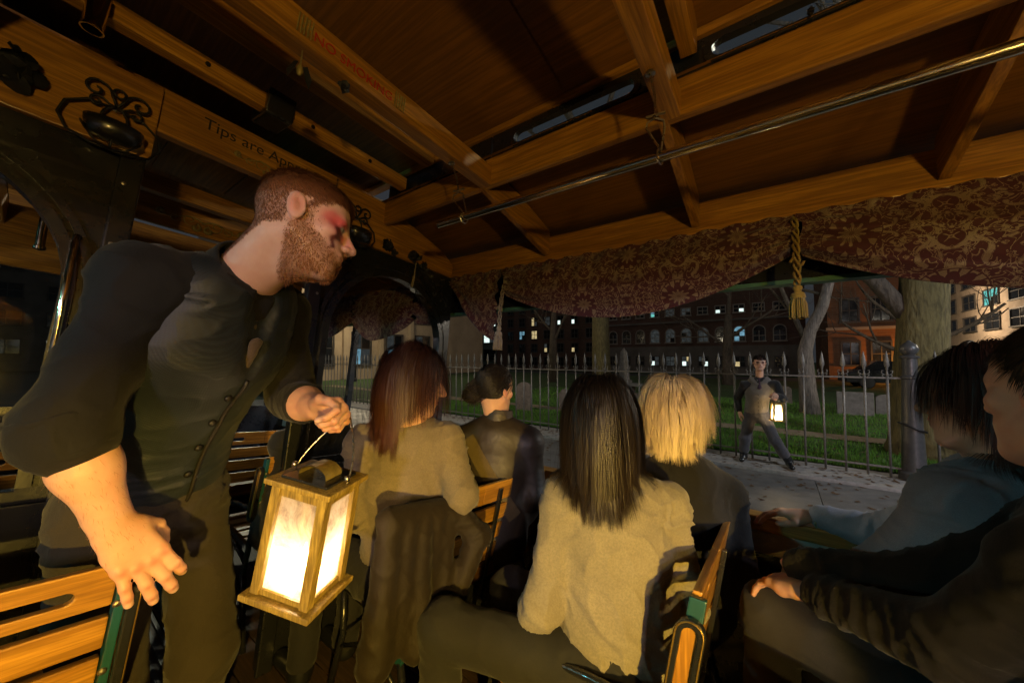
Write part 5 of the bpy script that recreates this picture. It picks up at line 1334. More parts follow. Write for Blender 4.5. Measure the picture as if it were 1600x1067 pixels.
cr = hc + HM @ V3(0, -.07, .11); d0 = Ps - cr; d0 -= (d0 * Ns).sum(1, keepdims=True) * Ns; d0 /= np.linalg.norm(d0, axis=1, keepdims=True) + 1e-9
top = smoothstep(.05, .10, loc_[:, 2])[:, None]; fwd = np.tile(HM[:, 1], (len(Ps), 1))
L_ = .006 + .006 * smoothstep(0, .06, loc_[:, 2]) + .030 * top[:, 0] * (.6 + .5 * np.sin(loc_[:, 0] * 90 + loc_[:, 1] * 60) ** 2) + .005 * rs.random(len(Ps)); d_ = d0 * (.8 - .2 * top) + Ns * (.35 + .35 * top) + fwd * .25 * top + rs.normal(0, .16, Ps.shape)
d_ /= np.linalg.norm(d_, axis=1, keepdims=True)
ts = np.linspace(0, 1, 4)[None, :, None]; pth = (Ps - Ns * .001)[:, None] + d_[:, None] * (L_[:, None, None] * ts) - Ns[:, None] * (L_[:, None, None] * .45 * ts ** 2)
v, f, a = ribbons_mesh(pth, np.full(len(Ps), .0007), rs.random(len(Ps)) * .7, Ns); link_mesh('hair', v, f.tolist(), M_ghair, guide, attr=a)
M_beard = hair_mat('ginger_beard', (.28, .11, .040), (.46, .21, .085), .45)
pr_ = np.clip(bm_, 0, 1) * (q[:, 2] > -.14); idx_ = rs.choice(len(P1), 5500, p=pr_ / pr_.sum()); Pb = P1[idx_] + rs.normal(0, .0012, (5500, 3)); Nb = N1[idx_]
dn = -HM[:, 2] * .9 + HM[:, 1] * .25; d_ = Nb * .55 + dn + rs.normal(0, .2, Pb.shape); d_ /= np.linalg.norm(d_, axis=1, keepdims=True); L_ = .004 + .006 * rs.random(5500)
pth = Pb[:, None] + d_[:, None] * (L_[:, None, None] * ts); v, f, a = ribbons_mesh(pth, np.full(5500, .0005), rs.random(5500) * .6, Nb); link_mesh('beard', v, f.tolist(), M_beard, guide, attr=a)
ih = rs.choice(np.where(((P2 - gj['rwr']) @ fd0 < -.01) | (((P2 - gj['rwr']) @ HMr[:, 1] < .05)))[0], 700); Na = vnormals(P2, F2)[ih]; d_ = fd0 * .9 + Na * .28 + rs.normal(0, .22, Na.shape); d_ /= np.linalg.norm(d_, axis=1, keepdims=True); L_ = .006 + .008 * rs.random(len(ih))
pth = P2[ih][:, None] + d_[:, None] * (L_[:, None, None] * ts); v, f, a = ribbons_mesh(pth, np.full(len(ih), .00022), rs.random(len(ih)) * .5, Na); link_mesh('arm_hair', v, f.tolist(), M_beard, guide, attr=a)
# ---- clothes
M_shirt = fabric('black_shirt', (.0085, .0078, .0080), .8, 500, .3, .35, .06)
def quilt(name, c):
    m = NT(name); v = m.co((1, 1, 1), False); w1 = m.n('TexWave', {'Vector': v, 'Scale': 95.0, 'Distortion': .6, 'Detail': 1.0}); mp = m.n('Mapping', {'Vector': v, 'Rotation': (.5, .6, 1.2)}); w2 = m.n('TexWave', {'Vector': mp.outputs[0], 'Scale': 95.0, 'Distortion': .6})
    h_ = m.math('MULTIPLY', w1.outputs[1], w2.outputs[1]); n = m.noise(v, 20, 4)
    m.p(Base_Color=m.mix(h_, [x * .6 for x in c], [x * 1.7 for x in c]), Roughness=.55, Sheen_Weight=.04); m.bump(m.math('ADD', h_, m.math('MULTIPLY', n, .8)), .16, .002); return m.m
M_vest = quilt('quilted_vest', (.0055, .0105, .0140))
M_trous = fabric('brown_trousers', (.036, .029, .0195), .9, 500, .3, .4, .06)
sf = Field()
sf.cone(gj['neck'] - gu * .07, gj['chest'], .098, .112, .04, gl, 1.40); sf.cone(gj['chest'], gj['waist'], .112, .110, .04, gl, 1.26)
sf.cone(gj['rsh'], gj['lsh'], .064, .064, .05); e1 = gj['rsh'] * .45 + gj['relb'] * .55
sf.cone(gj['neck'] - gu * .03, gj['rsh'], .06, .066, .06); sf.cone(gj['neck'] - gu * .03, gj['lsh'], .06, .066, .06)
ud = nrm(gj['relb'] - gj['rsh']); cuff_r = gj['relb'] + ud * .01
sf.cone(gj['rsh'], e1, .070, .064, .03); sf.cone(e1, cuff_r, .064, .070, .03)
fd = nrm(gj['rwr'] - gj['relb'])
sf.cone(gj['relb'] + V3(0, 0, .01), gj['relb'] + fd * .035, .066, .064, .02)
sf.cone(gj['lsh'], gj['lelb'] + V3(0, 0, .02), .070, .064, .05); sf.cone(gj['lelb'], gj['lelb'] + nrm(gj['lwr'] - gj['lelb']) * .075, .062, .057, .03)

P_, F_ = cloth_mesh(sf, .007, .0085, 21, 2, rings=.6); link_mesh('shirt', P_, F_.tolist(), M_shirt, guide, smooth=True)
# turned-back cuffs
for p0, dr, r0, nm in ((gj['relb'] - fd * .03, fd, .071, 'rolled_cuff'), (gj['lelb'] + nrm(gj['lwr'] - gj['lelb']) * .045, nrm(gj['lwr'] - gj['lelb']), .060, 'rolled_cuff')):
    cf = Field(); cf.cone(p0, p0 + dr * .07, r0, r0 * .97, .01); cf.cut(p0 + dr * .078, dr); cf.cut(p0 - dr * .005, -dr); cf.cone(p0 + dr * .03, p0 + dr * .2, r0 - .014, r0 - .018, .004, op='sub')
    P_, F_ = cloth_mesh(cf, .005, .003, 40, 5, 1); link_mesh(nm, P_, F_.tolist(), M_shirt, guide, smooth=True)
# collar
col = Field(); cb = gj['neck'] - gu * .01; ct = gj['neck'] * .62 + hc * .38
nd = nrm(hc + HM @ V3(0, -.03, -.05) - cb)
col.cone(cb, cb + nd * .06, .096, .084, .01); col.cone(cb - nd * .05, cb + nd * .14, .076, .074, .004, op='sub'); col.cut(cb + nd * .062, nd); col.cut(cb - nd * .03, -nd)
fr = nrm(gf + V3(0, .3, 0)); col.ell(cb + fr * .085 + nd * .03, V3(.045, .045, .06), None, .01, 'sub')
P_, F_ = cloth_mesh(col, .005, .002, 40, 6, 1); link_mesh('collar', P_, F_.tolist(), M_shirt, guide, smooth=True)
# vest over the shirt, open V at the front
vf = Field()
vf.cone(gj['neck'] - gu * .085, gj['chest'], .122, .138, .04, gl, 1.36); vf.cone(gj['chest'], gj['waist'], .138, .126, .05, gl, 1.27); vf.cone(gj['waist'], gj['waist'] * .55 + gj['pelv'] * .45, .126, .130, .04, gl, 1.26)
for s_, sh in ((-1, gj['rsh']), (1, gj['lsh'])):
    c_ = gj['neck'] - gu * .028 + gl * s_ * .075; vf.cone(c_, c_ - gu * .12, .066, .08, .04)
    vf.ell(sh + gl * s_ * .085 - gu * .03, V3(.075, .095, .125), np.stack([gl, gf, gu], 1), .012, 'sub')
vf.cone(cb + gf * .15 + gu * .02, gj['chest'] + gf * .17 - gu * .04, .075, .012, .008, op='sub')
hem = gj['waist'] * .52 + gj['pelv'] * .48; vf.cut(hem, nrm(-gu - gf * .15))
P_, F_ = cloth_mesh(vf, .007, .0045, 20, 9); link_mesh('vest', P_, F_.tolist(), M_vest, guide, smooth=True)
# front edge cord and buttons
m = MB(); pts = []
for t_ in np.linspace(0, 1, 30):
    p = gj['chest'] * (1 - t_) + hem * t_ - gu * .02; o_ = p + gf * .4 + gl * .0
    for _ in range(60):
        dd_ = float(vf(o_[None])[0])
        if dd_ < .003: break
        o_ = o_ - gf * dd_ * .8
    pts.append(tuple(o_ + gf * .003))
m.tube(pts, .0045, 6); B(m, 'vest_edge', M_blackprint, guide, smooth=True)
for k_ in range(4, 28, 6):
    c_ = V3(pts[k_]) + gl * -.02 + gf * -.002; m = MB(); m.lathe([(.002, .007), (.007, .006), (.009, .003), (.009, 0)], tuple(c_), 10, Matrix(np.c_[np.r_[np.stack([gl, gu, gf], 1), [[0, 0, 0]]], [0, 0, 0, 1]].tolist())); B(m, 'button', M_iron, guide, smooth=True)
# cravat
cv = Field(); c0 = cb + fr * .078 - nd * .005; c1 = gj['chest'] + gf * .132 + gu * .075; cv.cone(c0 + gl * .012, c1, .012, .017, .012, gf, .5); cv.cone(c0 - gl * .012, c1, .012, .017, .012, gf, .5); cv.cone(c1, c1 - gu * .075 + gf * .006, .017, .006, .012, gf, .5)
P_, F_ = cloth_mesh(cv, .004, .0015, 60, 4, 1, rings=0); link_mesh('cravat', P_, F_.tolist(), fabric('tan_cravat', (.13, .09, .055), .7, 300, .5), guide, smooth=True)
# trousers and boots
tf = Field(); tf.cone(gj['waist'] - gu * .02, gj['pelv'], .120, .130, .05, gl, 1.18)
for h_, k_, a_ in ((gj['rhip'], rk, ra), (gj['lhip'], lk, la)):
    tf.cone(h_, k_, .096, .078, .05); tf.cone(k_, a_, .074, .07, .03)
P_, F_ = cloth_mesh(tf, .010, .010, 20, 12); link_mesh('trousers', P_, F_.tolist(), M_trous, guide, smooth=True)
bt = Field().cone(gj['waist'] * .75 + gj['pelv'] * .25, gj['waist'] * .62 + gj['pelv'] * .38, .138, .139, .01, gl, 1.2)
for a_ in (ra, la):
    sfb = Field(); sfb.cone(a_ + V3(0, 0, .05), a_ + V3(0, 0, -.045), .06, .05, .02); sfb.cone(a_ + V3(-.02, 0, -.05), a_ + gf * V3(1, 1, 0) * .17 + V3(0, 0, -.06), .04, .035, .03); sfb.cut((0, 0, FLg), (0, 0, -1)); P_, F_ = cloth_mesh(sfb, .01, .001, 30, 3, 1); link_mesh('boot', P_, F_.tolist(), M_plastic, guide, smooth=True)
# ================================================================ seated riders (trolley frame)
SEAT = FLOOR + .46
def rider(label, j, hf_, hs, tone, top_mat, leg_mat, sleeve=.058, torso=(.125, .118), tw=1.3, amp=.010, freq=20, seed=1, hands=(), cuffs=True, voxel=.009, grp=None, fold=None, hood=None, shirt_name='jumper', jaw=.95, legs=True):
    """j: joints; hf_: (forward, up) of the head"""
    t = thing('person', label, 'person', (j['pel'][0], j['pel'][1], SEAT)); HM_ = frame3(V3(hf_[0]), V3(hf_[1]))
    u = nrm(j['neck'] - j['pel']); l = nrm((j['lsh'] - j['rsh']) - u * ((j['lsh'] - j['rsh']) @ u)); f = np.cross(l, u)
    hf2 = head_field(j['head'], HM_, hs, jaw, True, j['neck'] - u * .03, (.050, .054)); Ph, Fh = hf2.mesh(.0045); Ph = relax(Ph, Fh, 1, .4)
    Ch, _, _ = skin_cols(head_local(Ph, j['head'], HM_, hs), tone, (.42, .15, .13), .2); parts = [(Ph, Fh, Ch)]
    for wr, M_, sc_, cu in hands:
        hf3 = Field(); hand_field(hf3, wr, M_, sc_, cu); Pq, Fq = hf3.mesh(.0042); Pq = relax(Pq, Fq, 1, .4); parts.append((Pq, Fq, np.tile(V3(tone), (len(Pq), 1))))
    b = Field(); b.cone(j['neck'] - u * .05, j['pel'], .08, .09, .04, l, 1.2); b.cone(j['rsh'], j['lsh'], .04, .04, .04)
    for s_ in 'lr': b.cone(j[s_ + 'sh'], j[s_ + 'elb'], .038, .034, .03); b.cone(j[s_ + 'elb'], j[s_ + 'wr'], .034, .024, .03)
    if legs:
        for s_ in 'lr': b.cone(j[s_ + 'hip'], j[s_ + 'kn'], .06, .045, .04); b.cone(j[s_ + 'kn'], j[s_ + 'an'], .04, .03, .03)
    Pb, Fb = b.mesh(.014); parts.append((Pb, Fb, np.tile(V3(tone), (len(Pb), 1))))
    V_, F_, A_ = add_mesh(parts); link_mesh('body', V_, F_, M_skin, t, smooth=True, attr=A_)
    c = Field(); ch = j['neck'] * .62 + j['pel'] * .38
    c.cone(j['neck'] - u * .085, ch, torso[0] * .86, torso[0], .05, l, tw); c.cone(ch, j['pel'], torso[0], torso[1], .05, l, tw); c.cone(j['neck'] - u * .03, j['neck'] - u * .09, .056, .09, .04, l, 1.2)
    c.cone(j['rsh'], j['lsh'], sleeve, sleeve, .05)
    for s_ in 'lr':
        c.cone(j['neck'] - u * .035, j[s_ + 'sh'], .046, sleeve, .05); c.cone(j[s_ + 'sh'], j[s_ + 'elb'], sleeve, sleeve * .9, .03); w_ = j[s_ + 'elb'] * .12 + j[s_ + 'wr'] * .88; c.cone(j[s_ + 'elb'], w_, sleeve * .9, sleeve * .66, .025)
    Pc, Fc = cloth_mesh(c, voxel, amp, freq, seed, fold=fold); link_mesh(shirt_name, Pc, Fc.tolist(), top_mat, t, smooth=True)
    if legs:
        k = Field(); k.cone(j['pel'] + u * .02, j['pel'] - V3(0, 0, .02), .12, .125, .04, l, 1.2)
        for s_ in 'lr': k.cone(j[s_ + 'hip'], j[s_ + 'kn'], .088, .070, .05); k.cone(j[s_ + 'kn'], j[s_ + 'an'], .068, .058, .03)
        Pk, Fk = cloth_mesh(k, .010, .008, 22, seed + 3); link_mesh('trousers', Pk, Fk.tolist(), leg_mat, t, smooth=True)
        for s_ in 'lr':
            a = j[s_ + 'an']; sh = Field(); d = nrm((j[s_ + 'kn'] - j[s_ + 'hip']) * V3(1, 1, 0)); sh.cone(a + V3(0, 0, .02), a + V3(0, 0, -.05), .05, .045, .02); sh.cone(a - V3(0, 0, .05), a + d * .16 - V3(0, 0, .055), .038, .034, .03); Pz, Fz = sh.mesh(.011); link_mesh('shoe', Pz, Fz.tolist(), M_plastic, t, smooth=True)
    c.f = f
    return t, HM_, c
def legs_for(j, dirx, spread=.09, knee_z=None, rest=None):
    """thighs along dirx from the pelvis, shanks down to the floor"""
    d = nrm(V3(dirx[0], dirx[1], 0)); s_ = V3(-d[1], d[0], 0)
    for n_, q_ in (('l', 1), ('r', -1)):
        j[n_ + 'hip'] = j['pel'] + s_ * q_ * spread - V3(0, 0, .01)
        if n_ + 'kn' not in j: j[n_ + 'kn'] = j['pel'] + d * .43 + s_ * q_ * spread * 1.3 + V3(0, 0, .02)
        k = j[n_ + 'kn']; j[n_ + 'an'] = V3(k[0] + d[0] * .0, k[1] + d[1] * .0, FLOOR + .092)
    return j
GR = 'riders on the slatted benches'
def hair_mask_full(fr=.030, low=-.06): return lambda p: (p[:, 2] > np.where(p[:, 1] > fr, .052 + .5 * np.clip(p[:, 1] - fr, 0, 1), np.where(p[:, 1] > -.015, .0 + .8 * np.clip(p[:, 1] + .015, 0, 1), low)))
def long_hair(t, j, HM_, hs, body, mat, n, steps, ds, seed, part=(0, .03, .12), lift=.014, grav=.35, back=.3, width=.0007, clump=.255, mask=None, wave=0.0):
    rs = np.random.default_rng(seed); mk = mask or hair_mask_full()
    skullcap(j['head'], HM_, hs, .008, mk, 'hair_cap', mat, t)
    P_, N_, _ = scalp_points(n, j['head'], HM_, hs, rs, mk); dsv = ds * (.72 + .36 * rs.random(n) ** .6)
    paths = grow_hair(P_, N_, HM_, j['head'], hs, steps, dsv, body, rs, part, lift, grav, 0, clump, back, wave=wave)
    tw = N_ + rs.normal(0, .16, N_.shape); v, f, a = ribbons_mesh(paths, width * (.7 + .6 * rs.random(n)), rs.random(n) * .22, tw); link_mesh('hair', v, f.tolist(), mat, t, smooth=True, attr=a)

M_denim = fabric('dark_denim', (.022, .022, .024), .9, 600, .3, .35, .05)
# ---- woman in the grey jumper
j = dict(head=V3(-.444, 1.085, -.075), neck=V3(-.435, 1.112, -.25), lsh=V3(-.525, 1.025, -.325), rsh=V3(-.285, 1.235, -.335), lelb=V3(-.55, .955, -.60), relb=V3(-.225, 1.235, -.585), lwr=V3(-.60, 1.10, -.70), rwr=V3(-.36, 1.38, -.70), pel=V3(-.375, 1.135, -.735), lkn=V3(-.83, .865, -.73), rkn=V3(-.80, 1.17, -.73))
legs_for(j, (-1, -.1))
M_grey = fabric('grey_marl_jumper', (.225, .20, .15), .95, 190, .28, .45, .12)
jA = j
def jfold(P):
    d = np.zeros(len(P))
    for s_ in 'lr':
        ax = nrm(jA[s_ + 'elb'] - jA[s_ + 'sh']); q_ = P - jA[s_ + 'sh']; t_ = q_ @ nrm(ax + (jA[s_ + 'sh'] - jA['neck']) * 2.0); near = np.exp(-((np.linalg.norm(q_, axis=1) - .07) / .07) ** 2); d -= .0035 * np.exp(-((t_ - .012) / .0045) ** 2) * near
    hz = jA['pel'][2] + .085 + .03 * np.sin(P[:, 0] * 9 + 1); d -= .005 * np.exp(-((P[:, 2] - hz) / .006) ** 2); d += .006 * smoothstep(hz + .03, hz - .01, P[:, 2]) * (P[:, 2] > hz - .06)
    drag = np.sin((P[:, 2] * 1.0 + P[:, 0] * .9 - P[:, 1] * .35) * 62 + 2.2 * waves(P, 9, 77)); d += .006 * np.clip(drag, -.3, 1) * smoothstep(-.38, -.6, P[:, 2])
    return d
tA, HA, cA = rider('long dark haired woman in a light grey jumper seen from behind', j, (V3(-.15, .97, -.12), V3(0, 0, 1)), 1.0, (.50, .30, .21), M_grey, M_denim, .058, (.125, .145), 1.28, .0125, 19, 21, grp=GR, voxel=.006, fold=jfold)
long_hair(tA, j, HA, 1.0, cA, hair_mat('dark_brown_hair', (.009, .006, .004), (.018, .011, .006), .34), 14000, 17, .0165, 5, grav=.42, lift=.020, back=.25, width=.0007, clump=.35, wave=.0008)
# hem band of the jumper, stitched
# ---- blond rider in black
j = dict(head=V3(-.325, 1.545, -.045), neck=V3(-.312, 1.575, -.235), lsh=V3(-.43, 1.47, -.355), rsh=V3(-.175, 1.655, -.36), lelb=V3(-.47, 1.44, -.62), relb=V3(-.12, 1.62, -.63), lwr=V3(-.55, 1.52, -.72), rwr=V3(-.25, 1.66, -.72), pel=V3(-.30, 1.54, -.74), lkn=V3(-.76, 1.45, -.73), rkn=V3(-.76, 1.62, -.73))
legs_for(j, (-1, 0))
M_blackknit = fabric('black_knit', (.011, .011, .013), .95, 600, .3, .35, .08)
tB, HB, cB = rider('short blond haired rider in a black top beside the window', j, (V3(.10, .99, -.05), V3(0, 0, 1)), .98, (.55, .34, .24), M_blackknit, M_denim, .070, (.135, .14), 1.35, .008, 18, 31, grp=GR)
long_hair(tB, j, HB, .98, cB, hair_mat('blond_hair', (.52, .40, .25), (.74, .60, .38), .42), 14000, 12, .0150, 7, grav=.28, lift=.024, back=.15, width=.0007, clump=.25, wave=.0016)
# ---- auburn haired woman turning to the window
j = dict(head=V3(-1.085, .868, .005), neck=V3(-1.125, .905, -.165), lsh=V3(-1.275, .815, -.245), rsh=V3(-1.015, .985, -.225), lelb=V3(-1.27, .80, -.49), relb=V3(-.925, 1.0, -.395), lwr=V3(-1.28, .97, -.62), rwr=V3(-1.05, 1.16, -.40), pel=V3(-1.20, 1.00, -.735), lkn=V3(-1.66, .88, -.73), rkn=V3(-1.66, 1.08, -.73))
legs_for(j, (-1, 0))
M_tan = fabric('tan_jumper', (.17, .14, .095), .95, 210, .25, .4, .1)
tC, HC, cC = rider('auburn haired woman in a tan jumper turned to the window', j, (V3(.74, .62, -.16), V3(0, 0, 1)), 1.02, (.52, .31, .22), M_tan, M_denim, .062, (.125, .13), 1.3, .010, 18, 41, grp=GR)
long_hair(tC, j, HC, 1.02, cC, hair_mat('auburn_hair', (.014, .0055, .006), (.060, .020, .012), .36), 14000, 14, .0180, 9, part=(.0, .045, .115), grav=.36, lift=.018, back=1.0, width=.0007, clump=.35, wave=.0009, mask=hair_mask_full(.005))  # tip colour carries the orange light on the hair ends
# ---- rider with hair bun and leather jacket
j = dict(head=V3(-1.165, 1.45, -.02), neck=V3(-1.15, 1.475, -.170), lsh=V3(-1.285, 1.375, -.29), rsh=V3(-1.01, 1.555, -.27), lelb=V3(-1.31, 1.34, -.54), relb=V3(-.965, 1.57, -.52), lwr=V3(-1.4, 1.44, -.62), rwr=V3(-1.05, 1.64, -.66), pel=V3(-1.16, 1.48, -.74), lkn=V3(-1.6, 1.40, -.73), rkn=V3(-1.6, 1.58, -.73))
legs_for(j, (-1, 0))
def leather(name, c):
    m = NT(name); v = m.co((1, 1, 1), False); n1 = m.noise(v, 16, 5, .6, .8); n2 = m.noise(v, 170, 4); m.p(Base_Color=m.mix(n1, c, [x * .4 for x in c]), Roughness=m.ramp(n1, [(.3, .62), (.7, .48)])); m.bump(m.math('ADD', n1, m.math('MULTIPLY', n2, .5)), .3, .004); return m.m
M_leather = leather('brown_black_leather', (.028, .020, .013))
tD, HD, cD = rider('rider with a dark hair bun in a leather jacket', j, (V3(.05, .99, .0), V3(0, 0, 1)), 1.0, (.50, .30, .21), M_leather, M_denim, .066, (.135, .14), 1.35, .0018, 24, 51, grp=GR, shirt_name='jacket')
M_dkhair = hair_mat('black_brown_hair', (.010, .007, .005), (.024, .014, .008), .34)
rs = np.random.default_rng(3); mk = hair_mask_full(); skullcap(j['head'], HD, 1.0, .010, mk, 'hair_cap', M_dkhair, tD)
bun = j['head'] + HD @ V3(-.070, -.095, -.035)
P_, N_, _ = scalp_points(1800, j['head'], HD, 1.0, rs, mk); ts = np.linspace(0, 1, 9)[None, :, None]
hcn = j['head'] + HD @ V3(0, -.008, .032); tgt = bun + rs.normal(0, .022, P_.shape); ln_ = P_[:, None] * (1 - ts) + tgt[:, None] * ts; q_ = (ln_ - hcn) @ HD; k0 = np.linalg.norm(q_ / (np.array([.0765, .0985, .0895]) + .012), axis=2, keepdims=True); q_ = np.where(k0 < 1, q_ / np.maximum(k0, .2), q_); pth = hcn + q_ @ HD.T
v1, f1, a1 = strands_mesh(pth, .0017 * np.ones(len(P_)), rs.random(len(P_)) * .7)
nb = 700; ax = rs.normal(0, 1, (nb, 3)); ax /= np.linalg.norm(ax, axis=1, keepdims=True); rr = .040 * (.8 + .25 * rs.random(nb)); a0 = rs.random(nb) * 6.28; e1 = np.cross(ax, [.3, .5, .8]); e1 /= np.linalg.norm(e1, axis=1, keepdims=True); e2 = np.cross(ax, e1)
an = a0[:, None] + np.linspace(0, 2.6, 9)[None]; pth = bun + (rr[:, None, None] * (np.cos(an)[..., None] * e1[:, None] + np.sin(an)[..., None] * e2[:, None])) * np.array([1.25, 1.0, .9])
v2, f2, a2 = strands_mesh(pth, .0017 * np.ones(nb), rs.random(nb) * .7); v, f, a = add_mesh([(v1, f1, a1), (v2, f2, a2)]); link_mesh('hair', v, f, M_dkhair, tD, smooth=True, attr=a)
bf_ = Field().ell(bun, V3(.045, .038, .036)); Pq, Fq = bf_.mesh(.006); at = np.zeros((len(Pq), 3)); at[:, 1] = .6; link_mesh('bun_core', Pq, Fq.tolist(), M_dkhair, tD, smooth=True, attr=at)
# collar and a broad bag strap across the back
u = nrm(j['neck'] - j['pel']); cl = Field(); cl.cone(j['neck'] - u * .055, j['neck'] + u * .045, .086, .074, .01); cl.cone(j['neck'] - u * .1, j['neck'] + u * .1, .066, .062, .004, op='sub'); cl.cut(j['neck'] + u * .055, u); Pq, Fq = cloth_mesh(cl, .006, .003, 30, 5, 1); link_mesh('collar', Pq, Fq.tolist(), M_leather, tD, smooth=True)
def strap(parent, fld, a, b, view, width, mat, name, n=26):
    a, b, view = V3(a), V3(b), nrm(view); V = []; ax = nrm(np.cross(nrm(b - a), view))
    for i in range(n + 1):
        p = a + (b - a) * i / n
        for s_ in (-1, -.5, 0, .5, 1):
            o = p + ax * s_ * width / 2 - view * .4
            for _ in range(70):
                d_ = float(fld(o[None])[0])
                if d_ < .009: break
                o = o + view * d_ * .8
            V.append(o)
    F = [(i * 5 + k, i * 5 + k + 1, i * 5 + k + 6, i * 5 + k + 5) for i in range(n) for k in range(4)]; V = np.array(V); V = np.r_[V, V - 0.0]
    V[len(V) // 2:] += view * .006; h_ = (n + 1) * 5; F += [tuple(h_ + q for q in reversed(f_)) for f_ in F]
    return link_mesh(name, V, F, mat, parent, smooth=True)
strap(tD, cD, V3(-1.27, 1.40, -.255), V3(-1.03, 1.50, -.60), V3(-.6, .8, 0), .065, fabric('bag_strap', (.10, .075, .035), .8, 300, .4), 'bag_strap')
# ---- rider with dark red hair by the window, blue grey shirt
j = dict(head=V3(.405, 1.335, .045), neck=V3(.425, 1.375, -.105), lsh=V3(.315, 1.27, -.205), rsh=V3(.47, 1.60, -.19), lelb=V3(.205, 1.315, -.40), relb=V3(.28, 1.72, -.40), lwr=V3(.02, 1.48, -.52), rwr=V3(.10, 1.745, -.385), pel=V3(.50, 1.42, -.735), lkn=V3(-.03, 1.37, -.595), rkn=V3(-.02, 1.58, -.66))
legs_for(j, (-1, 0))
M_blue = fabric('blue_grey_shirt', (.27, .28, .34), .9, 600, .25, .35, .1)
M_jeans = fabric('worn_jeans', (.034, .032, .030), .9, 500, .35, .35, .05)
rwm = np.stack([V3(0, -.3, .95), V3(-.98, -.1, -.05), nrm(V3(.05, .9, .35))], 1)
tE, HE, cE = rider('dark red haired rider in a blue grey shirt at the right window', j, (V3(-.88, .46, -.06), V3(.05, 0, 1)), 1.0, (.50, .30, .21), M_blue, M_jeans, .066, (.13, .14), 1.25, .010, 20, 61, hands=[(V3(.085, 1.745, -.395), np.stack([nrm(V3(.1, -1, .1)), nrm(V3(-1, -.1, -.05)), nrm(V3(0, .1, 1))], 1), .95, [(.3, .4, .3)] * 4)], grp=GR, shirt_name='shirt')
long_hair(tE, j, HE, 1.0, cE, hair_mat('dark_red_hair', (.012, .005, .004), (.040, .012, .008), .4), 14000, 12, .0150, 12, part=(.0, .035, .118), grav=.33, lift=.014, back=.55, width=.0007, clump=.25, mask=hair_mask_full(.0))
m = MB(); hb = j['head'] + HE @ V3(.03, -.03, .128); m.tube([tuple(j['head'] + HE @ V3(.092 * math.cos(a), .02 + .0 * a, .03 + .102 * math.sin(a))) for a in np.linspace(.15, math.pi - .15, 18)], .009, 7, flat=.5); B(m, 'headband', M_rose, tE, smooth=True)
m = MB(); cb_ = V3(.085, 1.745, -.392)
for k_ in range(4): m.tube([tuple(cb_ + V3(.02 + .012 * k_ + .004 * math.sin(3 * a + k_), .034 * math.cos(a), .034 * math.sin(a))) for a in np.linspace(0, 6.28, 20)[:-1]], .0045, 6, closed=True)
B(m, 'bracelets', fabric('woven_bracelet', (.30, .33, .22), .8, 200, .5), tE, smooth=True)
# ---- rider at the right edge in a dark jacket
j = dict(head=V3(.400, 1.010, .045), neck=V3(.455, 1.00, -.10), lsh=V3(.335, .895, -.215), rsh=V3(.455, 1.19, -.20), lelb=V3(.235, 1.02, -.395), relb=V3(.25, 1.20, -.36), lwr=V3(.055, 1.225, -.455), rwr=V3(.02, 1.30, -.43), pel=V3(.50, .98, -.735), lkn=V3(.06, .92, -.70), rkn=V3(.06, 1.08, -.70))
legs_for(j, (-1, 0))
M_dark = fabric('dark_jacket', (.010, .0085, .0065), .9, 450, .3, .3, .05)
tF, HF, cF = rider('rider in a dark jacket cut off by the right edge', j, (V3(-.50, .86, .0), V3(.03, 0, 1)), 1.03, (.50, .29, .20), M_dark, M_denim, .068, (.15, .15), 1.3, .009, 22, 71, hands=[(V3(.045, 1.235, -.462), np.stack([nrm(V3(.6, .7, .1)), nrm(V3(-.65, .7, -.2)), nrm(V3(0, .15, 1))], 1), 1.0, [(.35, .45, .3)] * 4)], grp=GR, shirt_name='jacket', jaw=1.02)
M_shortdk = hair_mat('short_dark_hair', (.016, .011, .007), (.04, .026, .015), .4)
long_hair(tF, j, HF, 1.03, None, M_shortdk, 9000, 5, .0065, 15, part=(0, -.03, .12), grav=.10, lift=.006, back=.1, width=.0007, clump=.2)

# ================================================================ coat hung over the bench back
ct = thing('brown_coat', 'crumpled brown coat draped over the bench back beside the lantern', 'coat', (-.95, .92, -.45))
M_coat = fabric('waxed_brown_coat', (.017, .0115, .0065), .7, 300, .4, .4, .04)
cf = Field(); 
cf.cone((-.955, .72, -.42), (-.965, 1.03, -.45), .040, .040, .03)
for y_, w_ in ((.72, .050), (.78, .046), (.84, .052), (.90, .046), (.95, .046)):
    cf.cone((-.945, y_, -.44), (-.925 + .02 * math.sin(y_ * 40), y_ - .015, -.79 - .03 * math.sin(y_ * 30)), .034, w_, .018)
cf.cone((-.94, .99, -.45), (-.885, 1.055, -.54), .042, .044, .03); cf.cone((-.885, 1.055, -.54), (-.89, .945, -.76), .044, .036, .02)      # hanging sleeve
cf.cone((-1.03, .85, -.45), (-1.04, 1.06, -.50), .03, .03, .03)
P_, F_ = cloth_mesh(cf, .007, .008, 20, 8, 1); link_mesh('coat_body', P_, F_.tolist(), M_coat, ct, smooth=True)
m = MB(); m.tube([(-.888 + .038 * math.cos(a), .94 + .038 * math.sin(a), -.765 + .012 * math.sin(a)) for a in np.linspace(0, 6.28, 18)[:-1]], .008, 7, closed=True); B(m, 'cuff', M_coat, ct, smooth=True)
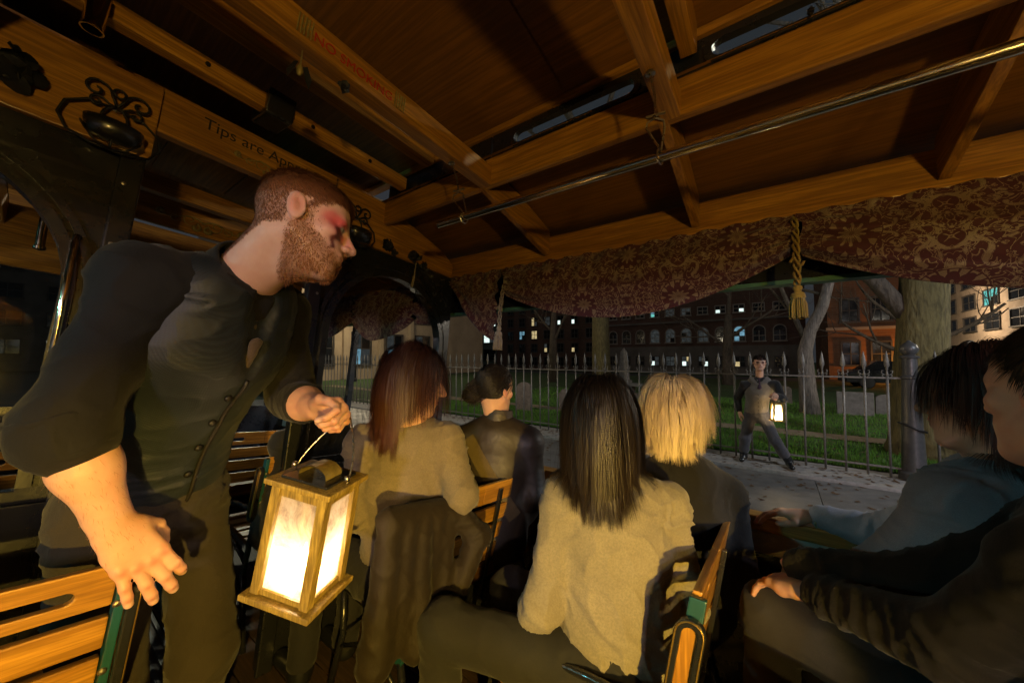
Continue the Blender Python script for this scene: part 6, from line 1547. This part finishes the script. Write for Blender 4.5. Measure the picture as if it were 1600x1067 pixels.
# dark coat folded on the front bench behind the guide
ct2 = thing('black_coat', 'black coat heaped on the bench behind the guide\'s lantern arm', 'coat', (-2.04, .92, -.42))
cf = Field(); cf.cone((-2.06, .86, -.36), (-2.08, 1.1, -.30), .07, .10, .05); cf.cone((-2.08, .92, -.4), (-2.06, .86, -.78), .09, .10, .05); cf.cone((-2.1, 1.08, -.36), (-2.1, 1.1, -.75), .10, .10, .05); P_, F_ = cloth_mesh(cf, .012, .016, 18, 4, 1); link_mesh('coat_body', P_, F_.tolist(), fabric('black_coat', (.012, .011, .010), .8, 300, .3, .4, .2), ct2, smooth=True)

# ================================================================ costumed man at the fence (street frame)
k_ = 6.72 / 6.15; q8 = lambda x, z, y=6.72: V3(x * k_, y, z * k_)
ZK = ZW + .001 if 'ZW' in globals() else -1.62
p8 = thing('person', 'man in a grey waistcoat holding a lantern in front of the fence', 'person', (-.15, 6.72, ZK), None, Wd)
J = dict(head=q8(-.172, -.085, 6.66), neck=q8(-.180, -.30), rsh=q8(-.36, -.405, 6.70), lsh=q8(-.005, -.385, 6.70), relb=q8(-.455, -.60, 6.80), lelb=q8(.075, -.575, 6.62), rwr=q8(-.43, -.80, 6.74), lwr=q8(-.012, -.50, 6.44), pel=q8(-.225, -.83, 6.76), rkn=q8(-.37, -1.16, 6.70), lkn=q8(-.02, -1.15, 6.66), ran=V3(-.43, 6.74, ZK + .08), lan=V3(.135, 6.70, ZK + .08))
J['rhip'] = J['pel'] + V3(-.085, 0, -.01); J['lhip'] = J['pel'] + V3(.085, 0, -.01)
H8 = frame3(V3(.12, -.99, -.02), V3(.05, 0, 1)); hf8 = head_field(J['head'], H8, .98, 1.0, True, J['neck'] - V3(0, 0, .03), (.05, .055)); Pa, Fa = hf8.mesh(.0048); q = head_local(Pa, J['head'], H8, .98)
Ca, blend, g = skin_cols(q, (.60, .36, .26), (.42, .16, .13), .2)
for s_ in (-1, 1): blend(np.clip(1.6 * g((s_ * .033, .09, .004), (.022, .03, .013)), 0, .92), (.03, .02, .02))
hlm = smoothstep(.040, .046, q[:, 2] - .25 * np.clip(.07 - q[:, 1], -.1, .0)) * (q[:, 1] < .10); hlm = np.maximum(hlm, smoothstep(.0, .01, q[:, 2]) * (q[:, 1] < .015)); hlm = np.maximum(hlm, (q[:, 1] < -.04) * smoothstep(-.05, -.04, q[:, 2])); blend(hlm * .92, (.018, .012, .009))
parts = [(Pa, Fa, Ca)]
fy8 = nrm(V3(.05, -.95, -.2)); bz8 = nrm(V3(.1, -.2, 1) - fy8 * (V3(.1, -.2, 1) @ fy8))
for wr, M_, cu in ((J['lwr'], np.stack([np.cross(fy8, bz8), fy8, bz8], 1), [(1.0, 1.3, .8)] * 4), (J['rwr'], np.stack([V3(.3, -.95, 0), V3(.1, 0, -1), V3(-.95, -.3, 0)], 1), [(.3, .4, .3)] * 4)):
    f8 = Field(); hand_field(f8, wr, M_, 1.0, cu); Pq, Fq = f8.mesh(.005); parts.append((Pq, Fq, np.tile(V3(.58, .35, .25), (len(Pq), 1))))
b8 = Field(); b8.cone(J['neck'] - V3(0, 0, .08), J['pel'], .07, .09, .03)
for s_ in 'lr': b8.cone(J[s_ + 'hip'], J[s_ + 'kn'], .06, .045, .03); b8.cone(J[s_ + 'kn'], J[s_ + 'an'], .045, .03, .03); b8.cone(J[s_ + 'sh'], J[s_ + 'elb'], .035, .03, .02); b8.cone(J[s_ + 'elb'], J[s_ + 'wr'], .03, .024, .02)
Pq, Fq = b8.mesh(.014); parts.append((Pq, Fq, np.tile(V3(.5, .3, .2), (len(Pq), 1)))); V_, F_, A_ = add_mesh(parts); link_mesh('body', V_, F_, M_skin, p8, smooth=True, attr=A_)
rs = np.random.default_rng(2); pr = hlm / hlm.sum(); ih = rs.choice(len(Pa), 5000, p=pr); N8 = vnormals(Pa, Fa)[ih]; ts = np.linspace(0, 1, 4)[None, :, None]; d_ = N8 * .8 + H8[:, 2] * .2 + rs.normal(0, .3, N8.shape); d_ /= np.linalg.norm(d_, axis=1, keepdims=True)
v, f, a = ribbons_mesh(Pa[ih][:, None] + d_[:, None] * ts * .014, np.full(5000, .0012), rs.random(5000), N8); link_mesh('hair', v, f.tolist(), M_dkhair, p8, attr=a)
sh8 = Field(); sh8.cone(J['neck'] - V3(0, 0, .06), J['pel'], .09, .10, .04, (1, 0, 0), 1.4); sh8.cone(J['rsh'], J['lsh'], .058, .058, .04); sh8.cone(J['neck'] - V3(0, 0, .02), J['neck'] - V3(0, 0, .07), .062, .08, .03)
for s_ in 'lr': sh8.cone(J[s_ + 'sh'], J[s_ + 'elb'], .060, .056, .03); sh8.cone(J[s_ + 'elb'], J[s_ + 'elb'] * .15 + J[s_ + 'wr'] * .85, .056, .042, .02)
P_, F_ = cloth_mesh(sh8, .009, .008, 24, 6); link_mesh('shirt', P_, F_.tolist(), fabric('black_shirt_far', (.012, .012, .014), .9), p8, smooth=True)
v8 = Field(); ch8 = J['neck'] * .6 + J['pel'] * .4; v8.cone(J['neck'] - V3(0, 0, .09), ch8, .105, .118, .04, (1, 0, 0), 1.42); v8.cone(ch8, J['pel'] + V3(0, 0, .06), .118, .112, .04, (1, 0, 0), 1.35)
for s_, n_ in ((-1, 'r'), (1, 'l')): c_ = J['neck'] + V3(s_ * .09, 0, -.045); v8.cone(c_, c_ - V3(0, 0, .12), .055, .075, .04); v8.ell(J[n_ + 'sh'] + V3(s_ * .07, 0, -.04), (.06, .09, .12), None, .01, 'sub')
v8.cone(J['neck'] + V3(0, -.14, -.02), ch8 + V3(0, -.16, .0), .06, .01, .006, op='sub'); v8.cut(J['pel'] + V3(0, 0, .02), (0, 0, -1))
P_, F_ = cloth_mesh(v8, .008, .004, 26, 7); link_mesh('waistcoat', P_, F_.tolist(), fabric('grey_waistcoat', (.15, .135, .125), .9, 400), p8, smooth=True)
for z_ in np.linspace(-.02, -.26, 5):
    o = ch8 + V3(.0, -.3, z_)
    for _ in range(50):
        d8 = float(v8(o[None])[0])
        if d8 < .004: break
        o = o + V3(0, 1, 0) * d8 * .8
    m = MB(); m.lathe([(.002, .004), (.008, .003), (.009, 0)], tuple(o), 8, Matrix.Rotation(R(90), 4, 'X')); B(m, 'button', M_iron, p8)
cv = Field(); cv.cone(J['neck'] + V3(0, -.06, -.03), J['neck'] + V3(0, -.095, -.15), .03, .028, .02); P_, F_ = cloth_mesh(cv, .006, .004, 50, 3, 1); link_mesh('cravat', P_, F_.tolist(), fabric('purple_cravat', (.05, .02, .05), .7), p8, smooth=True)
t8 = Field(); t8.cone(J['pel'] + V3(0, 0, .07), J['pel'], .11, .115, .04, (1, 0, 0), 1.2)
for s_ in 'lr': t8.cone(J[s_ + 'hip'], J[s_ + 'kn'], .088, .074, .04); t8.cone(J[s_ + 'kn'], J[s_ + 'kn'] * .35 + J[s_ + 'an'] * .65, .074, .070, .03)
P_, F_ = cloth_mesh(t8, .010, .008, 22, 9); link_mesh('trousers', P_, F_.tolist(), fabric('slate_trousers', (.075, .072, .085), .9, 400), p8, smooth=True)
for s_ in 'lr':
    a_ = J[s_ + 'an']; bo = Field(); bo.cone(a_ + (J[s_ + 'kn'] - a_) * .55, a_, .062, .055, .02); bo.cone(a_ + V3(0, .02, -.04), a_ + V3(.03 if s_ == 'l' else -.02, -.15, -.045), .042, .036, .03); bo.cut((0, 0, ZK), (0, 0, -1)); P_, F_ = bo.mesh(.009); link_mesh('boot', P_, F_.tolist(), plain('black_boot', (.012, .013, .015), .22, 0, .3, 20, .2, 60, .4), p8, smooth=True)
# ================================================================ lanterns
def lantern(base, M3, w, d, h, label, frame, power, color, bail_to=None, detail=True, flame_z=.30):
    """base: centre of the underside; M3 columns: local axes"""
    t = thing('lantern', label, 'lantern', tuple(base), 'wooden hand lanterns', frame); A = Matrix(M3.tolist()); b0 = Vector(base)
    M4 = Matrix.Translation(b0) @ A.to_4x4(); P = lambda x, y, z: M4 @ Vector((x, y, z))
    bt, tt = .05 * h, .045 * h
    B(MB().box(-w / 2, w / 2, -d / 2, d / 2, 0, bt, M4), 'base_board', M_lantwood, t, bevel=.003)
    kx, ky = .415 * w, .415 * d; z0, z1 = bt + .0006, h - tt - .0006; tp = .93
    tpz = lambda z: 1 + (tp - 1) * (z - z0) / (z1 - z0)
    pw = .068 * w
    for sx in (-1, 1):
        for sy in (-1, 1):
            m = MB(); vs = []
            for z in (z0, z1):
                q = tpz(z)
                for ax, ay in ((-1, -1), (1, -1), (1, 1), (-1, 1)): vs.append(P(sx * (kx - pw) * q + ax * pw, sy * (ky - pw) * q + ay * pw, z))
            m.add(vs, [(3, 2, 1, 0), (4, 5, 6, 7), (0, 1, 5, 4), (1, 2, 6, 5), (2, 3, 7, 6), (3, 0, 4, 7)]); B(m, 'corner_post', M_lantwood, t, bevel=.002)
    for ax in (0, 1):
        for s_ in (-1, 1):
            hw = (ky if ax == 0 else kx) - 2 * pw; dd = (kx if ax == 0 else ky) - pw
            for za, zb in ((z0 + .0003, z0 + .045 * h), (z1 - .085 * h, z1 - .0003)):
                m = MB(); qa = tpz(za); qb = tpz(zb); vs = []
                for z, q in ((za, qa), (zb, qb)):
                    for u in (-hw * q - pw * (q - 1) , hw * q + pw * (q - 1)):
                        for n in (-.006, .006):
                            c_ = s_ * dd * q + n; vs.append(P(c_, u, z) if ax == 0 else P(u, c_, z))
                m.add(vs, [(0, 1, 3, 2), (4, 6, 7, 5), (0, 4, 5, 1), (2, 3, 7, 6), (0, 2, 6, 4), (1, 5, 7, 3)]); B(m, 'cross_rail', M_lantwood, t)
            m = MB(); vs = []
            for z in (z0 + .02 * h, z1 - .03 * h):
                q = tpz(z)
                for u in (-hw * q - pw, hw * q + pw): vs.append(P(s_ * dd * q, u, z) if ax == 0 else P(u, s_ * dd * q, z))
            m.add(vs, [(0, 1, 3, 2)]); B(m, 'pane', M_frost, t)
    qt = .93
    B(MB().box(-w / 2 * qt, w / 2 * qt, -d / 2 * qt, d / 2 * qt, h - tt, h, M4), 'top_board', M_lantwood, t, bevel=.003)
    B(MB().box(-w * .33, w * .33, -d * .33, d * .33, h + .0005, h + .006, M4), 'vent_plate', M_black, t, bevel=.001)
    m = MB(); arc = [(.20 * d * math.cos(a), h + .006 + .085 * h * math.sin(a)) for a in np.linspace(math.pi, 0, 12)]
    vs = []
    for x in (-.17 * w, .17 * w):
        for y, z in arc: vs.append(P(x, y, z))
        for y, z in arc: vs.append(P(x, y * 1.03, z + .002))
    n = len(arc); fs = []
    for i in range(n - 1): fs += [(i, i + 1, 2 * n + i + 1, 2 * n + i), (n + i + 1, n + i, 3 * n + i, 3 * n + i + 1)]
    m.add(vs, fs); B(m, 'metal_arch', M_lantdull, t, smooth=True)
    if bail_to is not None:
        a, c_ = P(-.0, -.40 * d, h - tt * .3), P(0, .40 * d, h - tt * .3); g = Vector(bail_to)
        m = MB()
        for e_ in (a, c_):
            q = [e_]; mid = (e_ + g) / 2 + (e_ - P(0, 0, h)) * .45
            for s_ in np.linspace(0, 1, 12)[1:]: q.append((1 - s_) ** 2 * e_ + 2 * s_ * (1 - s_) * mid + s_ * s_ * g)
            m.tube(q, .0022, 6); m.lathe([(.002, -.004), (.007, -.003), (.007, .008), (.003, .010)], e_ + Vector((0, 0, .012)), 8)
        B(m, 'bail', M_steel, t, smooth=True)
    m = MB(); m.lathe([(.02, 0), (.021, .03), (.019, .045), (.006, .05)], P(0, 0, bt + .001), 14); B(m, 'candle', plain('wax', (.7, .62, .45), .6), t, smooth='auto')
    m = MB(); fz = bt + .052; m.lathe([(.002, 0), (.007, .010), (.008, .018), (.004, .034), (.0008, .046)], P(0, 0, fz), 10); B(m, 'flame', emit('flame', (1, .66, .28), 60), t, smooth=True)
    L = bpy.data.lights.new('lantern_light', 'POINT'); L.energy = power; L.color = color; L.shadow_soft_size = .022
    lo = bpy.data.objects.new('lantern_light', L); COL.objects.link(lo); lo.parent = t; lo.location = tuple(A @ Vector((0, 0, fz + .012)))
    return t
def rotm(yaw, ax, ay):
    c, s = math.cos, math.sin
    Rz = np.array([[c(yaw), -s(yaw), 0], [s(yaw), c(yaw), 0], [0, 0, 1]]); Rx = np.array([[1, 0, 0], [0, c(ax), -s(ax)], [0, s(ax), c(ax)]]); Ry = np.array([[c(ay), 0, s(ay)], [0, 1, 0], [-s(ay), 0, c(ay)]])
    return Ry @ Rx @ Rz
WARM = (1, .60, .19)
lantern((-.93, .465, -.510), rotm(2.035, .028, .173), .160, .180, .276, 'lit wooden lantern in the leaning guide\'s hand', T, 6, (1, .70, .36), bail_to=(-.895, .520, -.098))
lantern((.005, 6.455, -.93), rotm(.3, 0, .03), .16, .16, .28, 'lit lantern held by the man at the fence', Wd, 34, (1, .72, .34), bail_to=(-.005, 6.40, -.57))
def added_bracket_lamp(y, x, z, label, power, color):
    t = thing('added_bracket_lamp', label, 'lamp', (x, y, z))
    m = MB(); m.lathe([(.05, 0), (.05, .008), (.02, .014)], (x, WL + .001, z - .06), 14, Matrix.Rotation(R(-90), 4, 'X')); B(m, 'back_plate', M_brass, t, smooth='auto')
    m = MB(); m.tube([(x, WL + .012, z - .06), (x, (WL + y) / 2, z - .10), (x, y, z - .075)], .007, 8); B(m, 'arm', M_brass, t, smooth=True)
    m = MB(); m.lathe([(.012, -.08), (.04, -.07), (.045, -.055), (.02, -.045)], (x, y, z), 16); B(m, 'cup', M_brass, t, smooth='auto')
    m = MB(); m.lathe([(.02, -.044), (.05, -.03), (.062, 0), (.05, .035), (.03, .05)], (x, y, z), 18); B(m, 'globe', emit('warm_globe', color, 8), t, smooth=True)
    L = bpy.data.lights.new('added_bracket_light', 'POINT'); L.energy = power; L.color = color; L.shadow_soft_size = .055
    lo = bpy.data.objects.new('added_bracket_light', L); COL.objects.link(lo); lo.parent = t; lo.location = (0, 0, .075)
added_bracket_lamp(-.62, 1.05, .0, 'added brass bracket lamp behind the viewer, lighting the roof', 92, (1, .64, .15))  # added out of view as warm light for the roof
# added out of view: shaded lamp on a crate, giving the low warm light
LX, LY, LZ = .78, -.50, -.56
cr = thing('added_crate', 'added wooden crate out of view, carrying the added lamp', 'crate', (LX, LY, FLOOR))
for i in range(5):
    z0 = FLOOR + .002 + i * .145
    for a in ((-.15, -.138), (.138, .15)):
        B(MB().box(LX + a[0], LX + a[1], LY - .15, LY + .15, z0, z0 + .138), 'board', M_slat, cr); B(MB().box(LX - .137, LX + .137, LY + a[0], LY + a[1], z0, z0 + .138), 'board', M_slat, cr)
B(MB().box(LX - .15, LX + .15, LY - .15, LY + .15, LZ - .014, LZ - .001), 'lid', M_slat, cr)
lp = thing('added_table_lamp', 'added shaded brass lamp out of view, giving low warm light', 'lamp', (LX, LY, LZ))
m = MB(); m.lathe([(.06, 0), (.062, .012), (.03, .022), (.012, .04), (.012, .085), (.03, .095), (.03, .102)], (LX, LY, LZ), 18); B(m, 'foot', M_brass, lp, smooth='auto')
m = MB(); m.lathe([(.012, .103), (.026, .115), (.03, .13), (.02, .15), (.008, .156)], (LX, LY, LZ), 16); B(m, 'bulb', emit('warm_bulb', (1, .66, .2), 14), lp, smooth=True)
m = MB(); m.lathe([(.008, .265), (.04, .255), (.120, .186), (.120, .183), (.038, .251), (.006, .260)], (LX, LY, LZ), 20); B(m, 'shade', M_brass, lp, smooth='auto')
m = MB(); hv = []  # added baffle keeping the light off the right edge riders
for a_ in np.linspace(R(-105), R(113.5), 26):
    for r_ in (.105, .108):
        for z_ in (.09, .19): hv.append((LX + r_ * math.cos(a_), LY + r_ * math.sin(a_), LZ + z_))
m.add(hv, [q_ for i in range(25) for q_ in ((4 * i, 4 * i + 4, 4 * i + 5, 4 * i + 1), (4 * i + 3, 4 * i + 7, 4 * i + 6, 4 * i + 2))]); B(m, 'light_baffle', M_brass, lp, smooth=True)
m = MB(); m.tube([(LX + .03, LY, LZ + .10), (LX + .045, LY, LZ + .16), (LX + .03, LY, LZ + .255)], .003, 6); m.tube([(LX - .03, LY, LZ + .10), (LX - .045, LY, LZ + .16), (LX - .03, LY, LZ + .255)], .003, 6); B(m, 'shade_holder', M_brass, lp, smooth=True)
L = bpy.data.lights.new('added_table_light', 'POINT'); L.energy = 350; L.color = (1, .62, .09); L.shadow_soft_size = .010
lo = bpy.data.objects.new('added_table_light', L); COL.objects.link(lo); lo.parent = lp; lo.location = (.0, .0, .163)
# ================================================================ street lamps, several added out of view for their light
def street_lamp(x, y, z, label, power, color, reach=(0, 0), size=.14):
    t = thing('street_lamp', label, 'street lamp', (x, y, G0), 'street lamps', Wd)
    m = MB(); m.lathe([(.16, 0), (.16, .25), (.09, .3), (.075, 1.2), (.055, z - G0)], (x, y, G0), 14); B(m, 'pole', M_iron, t, smooth='auto')
    hx, hy = x + reach[0], y + reach[1]
    m = MB(); m.tube([(x, y, z - .1), (x + reach[0] * .4, y + reach[1] * .4, z + .15), (hx, hy, z + .12)], .035, 8); B(m, 'arm', M_iron, t, smooth=True)
    m = MB(); m.lathe([(.03, .14), (.12, .10), (.16, .03), (.15, .0)], (hx, hy, z), 16); B(m, 'hood', M_iron, t, smooth=True)
    m = MB(); m.lathe([(.14, 0), (.12, -.06), (.05, -.10), (.01, -.105)], (hx, hy, z - .001), 16); B(m, 'globe', emit('lamp_globe', color, 8), t, smooth=True)
    L = bpy.data.lights.new('street_light', 'POINT'); L.energy = power; L.color = color; L.shadow_soft_size = size
    lo = bpy.data.objects.new('street_light', L); COL.objects.link(lo); lo.parent = t; lo.location = (hx - x, hy - y, z - .30 - G0)
street_lamp(6.2, 3.1, 2.9, 'cool street lamp on the pavement, right of the view', 900, (.82, .90, 1), (-.3, .3))
street_lamp(-8.5, 3.05, 3.6, 'warm street lamp on the pavement, ahead of the trolley', 600, (1, .86, .6), (-.2, .4))
street_lamp(6.0, -9.4, 1.95, 'pinkish street lamp across the road behind the viewer', 2000, (1, .78, .84), (0, .4), .5)
street_lamp(15.0, 62, 5.2, 'added street lamp hidden behind the thick tree, lighting the pale building', 5200, (1, .72, .45))  # added behind the trunk to light the pale wall
street_lamp(-3.2, -6.0, 1.55, 'added teal green lamp across the road for teal glints', 190, (.25, .95, 1), (0, .4))  # added source for teal highlights inside the trolley
street_lamp(9.0, 12.0, 3.4, 'added lamp inside the burial ground, out of view, brightening the grass', 2100, (1, .88, .70))  # added beyond the frame to brighten grass and stones
street_lamp(-21.5, 12.5, 4.2, 'added street lamp lighting the tan building ahead', 1500, (1, .80, .5))  # added so that the tan front is lit
# wall lamp on the brick house
wl = thing('wall_lamp', 'orange wall lamp on the brick house', 'lamp', (7.05, 34.7, -.9), None, Wd)
m = MB(); m.lathe([(.05, .35), (.2, .3), (.22, .0), (.1, -.05)], (7.05, 34.6, -.9), 10); B(m, 'shade', M_iron, wl)
m = MB(); m.lathe([(.02, .1), (.12, .04), (.12, -.1), (.02, -.16)], (7.05, 34.6, -.95), 10); B(m, 'bulb', emit('sodium_bulb', (1, .42, .06), 6), wl)
L = bpy.data.lights.new('sodium_light', 'POINT'); L.energy = 520; L.color = (1, .36, .04); L.shadow_soft_size = .15
lo = bpy.data.objects.new('sodium_light', L); COL.objects.link(lo); lo.parent = wl; lo.location = (-.1, -.7, -.1)
